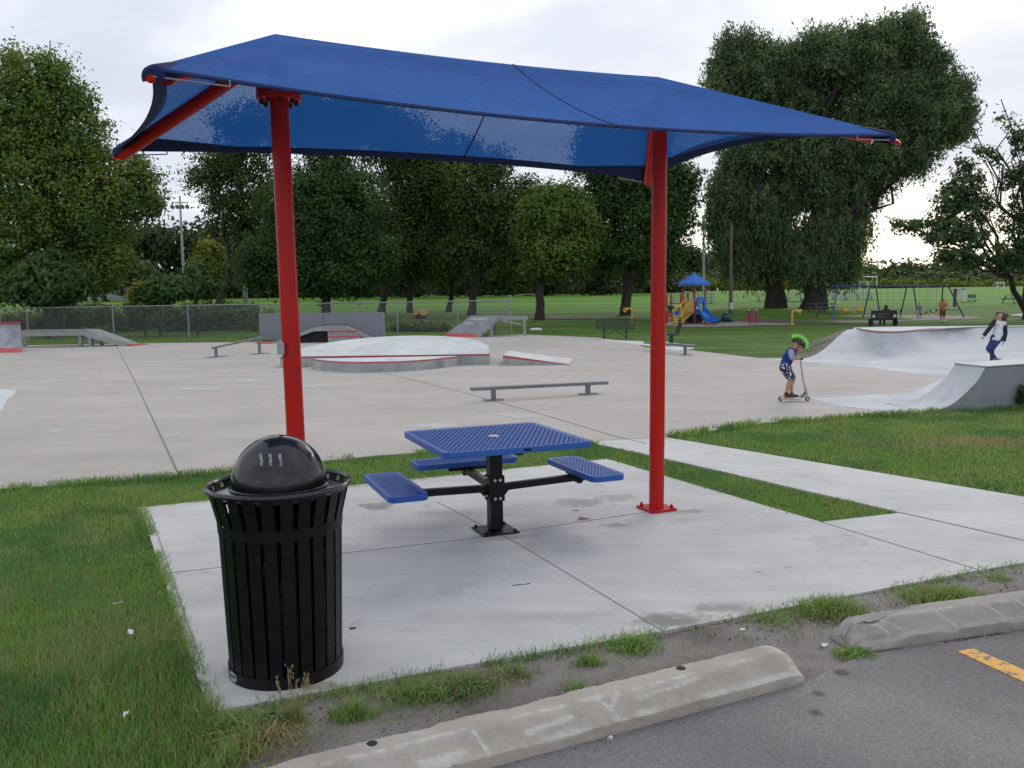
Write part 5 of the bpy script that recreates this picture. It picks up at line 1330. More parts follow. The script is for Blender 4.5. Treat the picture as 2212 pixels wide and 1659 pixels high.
kA, kB = G(1058, 1657), G(1739, 1473); dK = flat(kB - kA); kA2 = kA - dK * 1.02
K1 = kerb(kA2, kB, 'parking_kerb', M_CURB, 'long beige concrete parking kerb at the bottom centre, nearest the camera', seed=4, scr=[([(1.02, .02), (.985, .09)], .007), ([(1.62, .02), (1.60, .05), (1.67, .095)], .006), ([(1.60, .05), (1.555, .09)], .006), ([(1.2, .04), (1.42, .055)], .006), ([(.75, .035), (.93, .03)], .008), ([(1.75, .06), (2.1, .075)], .005)])
k2a, k2b = G(1852, 1407), G(2212, 1355); d2 = flat(k2b - k2a)
K2 = kerb(k2a, k2a + d2 * 2.4, 'parking_kerb', M_CURB2, 'grey concrete parking kerb with a broken end at the right edge', seed=12, chip=.11, brk=.045, scr=[([(.22, .02), (.16, .09)], .007), ([(.62, .02), (.55, .09)], .006), ([(.95, .02), (.88, .09)], .006), ([(1.15, .02), (1.09, .09)], .006), ([(.3, .03), (.22, .09)], .005)])
root, a, d, n, L = K1
for s_, o_ in ((2.05, .165), (.6, .16)):
    mb = MB(); mb.lathe([(0, .002), (.018, .003), (.022, 0)], a + d * s_ + n * o_ + up * .1355, 12); mb.build('spike_hole', M_DARK, root)
# ================================================================ people
def fuse(mb, name, mat, parent, voxel, it=4, mats=None):
    """one continuous surface from overlapping tapered limbs"""
    me = mb.mesh('tmp', OFF[parent]); o = bpy.data.objects.new('tmp', me); COL.objects.link(o)
    r_ = o.modifiers.new('r', 'REMESH'); r_.mode = 'VOXEL'; r_.voxel_size = voxel
    if it: s = o.modifiers.new('s', 'SMOOTH'); s.factor = .5; s.iterations = it
    dg = bpy.context.evaluated_depsgraph_get(); m2 = bpy.data.meshes.new_from_object(o.evaluated_get(dg)); m2.name = name
    bpy.data.objects.remove(o); bpy.data.meshes.remove(me)
    m2.materials.clear(); m2.polygons.foreach_set('use_smooth', [True] * len(m2.polygons)); return link_mesh(name, m2, mat, parent)
def skinmat(name, col):
    m, t, b = newmat(name); v = t.pos(); t.put(b.inputs['Base Color'], t.ramp(t.noise(v, 14, 3.), [(.3, tuple(c * .88 for c in col)), (.7, tuple(c * 1.1 for c in col))])); b.inputs['Roughness'].default_value = .5
    b.inputs['Subsurface Weight'].default_value = .08; b.inputs['Subsurface Radius'].default_value = (.01, .004, .002); return m
M_SKIN = skinmat('skin', (.50, .27, .18)); M_SKIN2 = skinmat('skin_tan', (.40, .22, .14))
def limb(mb, P, rs, n=10):
    for i in range(len(P) - 1): mb.cone_capsule(P[i], P[i + 1], rs[i], rs[i + 1], n)
def hand(mb, w_, f, side, s, curl=.5, spread=None):
    """w_: wrist, f: direction of the palm, side: direction of the thumb, s: scale (palm length)"""
    f = nz(f); side = nz(np.asarray(side) - f * (np.asarray(side) @ f)); nn = np.cross(f, side)
    c = w_ + f * s * .5
    mb.sphere(c, (s * .42, s * .20, s * .56), 10, 8, np.array([side, nn, f]))
    for k, (o, L) in enumerate(((.30, .85), (.10, .95), (-.10, .88), (-.29, .70))):
        b0 = w_ + f * s * .92 + side * s * o; m1 = b0 + nz(f + nn * curl) * s * L * .5; e = m1 + nz(f * (1 - curl) + nn * curl * 1.6) * s * L * .45
        mb.cone_capsule(b0, m1, s * .105, s * .095, 6); mb.cone_capsule(m1, e, s * .095, s * .075, 6)
    t0 = w_ + f * s * .30 + side * s * .34; t1 = t0 + nz(side * .8 + f * .8) * s * .42; mb.cone_capsule(t0, t1, s * .13, s * .10, 6); mb.cone_capsule(t1, t1 + nz(f + nn * .4) * s * .36, s * .10, s * .08, 6)
def head(mb, c, r_, fwd, upv):
    """skull, jaw, nose, ears, brow; r_: half of head height"""
    fwd = nz(fwd); upv = nz(upv - fwd * (upv @ fwd)); lat = np.cross(fwd, upv); A = np.array([lat, fwd, upv])
    mb.sphere(c + upv * r_ * .18 - fwd * r_ * .08, (r_ * .72, r_ * .86, r_ * .80), 18, 12, A)
    mb.sphere(c - upv * r_ * .34 + fwd * r_ * .18, (r_ * .56, r_ * .60, r_ * .62), 16, 10, A)
    mb.cone_capsule(c + fwd * r_ * .76 + upv * r_ * .02, c + fwd * r_ * .92 - upv * r_ * .22, r_ * .08, r_ * .14, 8)
    for sg in (-1, 1): mb.sphere(c + lat * sg * r_ * .74 - upv * r_ * .06 - fwd * r_ * .05, (r_ * .08, r_ * .16, r_ * .24), 8, 6, A); mb.cone_capsule(c + fwd * r_ * .70 + lat * sg * r_ * .12 + upv * r_ * .14, c + fwd * r_ * .62 + lat * sg * r_ * .48 + upv * r_ * .15, r_ * .09, r_ * .08, 6)
    mb.cone_capsule(c + fwd * r_ * .72 - upv * r_ * .48 - lat * r_ * .16, c + fwd * r_ * .72 - upv * r_ * .48 + lat * r_ * .16, r_ * .09, r_ * .09, 6)
    return lat, fwd, upv
M_EYE = plain('dark_eye', (.03, .02, .02), .3); M_LIP = plain('lip', (.32, .10, .09), .5)
def face(c, r_, lat, fwd, upv, parent):
    mb = MB()
    for sg in (-1, 1): mb.sphere(c + fwd * r_ * .74 + lat * sg * r_ * .29 + upv * r_ * .03, (r_ * .11, r_ * .07, r_ * .06), 8, 6, np.array([lat, fwd, upv]))
    mb.build('eyes', M_EYE, parent); mb = MB(); mb.sphere(c + fwd * r_ * .80 - upv * r_ * .47, (r_ * .20, r_ * .05, r_ * .05), 8, 6, np.array([lat, fwd, upv])); mb.build('mouth', M_LIP, parent)

# ---- boy on the scooter (side view, riding to the right)
YB = 14.75; bs = .10622
def B(zx, zy, dy=0.0): return AP(1653.6 + zx * bs, 704.8 + zy * bs, YB + dy)
mz = bs * YB / FOC          # metres per picture unit
gz = B(560, 1540)[2]
def Bz(zx, zy, dy=0.0): q = B(zx, zy, dy); q[2] -= gz; return q
boy = thing('person', Bz(450, 1540), 'boy in a spiky green helmet and blue shirt riding a kick scooter', 'person')
mb = MB(); hr = .098; hc = Bz(672, 425); hf = nz([.80, -.12, -.58]); hu = nz([.58, 0, .80])
la, hf, hu = head(mb, hc, hr, hf, hu)
limb(mb, [Bz(545, 520), Bz(600, 480), Bz(640, 450)], [.048, .036, .040])
limb(mb, [Bz(405, 855), Bz(420, 780), Bz(470, 650), Bz(530, 555)], [.082, .076, .082, .074], 14)
limb(mb, [Bz(530, 545, -.085), Bz(530, 545, .085)], [.052, .052])
for sg, sh, el, wr in ((-1, (525, 555), (540, 685), (690, 688)), (1, (545, 550), (590, 640), (700, 665))):
    o = .10 * sg; limb(mb, [Bz(*sh, o), Bz(*el, o * 1.25), Bz(*wr, o * 1.25)], [.038, .031, .022]); hand(mb, Bz(wr[0], wr[1], o * 1.25), np.array([1, 0, .02]), np.array([0, -sg, .3]), .042, 1.1)
for sg, hp, kn, an in ((-1, (400, 870), (535, 1085), (425, 1375)), (1, (405, 875), (560, 1080), (525, 1380))):
    o = .055 * sg; cf = ((kn[0] * .55 + an[0] * .45) - 22, kn[1] * .55 + an[1] * .45)
    limb(mb, [Bz(*hp, o), Bz(*kn, o), Bz(*cf, o), Bz(*an, o)], [.070, .046, .040, .027], 12); limb(mb, [Bz(an[0], an[1], o), Bz(an[0] + 90, an[1] + 60, o)], [.026, .022])
body = fuse(mb, 'body', M_SKIN, boy, .0065, 4)
face(hc, hr, la, hf, hu, body)
M_TEE = plain('royal_blue_cotton', (.020, .040, .22), .85, var=.2, scale=20, spec=.2); M_SLV = plain('pale_blue_cotton', (.32, .38, .48), .85, var=.12, scale=20, spec=.2)
m_, t_, b_ = newmat('print_shorts'); v_ = t_.new('ShaderNodeTexCoord').outputs['Object']
t_.put(b_.inputs['Base Color'], t_.ramp(t_.vor(v_, 26), [(.36, (.62, .64, .72)), (.44, (.030, .032, .065))])); b_.inputs['Roughness'].default_value = .9
mb = MB(); limb(mb, [Bz(395, 850), Bz(415, 780), Bz(468, 650), Bz(528, 552)], [.094, .090, .097, .086], 16); limb(mb, [Bz(528, 552, -.075), Bz(528, 552, .075)], [.066, .066]); limb(mb, [Bz(375, 800), Bz(470, 870)], [.072, .055]); fuse(mb, 'shirt', M_TEE, boy, .007, 5)
for sg, sh, el in ((-1, (525, 550), (538, 650)), (1, (545, 545), (572, 620))):
    o = .10 * sg; mb = MB(); limb(mb, [Bz(*sh, o), Bz(*el, o * 1.2)], [.055, .047]); fuse(mb, 'sleeve', M_SLV, boy, .006, 3)
mb = MB(); c = Bz(585, 505); a = nz(Bz(640, 450) - Bz(545, 530)); u, w2 = perp(a); mb.lathe([(.050, -.012), (.056, 0), (.050, .012)], c, 20, np.array([u, w2, a])); mb.build('collar', plain('red_trim', (.30, .03, .035), .8), boy, smooth=60)
mb = MB()
for sg, hp, kn in ((-1, (390, 870), (505, 1060)), (1, (400, 875), (525, 1055))):
    o = .055 * sg; limb(mb, [Bz(*hp, o), Bz(*kn, o)], [.092, .075], 14)
limb(mb, [Bz(395, 850, -.03), Bz(395, 850, .03)], [.095, .095]); fuse(mb, 'shorts', m_, boy, .007, 4)
M_SHOE = plain('black_shoe', (.018, .018, .02), .6, var=.3); M_ORG = plain('orange_shoe', (.62, .13, .03), .6)
for k, (sg, an) in enumerate(((-1, (425, 1375)), (1, (525, 1380)))):
    o = .055 * sg; mb = MB(); limb(mb, [Bz(an[0] - 12, an[1] + 35, o), Bz(an[0] + 55, an[1] + 52, o), Bz(an[0] + 135, an[1] + 72, o)], [.034, .032, .024]); limb(mb, [Bz(an[0], an[1] + 10, o), Bz(an[0], an[1] + 45, o)], [.035, .035]); sh = fuse(mb, 'shoe', M_SHOE, boy, .006, 2)
    mb = MB(); P = [Bz(an[0] - 50, an[1] + 88, o), Bz(an[0] + 150, an[1] + 92, o)]; mb.bar(P[0], P[1], .058, .016); mb.build('sole', M_WHT if sg > 0 else M_ORG, sh, bevel=.004)
    mb = MB(); limb(mb, [Bz(an[0] - 40, an[1] + 50, o), Bz(an[0] - 28, an[1] + 70, o)], [.022, .026]); mb.build('heel', M_ORG, sh)
# helmet with a crest of spikes
M_HEL = plain('black_helmet', (.012, .013, .013), .3, var=.2); M_NEON = plain('neon_green_rubber', (.22, .78, .06), .45, var=.08); M_NEON2 = plain('green_helmet_graphic', (.06, .36, .05), .4)
hx = nz(hf * .85 + hu * .1); 
cH = Bz(668, 372); A = np.array([la, hf, hu]); mb = MB(); prof = [(math.sin(t), math.cos(t)) for t in np.linspace(.02, 1.72, 16)]
rows = [[cH + la * .102 * s * math.cos(a) + hf * .132 * s * math.sin(a) + hu * .102 * c_ for a in np.linspace(0, 2 * PI, 33)] for s, c_ in prof]; mb.grid(rows); hel = mb.build('helmet', M_HEL, boy, smooth=60)
mb = MB()
for sg in (-1, 1):
    pts = [cH + la * sg * .100 * math.sin(.9 + .25 * math.sin(k * 1.9)) * math.cos(a) * 1.0 + hf * .120 * math.sin(a) + hu * (.060 + .018 * ((k % 2) * 2 - 1)) for k, a in enumerate(np.linspace(-.95, .95, 7))]
    mb.tube(pts, .011, 6)
mb.build('helmet_flash', M_NEON2, hel, smooth=60)
mb = MB(); rim_ = []
NSP = 10
for k in range(NSP):
    a = R(-22 + 144 * k / (NSP - 1)); rd_ = -math.cos(a) * hf + math.sin(a) * hu if False else None
    ang = R(158 - 150 * k / (NSP - 1)); dr = hf * math.cos(ang) * 1.0 + hu * math.sin(ang)
    base_ = cH + hf * .128 * math.cos(ang) + hu * .098 * math.sin(ang); rim_.append(base_)
    dr = nz(dr); tx_ = nz(np.cross(la, dr))
    mb.tube([base_ - dr * .012, base_ + dr * .022, base_ + dr * .052, base_ + dr * .066], [.024, .023, .014, .003], 8)
mb.tube(rim_, .022, 8); mb.build('crest', M_NEON, hel, smooth=60)
mb = MB()
for sg in (-1, 1): mb.tube([cH + la * sg * .092 - hu * .01, hc + la * sg * .075 - hu * .06, hc - hu * .115 + hf * .03], .007, 6)
mb.build('chin_strap', M_HEL, hel)
# ---- scooter
M_SIL = plain('brushed_aluminium', (.50, .51, .53), .32, .8, var=.1, scale=8); M_TYRE = plain('scooter_wheel', (.03, .03, .032), .5); M_HUB = plain('wheel_core', (.45, .45, .45), .4)
sco = thing('kick_scooter', Bz(560, 1540), 'silver aluminium kick scooter under the boy in the green helmet', 'scooter')
mb = MB(); mb.bar(Bz(290, 1478), Bz(735, 1484), .10, .022); mb.bar(Bz(310, 1500), Bz(720, 1502), .05, .02); mb.build('deck', M_WHT, sco, bevel=.005)
for zx, zy, rr in ((305, 1495, .040), (850, 1492, .042)):
    c = Bz(zx, zy); A = np.array([[1, 0, 0], [0, 0, 1], [0, -1, 0]], float); mb = MB(); mb.lathe([(rr * .6, -.012), (rr * .92, -.013), (rr, -.005), (rr, .005), (rr * .92, .013), (rr * .6, .012)], c, 24, A); wh = mb.build('wheel', M_TYRE, sco, smooth=40)
    mb = MB(); mb.lathe([(0, -.011), (rr * .62, -.010), (rr * .62, .010), (0, .011)], c, 20, A); mb.build('hub', M_HUB, wh, smooth=30)
mb = MB(); mb.tube([Bz(822, 1330), Bz(770, 1130), Bz(712, 735)], [.021, .017, .013], 12); mb.tube([Bz(738, 985), Bz(760, 1020)], .024, 10); mb.build('steering_column', M_SIL, sco, smooth=60)
mb = MB(); mb.tube([Bz(820, 1320), Bz(845, 1425)], [.026, .020], 10); mb.bar(Bz(835, 1400, -.02), Bz(850, 1492, -.02), .03, .006); mb.bar(Bz(835, 1400, .02), Bz(850, 1492, .02), .03, .006); mb.build('fork', M_SIL, sco, smooth=60)
mb = MB(); mb.tube([Bz(728, 1480), Bz(765, 1440), Bz(815, 1340)], [.022, .024, .02], 10); mb.tube([Bz(740, 1455, -.03), Bz(740, 1455, .03)], .034, 14); mb.build('folding_joint', M_RAIL, sco, smooth=50)
mb = MB(); mb.tube([Bz(712, 732), Bz(728, 700)], .013, 8); mb.tube([Bz(738, 692, -.17), Bz(738, 692, .17)], .011, 10); hb_ = mb.build('handlebar', M_SIL, sco, smooth=60)
for sg in (-1, 1): mb = MB(); mb.tube([Bz(742, 692, sg * .09), Bz(742, 692, sg * .18)], .019, 12); mb.build('grip', M_SBLK, hb_, smooth=50)
mb = MB(); mb.grid([[Bz(305 + 58 * math.cos(a), 1495 - 58 * math.sin(a), o) for a in np.linspace(.2, 2.6, 9)] for o in (-.02, .02)]); mb.build('rear_fender', M_WHT, sco, smooth=60)

# ---- girl in the bowl
YG = 22.6; gs = .08984
gz2 = AP(2087.2 + 640 * gs, 650.6 + 1455 * gs, YG)[2]
def W(zx, zy, dy=0.0): q = AP(2087.2 + zx * gs, 650.6 + zy * gs, YG + dy); q[2] -= gz2; return q
girl = thing('person', W(640, 1455), 'long-haired girl in white top with dark sleeves and jeans balancing in the bowl', 'person')
mu = gs * YG / FOC; mb = MB(); hc = W(800, 338, -.02); hr = 92 * mu; la, hf, hu = head(mb, hc, hr, nz([-.12, -1, -.08]), nz([.03, 0, 1]))
limb(mb, [W(800, 490), W(800, 430), W(800, 390)], [.048, .042, .042])
limb(mb, [W(715, 900), W(740, 800), W(775, 650), W(800, 540)], [.105, .088, .098, .085], 14); limb(mb, [W(690, 500), W(915, 545)], [.050, .050])
limb(mb, [W(690, 500), W(560, 660, -.03), W(415, 835, -.06)], [.046, .037, .027]); limb(mb, [W(920, 545), W(940, 760, .03), W(903, 975, -.03)], [.046, .037, .027])
hand(mb, W(408, 845, -.06), W(390, 920) - W(412, 850), np.array([.8, -.5, 0]), .062, .5); hand(mb, W(901, 985, -.03), W(888, 1050) - W(901, 985), np.array([-.8, -.5, 0]), .062, .6)
limb(mb, [W(650, 930), W(520, 1140, -.10), W(690, 1360, .12)], [.070, .050, .034], 12); limb(mb, [W(775, 935), W(625, 1150, -.12), W(612, 1420, 0)], [.070, .050, .034], 12)
gb = fuse(mb, 'body', M_SKIN, girl, .009, 4); face(hc, hr, la, hf, hu, gb)
m_, t_, b_ = newmat('white_print_top'); v_ = t_.new('ShaderNodeTexCoord').outputs['Object']; sx_ = t_.new('ShaderNodeSeparateXYZ'); t_.put(sx_.inputs[0], v_)
win = t_.math('MULTIPLY', t_.ramp(sx_.outputs[2], [(.86, 0.), (.88, 1.), (.99, 1.), (1.0, 0.)]), 1.0)
dots = t_.ramp(t_.noise(v_, 22, 2.), [(.54, 0.), (.58, 1.)]); t_.put(b_.inputs['Base Color'], t_.mix(t_.math('MULTIPLY', win, t_.math('MULTIPLY', dots, .7)), (.68, .69, .71), (.16, .17, .21))); b_.inputs['Roughness'].default_value = .9
mb = MB(); limb(mb, [W(718, 880), W(738, 790), W(775, 640), W(800, 545)], [.118, .112, .110, .090], 18); limb(mb, [W(655, 850), W(735, 872), W(812, 850)], [.060, .075, .060]); limb(mb, [W(640, 895), W(815, 890)], [.045, .045]); limb(mb, [W(655, 900, -.06), W(805, 895, -.06)], [.04, .04]); limb(mb, [W(705, 500), W(905, 540)], [.066, .066]); fuse(mb, 'top', m_, girl, .010, 5)
M_DSL = plain('dark_sleeve', (.020, .020, .026), .85); M_CUF = plain('white_cuff', (.66, .65, .66), .85)
for P, rs in (([W(680, 480), W(560, 650, -.03), W(430, 815, -.06)], [.062, .058, .052]), ([W(928, 575, .01), W(942, 770, .03), W(906, 950, -.03)], [.058, .056, .05])):
    mb = MB(); limb(mb, P, rs); sv = fuse(mb, 'sleeve', M_DSL, girl, .009, 3); a = nz(P[2] - P[1]); mb = MB(); limb(mb, [P[2] + a * .005, P[2] + a * .022], [.047, .042]); fuse(mb, 'cuff', M_CUF, sv, .008, 2)
M_JEAN = plain('blue_denim', (.035, .055, .16), .85, var=.3, scale=9, spec=.2)
mb = MB(); limb(mb, [W(655, 925), W(520, 1140, -.10), W(690, 1350, .12)], [.074, .056, .042], 14); limb(mb, [W(775, 930), W(625, 1150, -.12), W(612, 1410, 0)], [.078, .058, .043], 14); limb(mb, [W(665, 890), W(785, 895)], [.098, .098]); limb(mb, [W(690, 850), W(760, 850)], [.095, .095]); fuse(mb, 'jeans', M_JEAN, girl, .009, 4)
for an, dx in ((W(612, 1430), -.02), (W(705, 1385, .12), .05)):
    mb = MB(); limb(mb, [an + np.array([0, .02, -.0]), an + np.array([dx * .5, -.09, -.015]), an + np.array([dx, -.17, -.02])], [.045, .042, .034]); fuse(mb, 'shoe', plain('grey_trainer', (.30, .30, .29), .7), girl, .009, 2)
M_HAIR = plain('brown_hair', (.045, .026, .018), .5, var=.4, scale=30)
mb = MB(); mb.sphere(hc + hu * hr * .30 - hf * hr * .22, (hr * .84, hr * .92, hr * .82), 16, 10, np.array([la, hf, hu]))
limb(mb, [W(740, 270, .02), W(735, 350, .0), W(748, 400, .02)], [.028, .024, .012])
for k in range(9):
    z0 = 300 + k * 14; limb(mb, [W(850, z0, .05), W(900 + random.random() * 40, z0 + 20 + k * 6, .05), W(975 - 3 * k + random.random() * 60 - (k > 4) * 40, z0 + 15 + k * 9, .04)], [.055, .042, .014], 8)
limb(mb, [W(860, 320, .05), W(915, 420, .06), W(900, 500, .04)], [.075, .065, .025]); limb(mb, [W(880, 300, .05), W(960, 350, .05), W(1040, 345, .04)], [.05, .035, .010]); fuse(mb, 'hair', M_HAIR, girl, .008, 3)

# ---- small standing figures far off
def figure(px, py, top, label, J, skin, cloth, hairm, face_dir=(0, -1, 0), vox=.016):
    """J: joints in units of body height (x right, y away, z up)"""
    q = GT(px, py); H = (py - top) * q[1] / FOC; root = thing('person', q, label, 'person'); w = lambda p: q + np.array(p, float) * H
    mb = MB(); c = w(J['head']); r_ = .066 * H; la, hf, hu = head(mb, c, r_, np.array(face_dir, float), up)
    limb(mb, [w(J['neck']), c - up * r_ * .6], [.036 * H, .034 * H]); limb(mb, [w(J['pelvis']), w(J['waist']), w(J['chest']), w(J['neck'])], [.085 * H, .078 * H, .092 * H, .045 * H], 12)
    for s in ('l', 'r'):
        a = J['arm_' + s]; limb(mb, [w(p) for p in a[:3]], [.036 * H, .029 * H, .021 * H]); hand(mb, w(a[2]), w(a[2]) - w(a[1]) if len(a) < 4 else w(a[3]) - w(a[2]), np.array([0, -1, .3]), .045 * H, .5)
        a = J['leg_' + s]; limb(mb, [w(p) for p in a], [.062 * H, .044 * H, .028 * H]); limb(mb, [w(a[2]), w(a[2]) + np.array(J.get('toe', (0, -.1, 0))) * H - up * .02 * H], [.026 * H, .022 * H])
    b = fuse(mb, 'body', skin, root, vox, 3); face(c, r_, la, hf, hu, b)
    for nm, (mat, segs) in cloth.items():
        mb = MB(); 
        for P, rs in segs: limb(mb, [w(p) for p in P], [x * H for x in rs], 12)
        fuse(mb, nm, mat, root, vox, 3)
    mb = MB(); mb.sphere(c + hu * r_ * .30 - hf * r_ * .20, (r_ * .82, r_ * .92, r_ * .80), 14, 8, np.array([la, hf, hu])); mb.build('hair', hairm, root, smooth=60)
    for s in ('l', 'r'):
        a = w(J['leg_' + s][2]); t = np.array(J.get('toe', (0, -.1, 0))) * H; mb = MB(); limb(mb, [a - t * .2 - up * .01 * H, a + t - up * .018 * H], [.032 * H, .026 * H]); mb.build('shoe', J.get('shoe', M_WHT), root, smooth=60)
    return root
M_ORS = plain('orange_shirt', (.45, .13, .035), .85); M_BRS = plain('brown_shorts', (.14, .055, .025), .85); M_DHAIR = plain('dark_hair', (.018, .013, .011), .5)
M_GRN = plain('dark_green_shirt', (.015, .035, .035), .85); M_RDS = plain('red_shorts', (.55, .07, .04), .8); M_LIL = plain('grey_lilac_top', (.20, .20, .27), .85); M_PTS = plain('pale_trousers', (.42, .40, .42), .85)
figure(2035.6, 695, 645, 'man with folded arms in orange shirt and brown shorts by the swings',
    dict(head=(0, -.02, .93), neck=(0, 0, .84), chest=(0, 0, .74), waist=(0, 0, .62), pelvis=(0, 0, .53), arm_l=[(-.125, 0, .80), (-.165, -.04, .66), (.02, -.13, .69)], arm_r=[(.125, 0, .80), (.165, -.04, .66), (-.03, -.13, .71)], leg_l=[(-.055, 0, .50), (-.06, -.01, .27), (-.065, 0, .05)], leg_r=[(.055, 0, .50), (.06, -.01, .27), (.065, 0, .05)]),
    M_SKIN2, {'shirt': (M_ORS, [([(0, 0, .52), (0, 0, .62), (0, 0, .76), (0, 0, .81)], [.105, .098, .110, .07]), ([(-.12, 0, .80), (-.15, -.02, .71)], [.055, .048]), ([(.12, 0, .80), (.15, -.02, .71)], [.055, .048])]), 'shorts': (M_BRS, [([(-.055, 0, .51), (-.065, 0, .29)], [.088, .068]), ([(.055, 0, .51), (.065, 0, .29)], [.088, .068])])}, M_DHAIR)
figure(1448, 700.5, 653, 'person in dark green shirt and red shorts leaning on the yellow play panel',
    dict(head=(.06, -.01, .93), neck=(.02, 0, .84), chest=(0, 0, .74), waist=(-.02, 0, .62), pelvis=(-.03, 0, .54), arm_l=[(-.09, 0, .80), (-.19, .02, .70), (-.10, -.05, .60)], arm_r=[(.10, 0, .79), (.22, -.02, .75), (.36, -.03, .73)], leg_l=[(-.06, 0, .51), (-.05, -.02, .28), (-.05, 0, .05)], leg_r=[(.02, 0, .51), (.02, 0, .28), (.03, .04, .05)], toe=(.06, -.08, 0)),
    M_SKIN, {'shirt': (M_GRN, [([(-.02, 0, .54), (-.02, 0, .62), (0, 0, .75), (.01, 0, .81)], [.098, .092, .102, .065]), ([(-.09, 0, .80), (-.13, .01, .76)], [.05, .046]), ([(.09, 0, .79), (.13, 0, .77)], [.05, .046])]), 'shorts': (M_RDS, [([(-.05, 0, .52), (-.055, -.01, .38)], [.085, .075]), ([(.01, 0, .52), (.015, 0, .38)], [.085, .075])])}, M_DHAIR, (.85, -.5, -.1))
figure(1985, 686.5, 654, 'small child in a grey top and pale trousers at a swing set leg',
    dict(head=(.0, -.02, .91), neck=(0, 0, .80), chest=(0, 0, .70), waist=(0, 0, .58), pelvis=(0, 0, .50), arm_l=[(-.11, 0, .76), (-.16, -.05, .64), (-.12, -.14, .70)], arm_r=[(.11, 0, .76), (.15, -.02, .62), (.13, -.06, .50)], leg_l=[(-.06, 0, .47), (-.06, -.02, .26), (-.03, 0, .05)], leg_r=[(.06, 0, .47), (.08, -.02, .26), (.14, .02, .06)]),
    M_SKIN, {'top': (M_LIL, [([(0, 0, .50), (0, 0, .60), (0, 0, .72), (0, 0, .77)], [.115, .11, .115, .075]), ([(-.11, 0, .76), (-.15, -.04, .66)], [.055, .048]), ([(.11, 0, .76), (.14, -.02, .64)], [.055, .048])]), 'trousers': (M_PTS, [([(-.06, 0, .48), (-.06, -.01, .26), (-.03, 0, .09)], [.09, .065, .05]), ([(.06, 0, .48), (.08, -.01, .26), (.13, .02, .1)], [.09, .065, .05])])}, M_DHAIR)
# person sitting on the advert bench, seen from behind
q = GT(1909, 704); c0_ = q + np.array([8.5 * q[1] / FOC, .28, 0]); root = thing('person', c0_, 'person in dark clothes sitting on the black advert bench, seen from behind', 'person')
w = lambda x, y, z: c0_ + np.array([x, y, z]); mb = MB(); la, hf, hu = head(mb, w(0, .05, 1.12), .12, np.array([.2, 1, -.2]), up)
limb(mb, [w(0, 0, .52), w(0, -.05, .75), w(0, 0, .92), w(0, .03, 1.02)], [.15, .15, .15, .06]); 
for sg in (-1, 1): limb(mb, [w(sg * .2, 0, .92), w(sg * .28, .1, .68), w(sg * .15, .35, .60)], [.06, .05, .035]); hand(mb, w(sg * .15, .35, .6), np.array([-sg * .3, 1, 0]), np.array([-sg, 0, .3]), .075); limb(mb, [w(sg * .1, .05, .52), w(sg * .12, .48, .50), w(sg * .12, .5, .06)], [.09, .065, .04]); limb(mb, [w(sg * .12, .5, .06), w(sg * .12, .64, .03)], [.04, .035])
b = fuse(mb, 'body', M_SKIN, root, .02, 3)
mb = MB(); limb(mb, [w(0, 0, .52), w(0, -.05, .75), w(0, 0, .92)], [.17, .17, .165]); limb(mb, [w(-.2, 0, .92), w(.2, 0, .92)], [.075, .075]); [limb(mb, [w(sg * .2, 0, .92), w(sg * .28, .1, .68)], [.075, .065]) for sg in (-1, 1)]; fuse(mb, 'jacket', M_DSL, root, .02, 3)
mb = MB(); [limb(mb, [w(sg * .1, .05, .52), w(sg * .12, .48, .50), w(sg * .12, .5, .1)], [.1, .08, .06]) for sg in (-1, 1)]; fuse(mb, 'trousers', M_DSL, root, .02, 2)
mb = MB(); mb.sphere(w(0, .02, 1.15), (.105, .12, .11), 14, 8); mb.build('hair', M_DHAIR, root, smooth=60)
# ================================================================ trees
def leaf_quads(C, size, up_bias=.3, elong=1.25, N=None, droop=None):
    """C: n x 3 centres -> n leaf quads, random facing"""
    n = len(C); d = rng.normal(size=(n, 3))
    if N is None: d[:, 2] += up_bias * 2
    else: d = d * .48 + N
    d /= np.linalg.norm(d, axis=1, keepdims=True)
    a = rng.normal(size=(n, 3)); 
    if droop is not None: a = np.tile(np.array([0, 0, -1.0]), (n, 1)) + rng.normal(size=(n, 3)) * droop; d = rng.normal(size=(n, 3)) * (1 if N is None else .55) + (0 if N is None else N)
    u = a - d * (a * d).sum(1, keepdims=True) if droop is None else a
    u /= np.linalg.norm(u, axis=1, keepdims=True)
    if droop is not None: d = d - u * (d * u).sum(1, keepdims=True); d /= np.linalg.norm(d, axis=1, keepdims=True)
    v = np.cross(d, u); s = (size * (0.6 + 0.8 * rng.random(n)))[:, None]
    Q = np.stack([C - u * s * elong * .5, C + v * s * .42 - u * s * .05, C + u * s * elong * .55, C - v * s * .42 - u * s * .05], 1)
    return Q
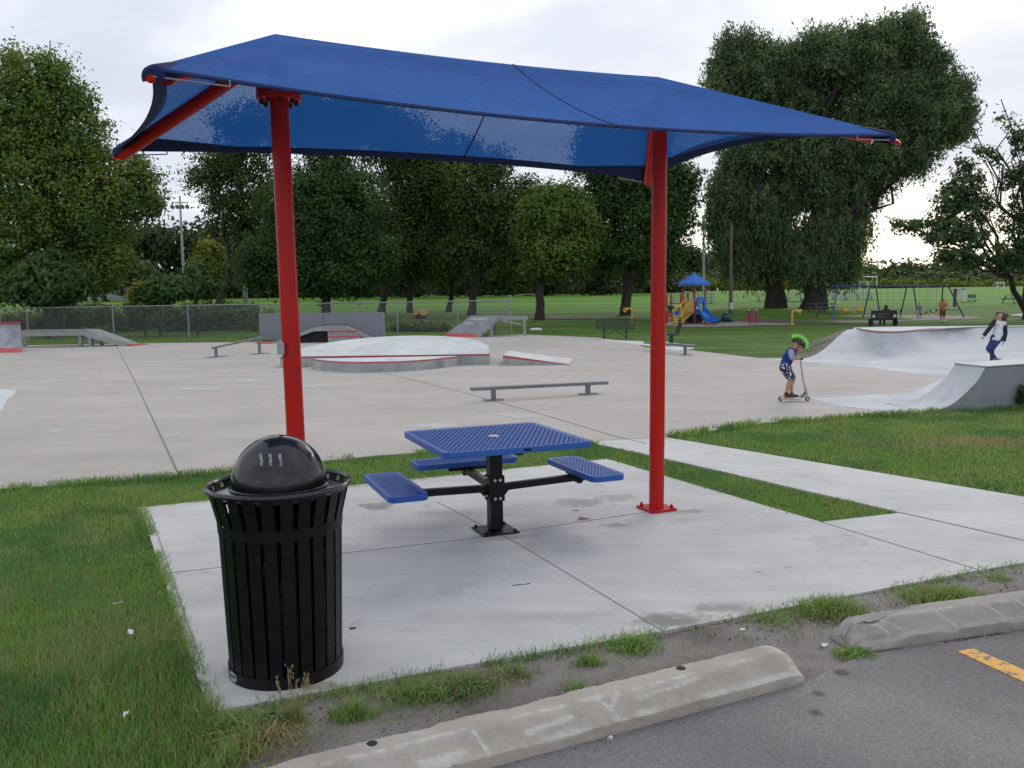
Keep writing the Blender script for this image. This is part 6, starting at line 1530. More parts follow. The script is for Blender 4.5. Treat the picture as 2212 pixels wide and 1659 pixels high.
def crown_points(lobes, n_clump, per, clump_r, shell=.55, flat_=.75):
    """lobes: list of (centre, radii); leaves gathered in clumps, most of them towards the outside of each lobe"""
    vol = np.array([np.prod(r_) ** (2 / 3) for _, r_ in lobes]); vol = vol / vol.sum(); P = []; T = []; NN = []
    for (c, r_), f in zip(lobes, vol):
        k = max(3, int(n_clump * f)); d = rng.normal(size=(k, 3)); d /= np.linalg.norm(d, axis=1, keepdims=True)
        rad = shell + (1 - shell) * rng.random(k) ** .7; rad = np.where(rng.random(k) < .30, rad * rng.random(k), rad) * (1 + .12 * rng.normal(size=k))
        cc_ = np.asarray(c) + d * rad[:, None] * np.asarray(r_); tn = np.clip(.5 + .2 * rng.normal(size=k) + .10 * rng.normal() + .24 * d[:, 2], 0, 1)  # upward clumps get a lighter tone: top light painted into the leaves
        o = rng.normal(size=(k, per, 3)) * clump_r * (0.6 + .8 * rng.random((k, 1, 1))) * np.array([1, 1, flat_]); P.append((cc_[:, None, :] + o).reshape(-1, 3)); T.append(np.repeat(tn, per)); on = o / (np.linalg.norm(o, axis=2, keepdims=True) + 1e-9); NN.append((on * .55 + d[:, None, :] * .55 + np.array([0, 0, .45])).reshape(-1, 3))
    NN = np.concatenate(NN); NN /= np.linalg.norm(NN, axis=1, keepdims=True); return np.concatenate(P), np.concatenate(T), NN
def wob(a, b, n, amp):
    a = np.asarray(a, float); b = np.asarray(b, float); L = np.linalg.norm(b - a); P = [a + (b - a) * i / n for i in range(n + 1)]
    for i in range(1, n): P[i] = P[i] + rng.normal(size=3) * amp * L
    return P
def trunk_mesh(base, fork, lobes, r0, lean=None, sub=3, limbs=None, flare=1.35):
    mb = MB(); pts = wob(base, fork, 5, .02); rs = list(np.linspace(r0, r0 * .72, 6)); rs[0] = r0 * flare; pts[0] = pts[0] - up * .2; mb.tube(pts, rs, 12)
    for i, (c, r_) in enumerate(lobes):
        if limbs is not None and i not in limbs: continue
        c = np.asarray(c); tip = c + (c - fork) * .15; st = pts[-1] if i % 3 else pts[-2]; P = wob(st, tip, 6, .045); rr = r0 * (.22 + .3 / (1 + .3 * i)); mb.tube(P, list(np.linspace(rr, .03, 7)), 8)
        for k in range(sub):
            s = P[2 + k % 4]; d = rng.normal(size=3); d[2] = abs(d[2]) * .5; e = c + nz(d) * np.asarray(r_) * .85; mb.tube(wob(s, e, 4, .06), list(np.linspace(rr * .42, .015, 5)), 6)
    return mb
FOL = {}
FOL['maple'] = foliage('leaf_dark_maple', [(.2, (0.0284, 0.0639, 0.0213)), (.5, (0.0532, 0.1101, 0.0319)), (.8, (0.0922, 0.1669, 0.0461))], .3)
FOL['olive'] = foliage('leaf_olive_maple', [(.15, (0.0457, 0.0952, 0.0209)), (.45, (0.1066, 0.1866, 0.0377)), (.7, (0.1675, 0.2475, 0.0503)), (.9, (0.2285, 0.2475, 0.0524))], .35)
FOL['mid'] = foliage('leaf_mid', [(.2, (0.0354, 0.0710, 0.0193)), (.5, (0.0645, 0.1161, 0.0290)), (.85, (0.1210, 0.1694, 0.0420))], .3)
FOL['light'] = foliage('leaf_light_round', [(.2, (0.0612, 0.1122, 0.0204)), (.5, (0.1122, 0.1870, 0.0340)), (.85, (0.1785, 0.2550, 0.0510))], .35)
FOL['willow'] = foliage('leaf_willow', [(.2, (0.0589, 0.0998, 0.0499)), (.5, (0.1088, 0.1679, 0.0772)), (.85, (0.1814, 0.2495, 0.1134))], .3)
FOL['poplar'] = foliage('leaf_poplar', [(.2, (0.0412, 0.0827, 0.0367)), (.5, (0.0779, 0.1330, 0.0551)), (.85, (0.1376, 0.1973, 0.0779))], .3)
FOL['sumac'] = foliage('leaf_sumac', [(.2, (0.0351, 0.0864, 0.0270)), (.5, (0.0621, 0.1323, 0.0405)), (.85, (0.1080, 0.1890, 0.0567))], .35)
FOL['yellow'] = foliage('leaf_yellowing', [(.2, (0.0850, 0.1190, 0.0204)), (.5, (0.1700, 0.2040, 0.0306)), (.85, (0.3400, 0.2890, 0.0510))], .35)
FOL['wood'] = foliage('leaf_far_wood', [(.2, (0.0171, 0.0323, 0.0129)), (.5, (0.0300, 0.0514, 0.0193)), (.85, (0.0558, 0.0837, 0.0300))], .25)
FOL['hill'] = foliage('leaf_far_hill', [(.2, (0.0390, 0.0650, 0.0286)), (.5, (0.0650, 0.0988, 0.0390)), (.85, (0.1040, 0.1404, 0.0546))], .25)
FOL['weed'] = foliage('leaf_weeds', [(.12, (0.1913, 0.0892, 0.0561)), (.3, (0.1020, 0.1403, 0.0510)), (.6, (0.1403, 0.1989, 0.0663)), (.85, (0.2167, 0.2805, 0.0918))], .3)
def tree(name, label, base_px, Y, fork_px, lobes_px, leaf, n_clump, per, size, clump_r, r0, cat='tree', group=None, depth=.85, shell=.55, elong=1.25, base=None, limbs=None, sub=3, up_bias=.3):
    """lobes_px: (px, py, rx, ry[, dy]) in picture units at distance Y"""
    s = Y / FOC; lob = []
    for L in lobes_px:
        dy = L[4] if len(L) > 4 else 0; c = AP(L[0], L[1], Y + dy); lob.append((c, np.array([L[2] * s, L[2] * s * depth, L[3] * s])))
    b = AP(base_px[0], base_px[1], Y); b[2] = float(terrain(b[0], b[1])); fk = AP(fork_px[0], fork_px[1], Y)
    root = thing(name, b, label, cat, group)
    trunk_mesh(b, fk, lob, r0, limbs=limbs, sub=sub).build('trunk', M_BARK, root, smooth=60)
    P, T, N_ = crown_points(lob, n_clump, per, clump_r, shell); keep = P[:, 2] > terrain(P[:, 0], P[:, 1]) + .15
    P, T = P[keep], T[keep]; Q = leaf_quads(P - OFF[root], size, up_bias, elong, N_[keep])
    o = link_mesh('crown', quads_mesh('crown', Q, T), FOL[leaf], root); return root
# big olive maple at the left
tree('maple_tree', 'large yellowish-green maple tree filling the left edge of the picture', (118, 690), 52, (120, 520),
    [(88, 215, 72, 90), (40, 260, 80, 110), (160, 310, 75, 85), (100, 380, 110, 110), (235, 400, 75, 72), (305, 432, 55, 40), (200, 480, 90, 75), (60, 500, 110, 90), (-60, 330, 90, 150), (-130, 480, 110, 120), (235, 550, 60, 55), (150, 590, 90, 50), (30, 600, 90, 50), (30, 150, 40, 45, 1), (110, 145, 40, 38), (165, 215, 42, 45), (295, 375, 50, 35)],
    'olive', 2300, 46, .16, .36, .42)
tree('sumac_tree', 'small bright green pinnate-leaved tree just behind the fence at the left', (98, 668), 49, (100, 640), [(100, 600, 62, 40), (60, 615, 40, 32), (150, 612, 42, 30), (110, 568, 32, 24), (100, 640, 55, 22)], 'sumac', 380, 30, .19, .26, .10, elong=2.2)
tree('sapling', 'small light green sapling left of the light pole base', (345, 668), 50, (345, 640), [(345, 628, 38, 22), (322, 640, 26, 20), (372, 622, 28, 20)], 'sumac', 150, 22, .22, .26, .06, elong=1.8)
tree('sapling', 'taller light green sapling right of the light pole base', (424, 660), 51, (424, 625), [(424, 606, 30, 26), (440, 620, 28, 20), (405, 622, 26, 20), (425, 585, 16, 16)], 'sumac', 150, 22, .22, .24, .06, elong=1.8)
tree('yellow_bush', 'yellowing bush beside the sapling behind the fence', (312, 668), 50, (312, 650), [(308, 636, 20, 26), (316, 655, 22, 18)], 'yellow', 90, 22, .2, .25, .05)
# middle row
tree('tree', 'dark spreading tree behind the left red post with sky gaps at its left side', (470, 655), 78, (500, 560), [(445, 375, 52, 36), (510, 335, 80, 60), (475, 430, 42, 44), (560, 420, 70, 70), (530, 480, 50, 50), (590, 540, 60, 60), (535, 580, 45, 40), (600, 260, 85, 50), (520, 270, 60, 40), (660, 235, 60, 40)], 'mid', 900, 42, .20, .45, .38)
tree('maple_tree', 'dense dark green maple with drooping leaves right of the left red post', (703, 676), 61, (705, 610), [(700, 400, 85, 60), (640, 450, 80, 70), (770, 450, 75, 70), (700, 500, 110, 80), (610, 540, 75, 60), (790, 540, 65, 60), (690, 590, 110, 50), (560, 570, 50, 50), (820, 560, 40, 40), (720, 370, 50, 40), (740, 270, 70, 60), (680, 290, 60, 60), (640, 240, 60, 50), (790, 250, 55, 50), (610, 600, 60, 35), (770, 605, 55, 30)], 'maple', 2200, 46, .17, .36, .36)
tree('tree', 'twin-trunked dark tree between the maple and the round light tree, left one', (822, 677), 70, (845, 560), [(850, 330, 70, 70), (820, 260, 60, 50), (880, 285, 45, 40), (760, 235, 55, 45), (880, 420, 70, 70), (840, 480, 60, 60), (900, 520, 55, 55), (850, 560, 60, 40), (940, 450, 45, 60)], 'mid', 700, 42, .20, .45, .30)
tree('tree', 'second twin-trunked dark tree, its stems crossing above the stump', (885, 676), 71, (890, 570), [(905, 340, 60, 60), (945, 390, 50, 60), (900, 480, 50, 50), (950, 520, 50, 50), (910, 570, 50, 35)], 'mid', 480, 42, .20, .45, .26)
tree('tree', 'dark leaning tree with forked trunk left of the round light tree', (1018, 676), 68, (1030, 590), [(1000, 420, 55, 70), (1050, 440, 60, 70), (1090, 480, 55, 60), (1020, 530, 60, 50), (1090, 560, 50, 40), (1060, 360, 45, 40), (970, 560, 45, 35), (1130, 430, 40, 50)], 'mid', 760, 42, .20, .42, .32)
tree('tree', 'slim dark tree standing close left of the forked leaning tree', (968, 674), 72, (982, 600), [(985, 330, 50, 50), (960, 420, 45, 60), (990, 500, 45, 50), (975, 570, 45, 35)], 'mid', 380, 42, .20, .42, .24)
tree('round_tree', 'light green round-crowned tree with a leaning trunk in the middle of the row', (1165, 672), 62, (1168, 600), [(1205, 470, 75, 65), (1160, 500, 50, 60), (1250, 500, 50, 60), (1205, 430, 50, 35), (1205, 545, 80, 40), (1180, 580, 50, 22)], 'light', 950, 40, .19, .32, .34)
tree('tree', 'broad dark tree behind the right red post', (1352, 669), 66, (1355, 585), [(1300, 350, 60, 60), (1370, 360, 70, 80), (1440, 400, 65, 70), (1455, 470, 42, 50), (1400, 470, 80, 70), (1310, 440, 60, 60), (1290, 540, 50, 45), (1350, 545, 70, 40), (1420, 550, 55, 42), (1390, 290, 60, 45), (1300, 290, 40, 40), (1472, 400, 30, 40)], 'maple', 1600, 42, .20, .42, .42)
tree('small_tree', 'small yellow-green tree far back between the sapling and the maple', (455, 650), 92, (455, 590), [(455, 550, 32, 34), (440, 575, 26, 24), (470, 575, 26, 24)], 'yellow', 130, 24, .32, .42, .14)

# willows: cascades of fine leaves
def willow(label, base_px, Y, fork_px, lobes_px, n_strand, r0, seed, hang=(.5, 3.4)):
    s = Y / FOC; lob = []
    for L in lobes_px:
        dy = L[4] if len(L) > 4 else 0; c = AP(L[0], L[1], Y + dy); lob.append((c, np.array([L[2] * s, L[2] * s * .85, L[3] * s])))
    b = AP(base_px[0], base_px[1], Y); b[2] = float(terrain(b[0], b[1])); fk = AP(fork_px[0], fork_px[1], Y); root = thing('willow_tree', b, label, 'willow tree')
    trunk_mesh(b, fk, lob, r0, sub=4, flare=1.25).build('trunk', M_BARK, root, smooth=60)
    vol = np.array([np.prod(r_) ** (2 / 3) for _, r_ in lob]); vol /= vol.sum(); C = []; T = []; D = []; NW = []
    for (c, r_), f, Lp in zip(lob, vol, lobes_px):
        low = np.clip((Lp[1] - 240) / 200, 0.0, 1.0)          # upper boughs are feathery, lower ones weep
        k0 = max(4, int(n_strand * f / 7)); d = rng.normal(size=(k0, 3)); d /= np.linalg.norm(d, axis=1, keepdims=True); rad = .35 + .68 * rng.random(k0) ** .7
        cl_ = c + d * rad[:, None] * r_; st = (cl_[:, None, :] + rng.normal(size=(k0, 7, 3)) * .30).reshape(-1, 3); d = np.repeat(d, 7, 0); k = len(st); tn0 = np.repeat(np.clip(.5 + .25 * rng.normal(size=k0), 0, 1), 7)
        L = (hang[0] + (hang[1] - hang[0]) * rng.random(k) ** 2.2) * (.35 + .75 * low); L = L * np.where(d[:, 2] > .3, .5, 1.0); outw = d * np.array([1, 1, 0]); tn = np.clip(tn0 + .22 * d[:, 2], 0, 1)  # lighter tone on upper strands, highlights painted into the leaf colour
        m = 13; tt = np.linspace(0, 1, m)[None, :, None]
        P = st[:, None, :] + outw[:, None, :] * np.sqrt(tt) * L[:, None, None] * .22 + np.array([0, 0, -1.0]) * tt ** 1.3 * L[:, None, None] * (.35 + .65 * low) + np.where(d[:, None, 2:3] > .1, np.array([0, 0, 1.0]) * tt * (1 - tt) * 1.6 * (1 - low), 0) + rng.normal(size=(k, m, 3)) * (.10 + .14 * (1 - low))
        C.append(P.reshape(-1, 3)); T.append(np.repeat(tn, m)); D.append(np.full(k * m, .5 + .8 * (1 - low))); NW.append(np.repeat(d * .7 + np.array([0, 0, .35 * (1 - low)]), m, 0))
    C = np.concatenate(C); T = np.concatenate(T); D = np.concatenate(D)[:, None]; keep = C[:, 2] > terrain(C[:, 0], C[:, 1]) + .8 + 1.6 * rng.random(len(C)); C, T, D = C[keep], T[keep], D[keep]; NW = np.concatenate(NW)[keep]
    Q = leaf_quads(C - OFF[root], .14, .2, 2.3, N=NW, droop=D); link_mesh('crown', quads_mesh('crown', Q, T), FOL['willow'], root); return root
willow('big weeping willow with a thick straight trunk, the left one of the pair', (1676, 669), 74, (1672, 520), [(1600, 130, 60, 55), (1570, 200, 45, 70), (1650, 190, 80, 80), (1720, 230, 80, 80), (1590, 400, 55, 50), (1640, 440, 75, 70), (1590, 500, 50, 50), (1680, 520, 75, 60), (1720, 400, 55, 40), (1640, 330, 80, 50), (1690, 160, 55, 50), (1730, 165, 50, 50), (1730, 320, 50, 50), (1560, 440, 35, 45), (1610, 560, 50, 30), (1600, 520, 40, 40)], 12500, .85, 1)
willow('leaning weeping willow with crown swept to the right, the right one of the pair', (1757, 668), 72, (1765, 520), [(1790, 130, 80, 60), (1880, 130, 80, 60), (1950, 90, 60, 50), (1990, 170, 60, 70), (2040, 220, 60, 60), (1900, 220, 90, 70), (2000, 270, 80, 55), (2060, 270, 40, 40), (1860, 320, 90, 70), (1950, 330, 70, 45), (1820, 420, 50, 55), (1770, 330, 55, 50), (1780, 390, 40, 45), (1870, 365, 60, 45), (1800, 500, 62, 55), (1840, 470, 30, 40), (1795, 565, 55, 32), (1825, 545, 30, 30), (1740, 560, 45, 34)], 15500, 1.0, 2)
# half-bare tree at the right edge
Yp = 58; lp = [(2195, 300, 22, 40), (2190, 390, 30, 40), (2200, 470, 40, 50), (2170, 260, 14, 14), (2120, 320, 14, 14), (2150, 345, 18, 16), (2140, 330, 10, 10), (2200, 560, 45, 30), (2240, 350, 50, 110), (2250, 500, 60, 80), (2165, 545, 30, 18)]
tree('poplar_tree', 'half-bare poplar at the right edge with thin upright branches', (2222, 652), Yp, (2222, 560), lp, 'poplar', 270, 30, .18, .24, .30, limbs=(0, 1, 2, 3, 4, 5, 8), sub=2)
tree('poplar_tree', 'low leaning poplar branch crown against the bright sky at the right', (2235, 650), Yp + 1, (2170, 585), [(2085, 400, 36, 55), (2050, 440, 38, 45), (2110, 440, 34, 45), (2040, 500, 50, 36), (2095, 500, 45, 40), (2060, 550, 42, 22), (1975, 490, 30, 16), (1945, 482, 18, 9), (2080, 365, 14, 22), (2110, 565, 30, 18)], 'poplar', 300, 32, .19, .22, .22, sub=1)

# ---- woods far off: one mass of leaf clumps each
def wood(name, lobes_px, leaf, n_clump, per, size, clump_r, kind='stuff', label=None):
    lob = []
    for px, py, rx, ry, Y in lobes_px: s = Y / FOC; lob.append((AP(px, py, Y), np.array([rx * s, rx * s * .6, ry * s])))
    P, T, N_ = crown_points(lob, n_clump, per, clump_r, .5); keep = P[:, 2] > terrain(P[:, 0], P[:, 1]); Q = leaf_quads(P[keep], size, .3, 1.25, N_[keep])
    o = link_mesh(name, quads_mesh(name, Q, T[keep]), FOL[leaf]); return props(o, label, 'woods', kind=kind)
wood('far_woods', [(x, y, 55, 75, Y) for x, y, Y in ((290, 560, 140), (350, 545, 142), (410, 555, 138), (470, 540, 145), (540, 560, 140), (600, 560, 140), (240, 570, 138), (180, 580, 140), (680, 570, 140), (760, 560, 142), (840, 570, 140), (920, 575, 141), (1000, 565, 142), (1080, 575, 140), (1160, 570, 141), (1240, 575, 140), (1320, 570, 141), (1400, 575, 141))] + [(x, 615, 50, 35, 136) for x in range(-40, 1450, 70)] + [(300, 520, 45, 40, 145), (480, 525, 50, 40, 146), (350, 520, 40, 40, 145)] + [(x, y, 50, 55, 118) for x, y in ((620, 470), (700, 520), (800, 480), (860, 540), (930, 470), (960, 560), (1040, 500), (1080, 590), (1130, 520), (1250, 520), (1290, 590), (1180, 600), (1400, 560), (1000, 600), (880, 600), (780, 600))] + [(x, 634, 50, 22, 132) for x in range(-60, 1480, 60)] + [(225, 590, 40, 22, 118), (300, 588, 40, 22, 118), (262, 580, 30, 20, 118), (236, 613, 36, 14, 116), (200, 610, 30, 20, 116)], 'wood', 3000, 24, .65, 1.0, label='dark mass of far woods behind the left and middle trees')
wood('hill_woods', [(x, y, 45, 26, Y) for x, y, Y in ((1450, 585, 230), (1500, 580, 235), (1560, 572, 240), (1620, 575, 240), (1680, 580, 240), (1745, 590, 235), (1810, 596, 230), (1880, 602, 225), (1940, 600, 225), (2000, 598, 220), (2060, 602, 220), (2120, 606, 220), (2180, 605, 220), (2240, 600, 220), (2300, 600, 220), (1420, 590, 235))] + [(x, 612, 45, 14, 205) for x in range(1400, 2400, 50)] + [(1490, 555, 30, 24, 225), (1460, 545, 22, 26, 222), (2080, 575, 26, 22, 215), (2040, 585, 30, 18, 215), (1950, 588, 24, 14, 222), (2195, 570, 45, 30, 210)], 'hill', 1900, 22, .95, 1.3, label='green wooded hillside on the far right skyline')
wood('meadow_fringe', [(x, 616 + (x % 3), 40, 5, 190) for x in range(1440, 2300, 60)], 'yellow', 500, 18, .5, .8, label='yellowish tall weeds along the far field edge')
# weeds and shrubs behind the fence
lob = []
for k in range(60):
    px = -80 + k * 13 + rng.random() * 8
    if px > 640: break
    q = GT(px, 716 - rng.random() * 8); h = .55 + .40 * rng.random() + (.35 if 150 < px < 560 else 0); lob.append((q + up * h * .7, np.array([.5, .5, h * .8])))
P, T, _n = crown_points(lob, 900, 26, .17, .4); P[:, 2] = np.maximum(P[:, 2], terrain(P[:, 0], P[:, 1]) + .03); T = np.clip(T - .3 * (P[:, 2] > 1.45) + .1, 0, 1)
props(link_mesh('weed_hedge', quads_mesh('weed_hedge', leaf_quads(P, .13, .3, 1.8), T), FOL['weed']), 'tangled green and reddish weeds growing along the back of the fence', 'weeds', kind='stuff')
lob = [(GT(px, 716) + up * .25, np.array([.7, .5, .35])) for px in (870, 890, 915, 935, 950, 860)]
P, T, _n = crown_points(lob, 120, 24, .16, .4); props(link_mesh('stump_weeds', quads_mesh('stump_weeds', leaf_quads(P, .12, .3, 1.8), T), FOL['weed']), 'low weeds around the tree stump behind the fence', 'weeds', kind='stuff')
# ================================================================ grass blades, tufts, gravel, litter
def blades(X, Y, Z, H, Wd, tint, lean=.55, seedv=0):
    n = len(X); a = rng.random(n) * 2 * PI; la_ = rng.random(n) * 2 * PI; ln = lean * (.3 + rng.random(n))
    d = np.stack([np.cos(a), np.sin(a), np.zeros(n)], 1); l = np.stack([np.cos(la_) * ln, np.sin(la_) * ln, np.zeros(n)], 1)
    b = np.stack([X, Y, Z], 1); h = H[:, None]; w2 = (Wd / 2)[:, None]; u = np.array([0, 0, 1.0])
    m = b + l * h * .35 + u * h * .58; t = b + l * h * 1.05 + u * h * (1 - .3 * ln[:, None] ** 2)
    V = np.stack([b - d * w2, b + d * w2, m + d * w2 * .8, m - d * w2 * .8, t], 1).reshape(-1, 3)
    k = np.arange(n)[:, None] * 5; F = np.concatenate([k + np.array([[0, 1, 2, 3]]), k + np.array([[3, 2, 4]])], 1).ravel()
    st = (np.arange(n)[:, None] * 7 + np.array([[0, 4]])).ravel(); tot = np.tile([4, 3], n)
    col = np.repeat(np.concatenate([tint, np.ones((n, 1))], 1), 5, 0); return V, F, st, tot, col
def grass_mat():
    m = bpy.data.materials.new('grass_blade'); m.use_nodes = True; t = NT(m.node_tree); t.n.clear(); out = t.new('ShaderNodeOutputMaterial')
    c = t.new('ShaderNodeAttribute', attribute_name='tint').outputs['Color']; d = t.new('ShaderNodeBsdfPrincipled'); t.put(d.inputs['Base Color'], c); d.inputs['Roughness'].default_value = .55; d.inputs['Specular IOR Level'].default_value = .25
    tr = t.new('ShaderNodeBsdfTranslucent'); t.put(tr.inputs[0], c); mx = t.new('ShaderNodeMixShader', i_0=.35); t.l.new(d.outputs[0], mx.inputs[1]); t.l.new(tr.outputs[0], mx.inputs[2]); t.l.new(mx.outputs[0], out.inputs[0]); return m
M_GRASS = grass_mat()
def tint_for(X, Y, n, dry=0.0):
    p = vnoise(X * 1.1, Y * 1.1, 2) * .75 + vnoise(X * 4, Y * 4, 12) * .25; q = vnoise(X * 2.1 + 9, Y * 2.1, 5) * .7 + vnoise(X * 8, Y * 8, 13) * .3; r_ = rng.random(n)
    base = np.array([.225, .375, .088]); lush = np.array([.135, .285, .078]); yel = np.array([.33, .41, .13]); br = np.array([.42, .34, .18])
    w1 = np.clip((p - .45) * 5, 0, 1)[:, None]; w2 = np.clip((q - .48) * 4.5, 0, 1.4)[:, None]
    c = base * (1 - w1) + lush * w1; c = c * (1 - .5 * w2) + yel * .5 * w2
    deadp = np.clip(.05 + .16 * (vnoise(X * 1.9 + 4, Y * 1.9 + 8, 8) - .35) + dry, .02, .9)
    c = np.where((r_ < deadp)[:, None], br, c); return c * (.7 + .6 * rng.random((n, 1)))
def scatter(poly_px, dens, holes, hgt_=(.03, .06), wd=(.0035, .006), extra_dry=None, zoff=-.03, gate=None):
    poly = xy(poly_px); P = np.array(poly); x0, y0 = P.min(0); x1, y1 = P.max(0); n = int((x1 - x0) * (y1 - y0) * dens)
    X = x0 + rng.random(n) * (x1 - x0); Y = y0 + rng.random(n) * (y1 - y0); ok = inside(poly, X, Y)
    for h in holes: ok &= ~inside(h, X, Y)
    X, Y = X[ok], Y[ok]
    if gate is not None: g = gate(X, Y); X, Y = X[g], Y[g]
    n = len(X); lum = vnoise(X * 1.6, Y * 1.6, 6) * .6 + vnoise(X * 5, Y * 5, 7) * .4
    H = hgt_[0] + (hgt_[1] - hgt_[0]) * np.clip(lum * 1.4 - .15 + .35 * rng.normal(size=n) * .5, 0, 1.5); Wd = wd[0] + (wd[1] - wd[0]) * rng.random(n)
    dry = 0.0 if extra_dry is None else extra_dry(X, Y); return blades(X, Y, np.full(n, zoff) + 0.0, H, Wd, tint_for(X, Y, n, dry))
def join(parts, name, label, kind='stuff'):
    V = []; F = []; S = []; T = []; C = []; ov = 0; ol = 0
    for v, f, s, t_, c in parts: V.append(v); F.append(f + ov); S.append(s + ol); T.append(t_); C.append(c); ov += len(v); ol += len(f)
    me = raw_mesh(name, np.concatenate(V), np.concatenate(F), np.concatenate(S), np.concatenate(T), color=np.concatenate(C)); o = link_mesh(name, me, M_GRASS); return props(o, label, 'grass', kind=kind)
hard = [SLAB, EXT, WALK, FLOOR, ASPH]
# left lawn, near part dense and long, then the strip behind the slab
near_dirt = lambda X, Y: ~(inside(DIRT, X, Y) & (rng.random(len(X)) < .93))
A = [scatter([(-260, 1240), (420, 1215), (470, 1400), (470, 1560), (640, 1640), (560, 1720), (300, 2100), (-700, 2100)], 10500, [SLAB, ASPH], (.026, .066), (.0026, .0046), gate=near_dirt),
     scatter([(-300, 1084), (0, 1053), (390, 1022), (620, 1010), (620, 1085), (300, 1098), (360, 1225), (-260, 1245)], 3800, hard, (.024, .05), (.004, .008))]
join(A, 'near_grass', 'mown lawn grass at the lower left beside the concrete pad')
Bp = [scatter([(380, 1028), (760, 985), (1000, 965), (1283, 953), (1290, 956), (1440, 986), (1760, 1060), (1950, 1104), (1770, 1130), (1311, 995), (700, 1062), (300, 1098)], 2800, hard, (.026, .05), (.005, .010))]
join(Bp, 'strip_grass', 'narrow grass strip and triangle between the pad and the skatepark')
drypatch = lambda X, Y: np.clip(.75 * np.exp(-(((X - G(2110, 952)[0]) / 1.0) ** 2 + ((Y - G(2110, 952)[1]) / .42) ** 2)) , 0, .8)
Cc = [scatter([(1440, 941), (1560, 925), (1650, 911), (1760, 904), (1880, 897), (2034, 886), (2212, 877), (2500, 866), (2700, 1000), (2900, 1160), (2212, 1070)], 1700, hard, (.026, .058), (.007, .014), extra_dry=drypatch)]
join(Cc, 'right_grass', 'lawn grass with a dry patch between the walkway and quarter pipe')
# long grass fringe along the foot of the quarter pipe and the skatepark edge
def fringe(pts_px, n, hh, wd, spread=.07):
    P = [np.array(G(*p)[:2]) for p in pts_px]; L = np.array([np.linalg.norm(P[i + 1] - P[i]) for i in range(len(P) - 1)]); seg = rng.choice(len(L), n, p=L / L.sum()); s = rng.random(n); q = np.array([P[i] + (P[i + 1] - P[i]) * t_ for i, t_ in zip(seg, s)]) + rng.normal(size=(n, 2)) * spread
    g = vnoise(q[:, 0] * 4, q[:, 1] * 4, 3); q = q[g > .35]; n = len(q); return blades(q[:, 0], q[:, 1], np.full(n, -.03), hh[0] + (hh[1] - hh[0]) * rng.random(n), wd * (.7 + .6 * rng.random(n)), tint_for(q[:, 0], q[:, 1], n), .6)
Fr = [fringe([(-200, 1075), (0, 1057), (385, 1028), (760, 990)], 4000, (.05, .11), .007), fringe([(760, 990), (1000, 969), (1283, 958)], 2200, (.05, .10), .009), fringe([(1440, 944), (1650, 913), (1880, 899), (2034, 889), (2212, 880)], 3600, (.06, .13), .013),
      fringe([(306, 1098), (340, 1200), (400, 1380), (452, 1530)], 3200, (.04, .085), .005, .025), fringe([(440, 1540), (530, 1578), (470, 1660)], 1500, (.06, .13), .005, .05), fringe([(305, 1096), (700, 1058), (1311, 990)], 2500, (.035, .06), .007, .03), fringe([(1311, 990), (1770, 1125)], 1600, (.03, .055), .008, .03)]
join(Fr, 'edge_grass', 'longer untrimmed grass along the concrete edges')
# lawn beyond the skatepark: tufts thick enough to break the flat sheet
FX = [scatter([(560, 736), (300, 740), (80, 743), (-100, 746), (-100, 731), (560, 727), (1110, 716), (1120, 722), (950, 727)], 300, [FLOOR], (.04, .10), (.012, .025))]
join(FX, 'far_grass', 'rougher grass beyond the skatepark edge')
# sparse seedlings and trampled straw over the dirt
edge_gate = lambda X, Y: (vnoise(X * 2.6, Y * 2.6, 21) * .6 + vnoise(X * 9, Y * 9, 22) * .4 > .54)
join([scatter(DIRT_PX, 900, [SLAB, EXT, ASPH], (.012, .04), (.003, .006), extra_dry=lambda X, Y: np.full(len(X), .45), zoff=-.012, gate=edge_gate), fringe([(520, 1530), (760, 1487), (1000, 1441), (1200, 1403), (1430, 1365)], 1500, (.03, .08), .005, .035), fringe([(1560, 1338), (1700, 1313), (1900, 1275), (2113, 1233), (2212, 1217)], 700, (.03, .07), .006, .035)], 'dirt_grass', 'sparse seedlings and dry straw over the dirt strip')
# ---- individual tufts and weeds in the dirt strip
def tuft(px, py, n, hh, spread, label, wd=.005, lean=.8, dry=0.0, stalks=0, name='grass_tuft'):
    q = G(px, py); root = thing(name, (q[0], q[1], -.012), label, 'grass tuft')
    r_ = rng.normal(size=(n, 2)) * spread; X, Y = q[0] + r_[:, 0], q[1] + r_[:, 1] * .7; H = hh * (.4 + .7 * rng.random(n)) * np.exp(-(r_ ** 2).sum(1) / (spread ** 2 * 6))
    V, F, S, T, C = blades(X, Y, np.full(n, -.015), H, wd * (.6 + .8 * rng.random(n)), tint_for(X, Y, n, dry), lean); V = V - OFF[root]
    link_mesh('blades', raw_mesh('blades', V, F, S, T, color=C), M_GRASS, root)
    if stalks:
        mb = MB()
        for k in range(stalks):
            a = rng.random() * 2 * PI; t0 = np.array([q[0], q[1], 0]) + np.array([math.cos(a), math.sin(a), 0]) * .02; t1 = t0 + np.array([math.cos(a) * .05, math.sin(a) * .03, hh * (1.3 + .5 * rng.random())]); mb.tube(wob(t0, t1, 4, .04), [.0016] * 5, 4)
            for j in range(7): p = lerp(t0, t1, .72 + .28 * j / 6) + rng.normal(size=3) * .004; mb.sphere(p, (.003, .003, .007), 5, 4)
        mb.build('seed_stalks', plain('seed_head', (.26, .22, .11), .9, var=.3), root)
    return root
tuft(636, 1556, 260, .13, .030, 'tall seeding grass tuft at the pad edge in front of the litter bin', .004, .35, .15, 9)
tuft(762, 1546, 520, .12, .055, 'round dense green grass tuft right of the litter bin', .004, .6, .05)
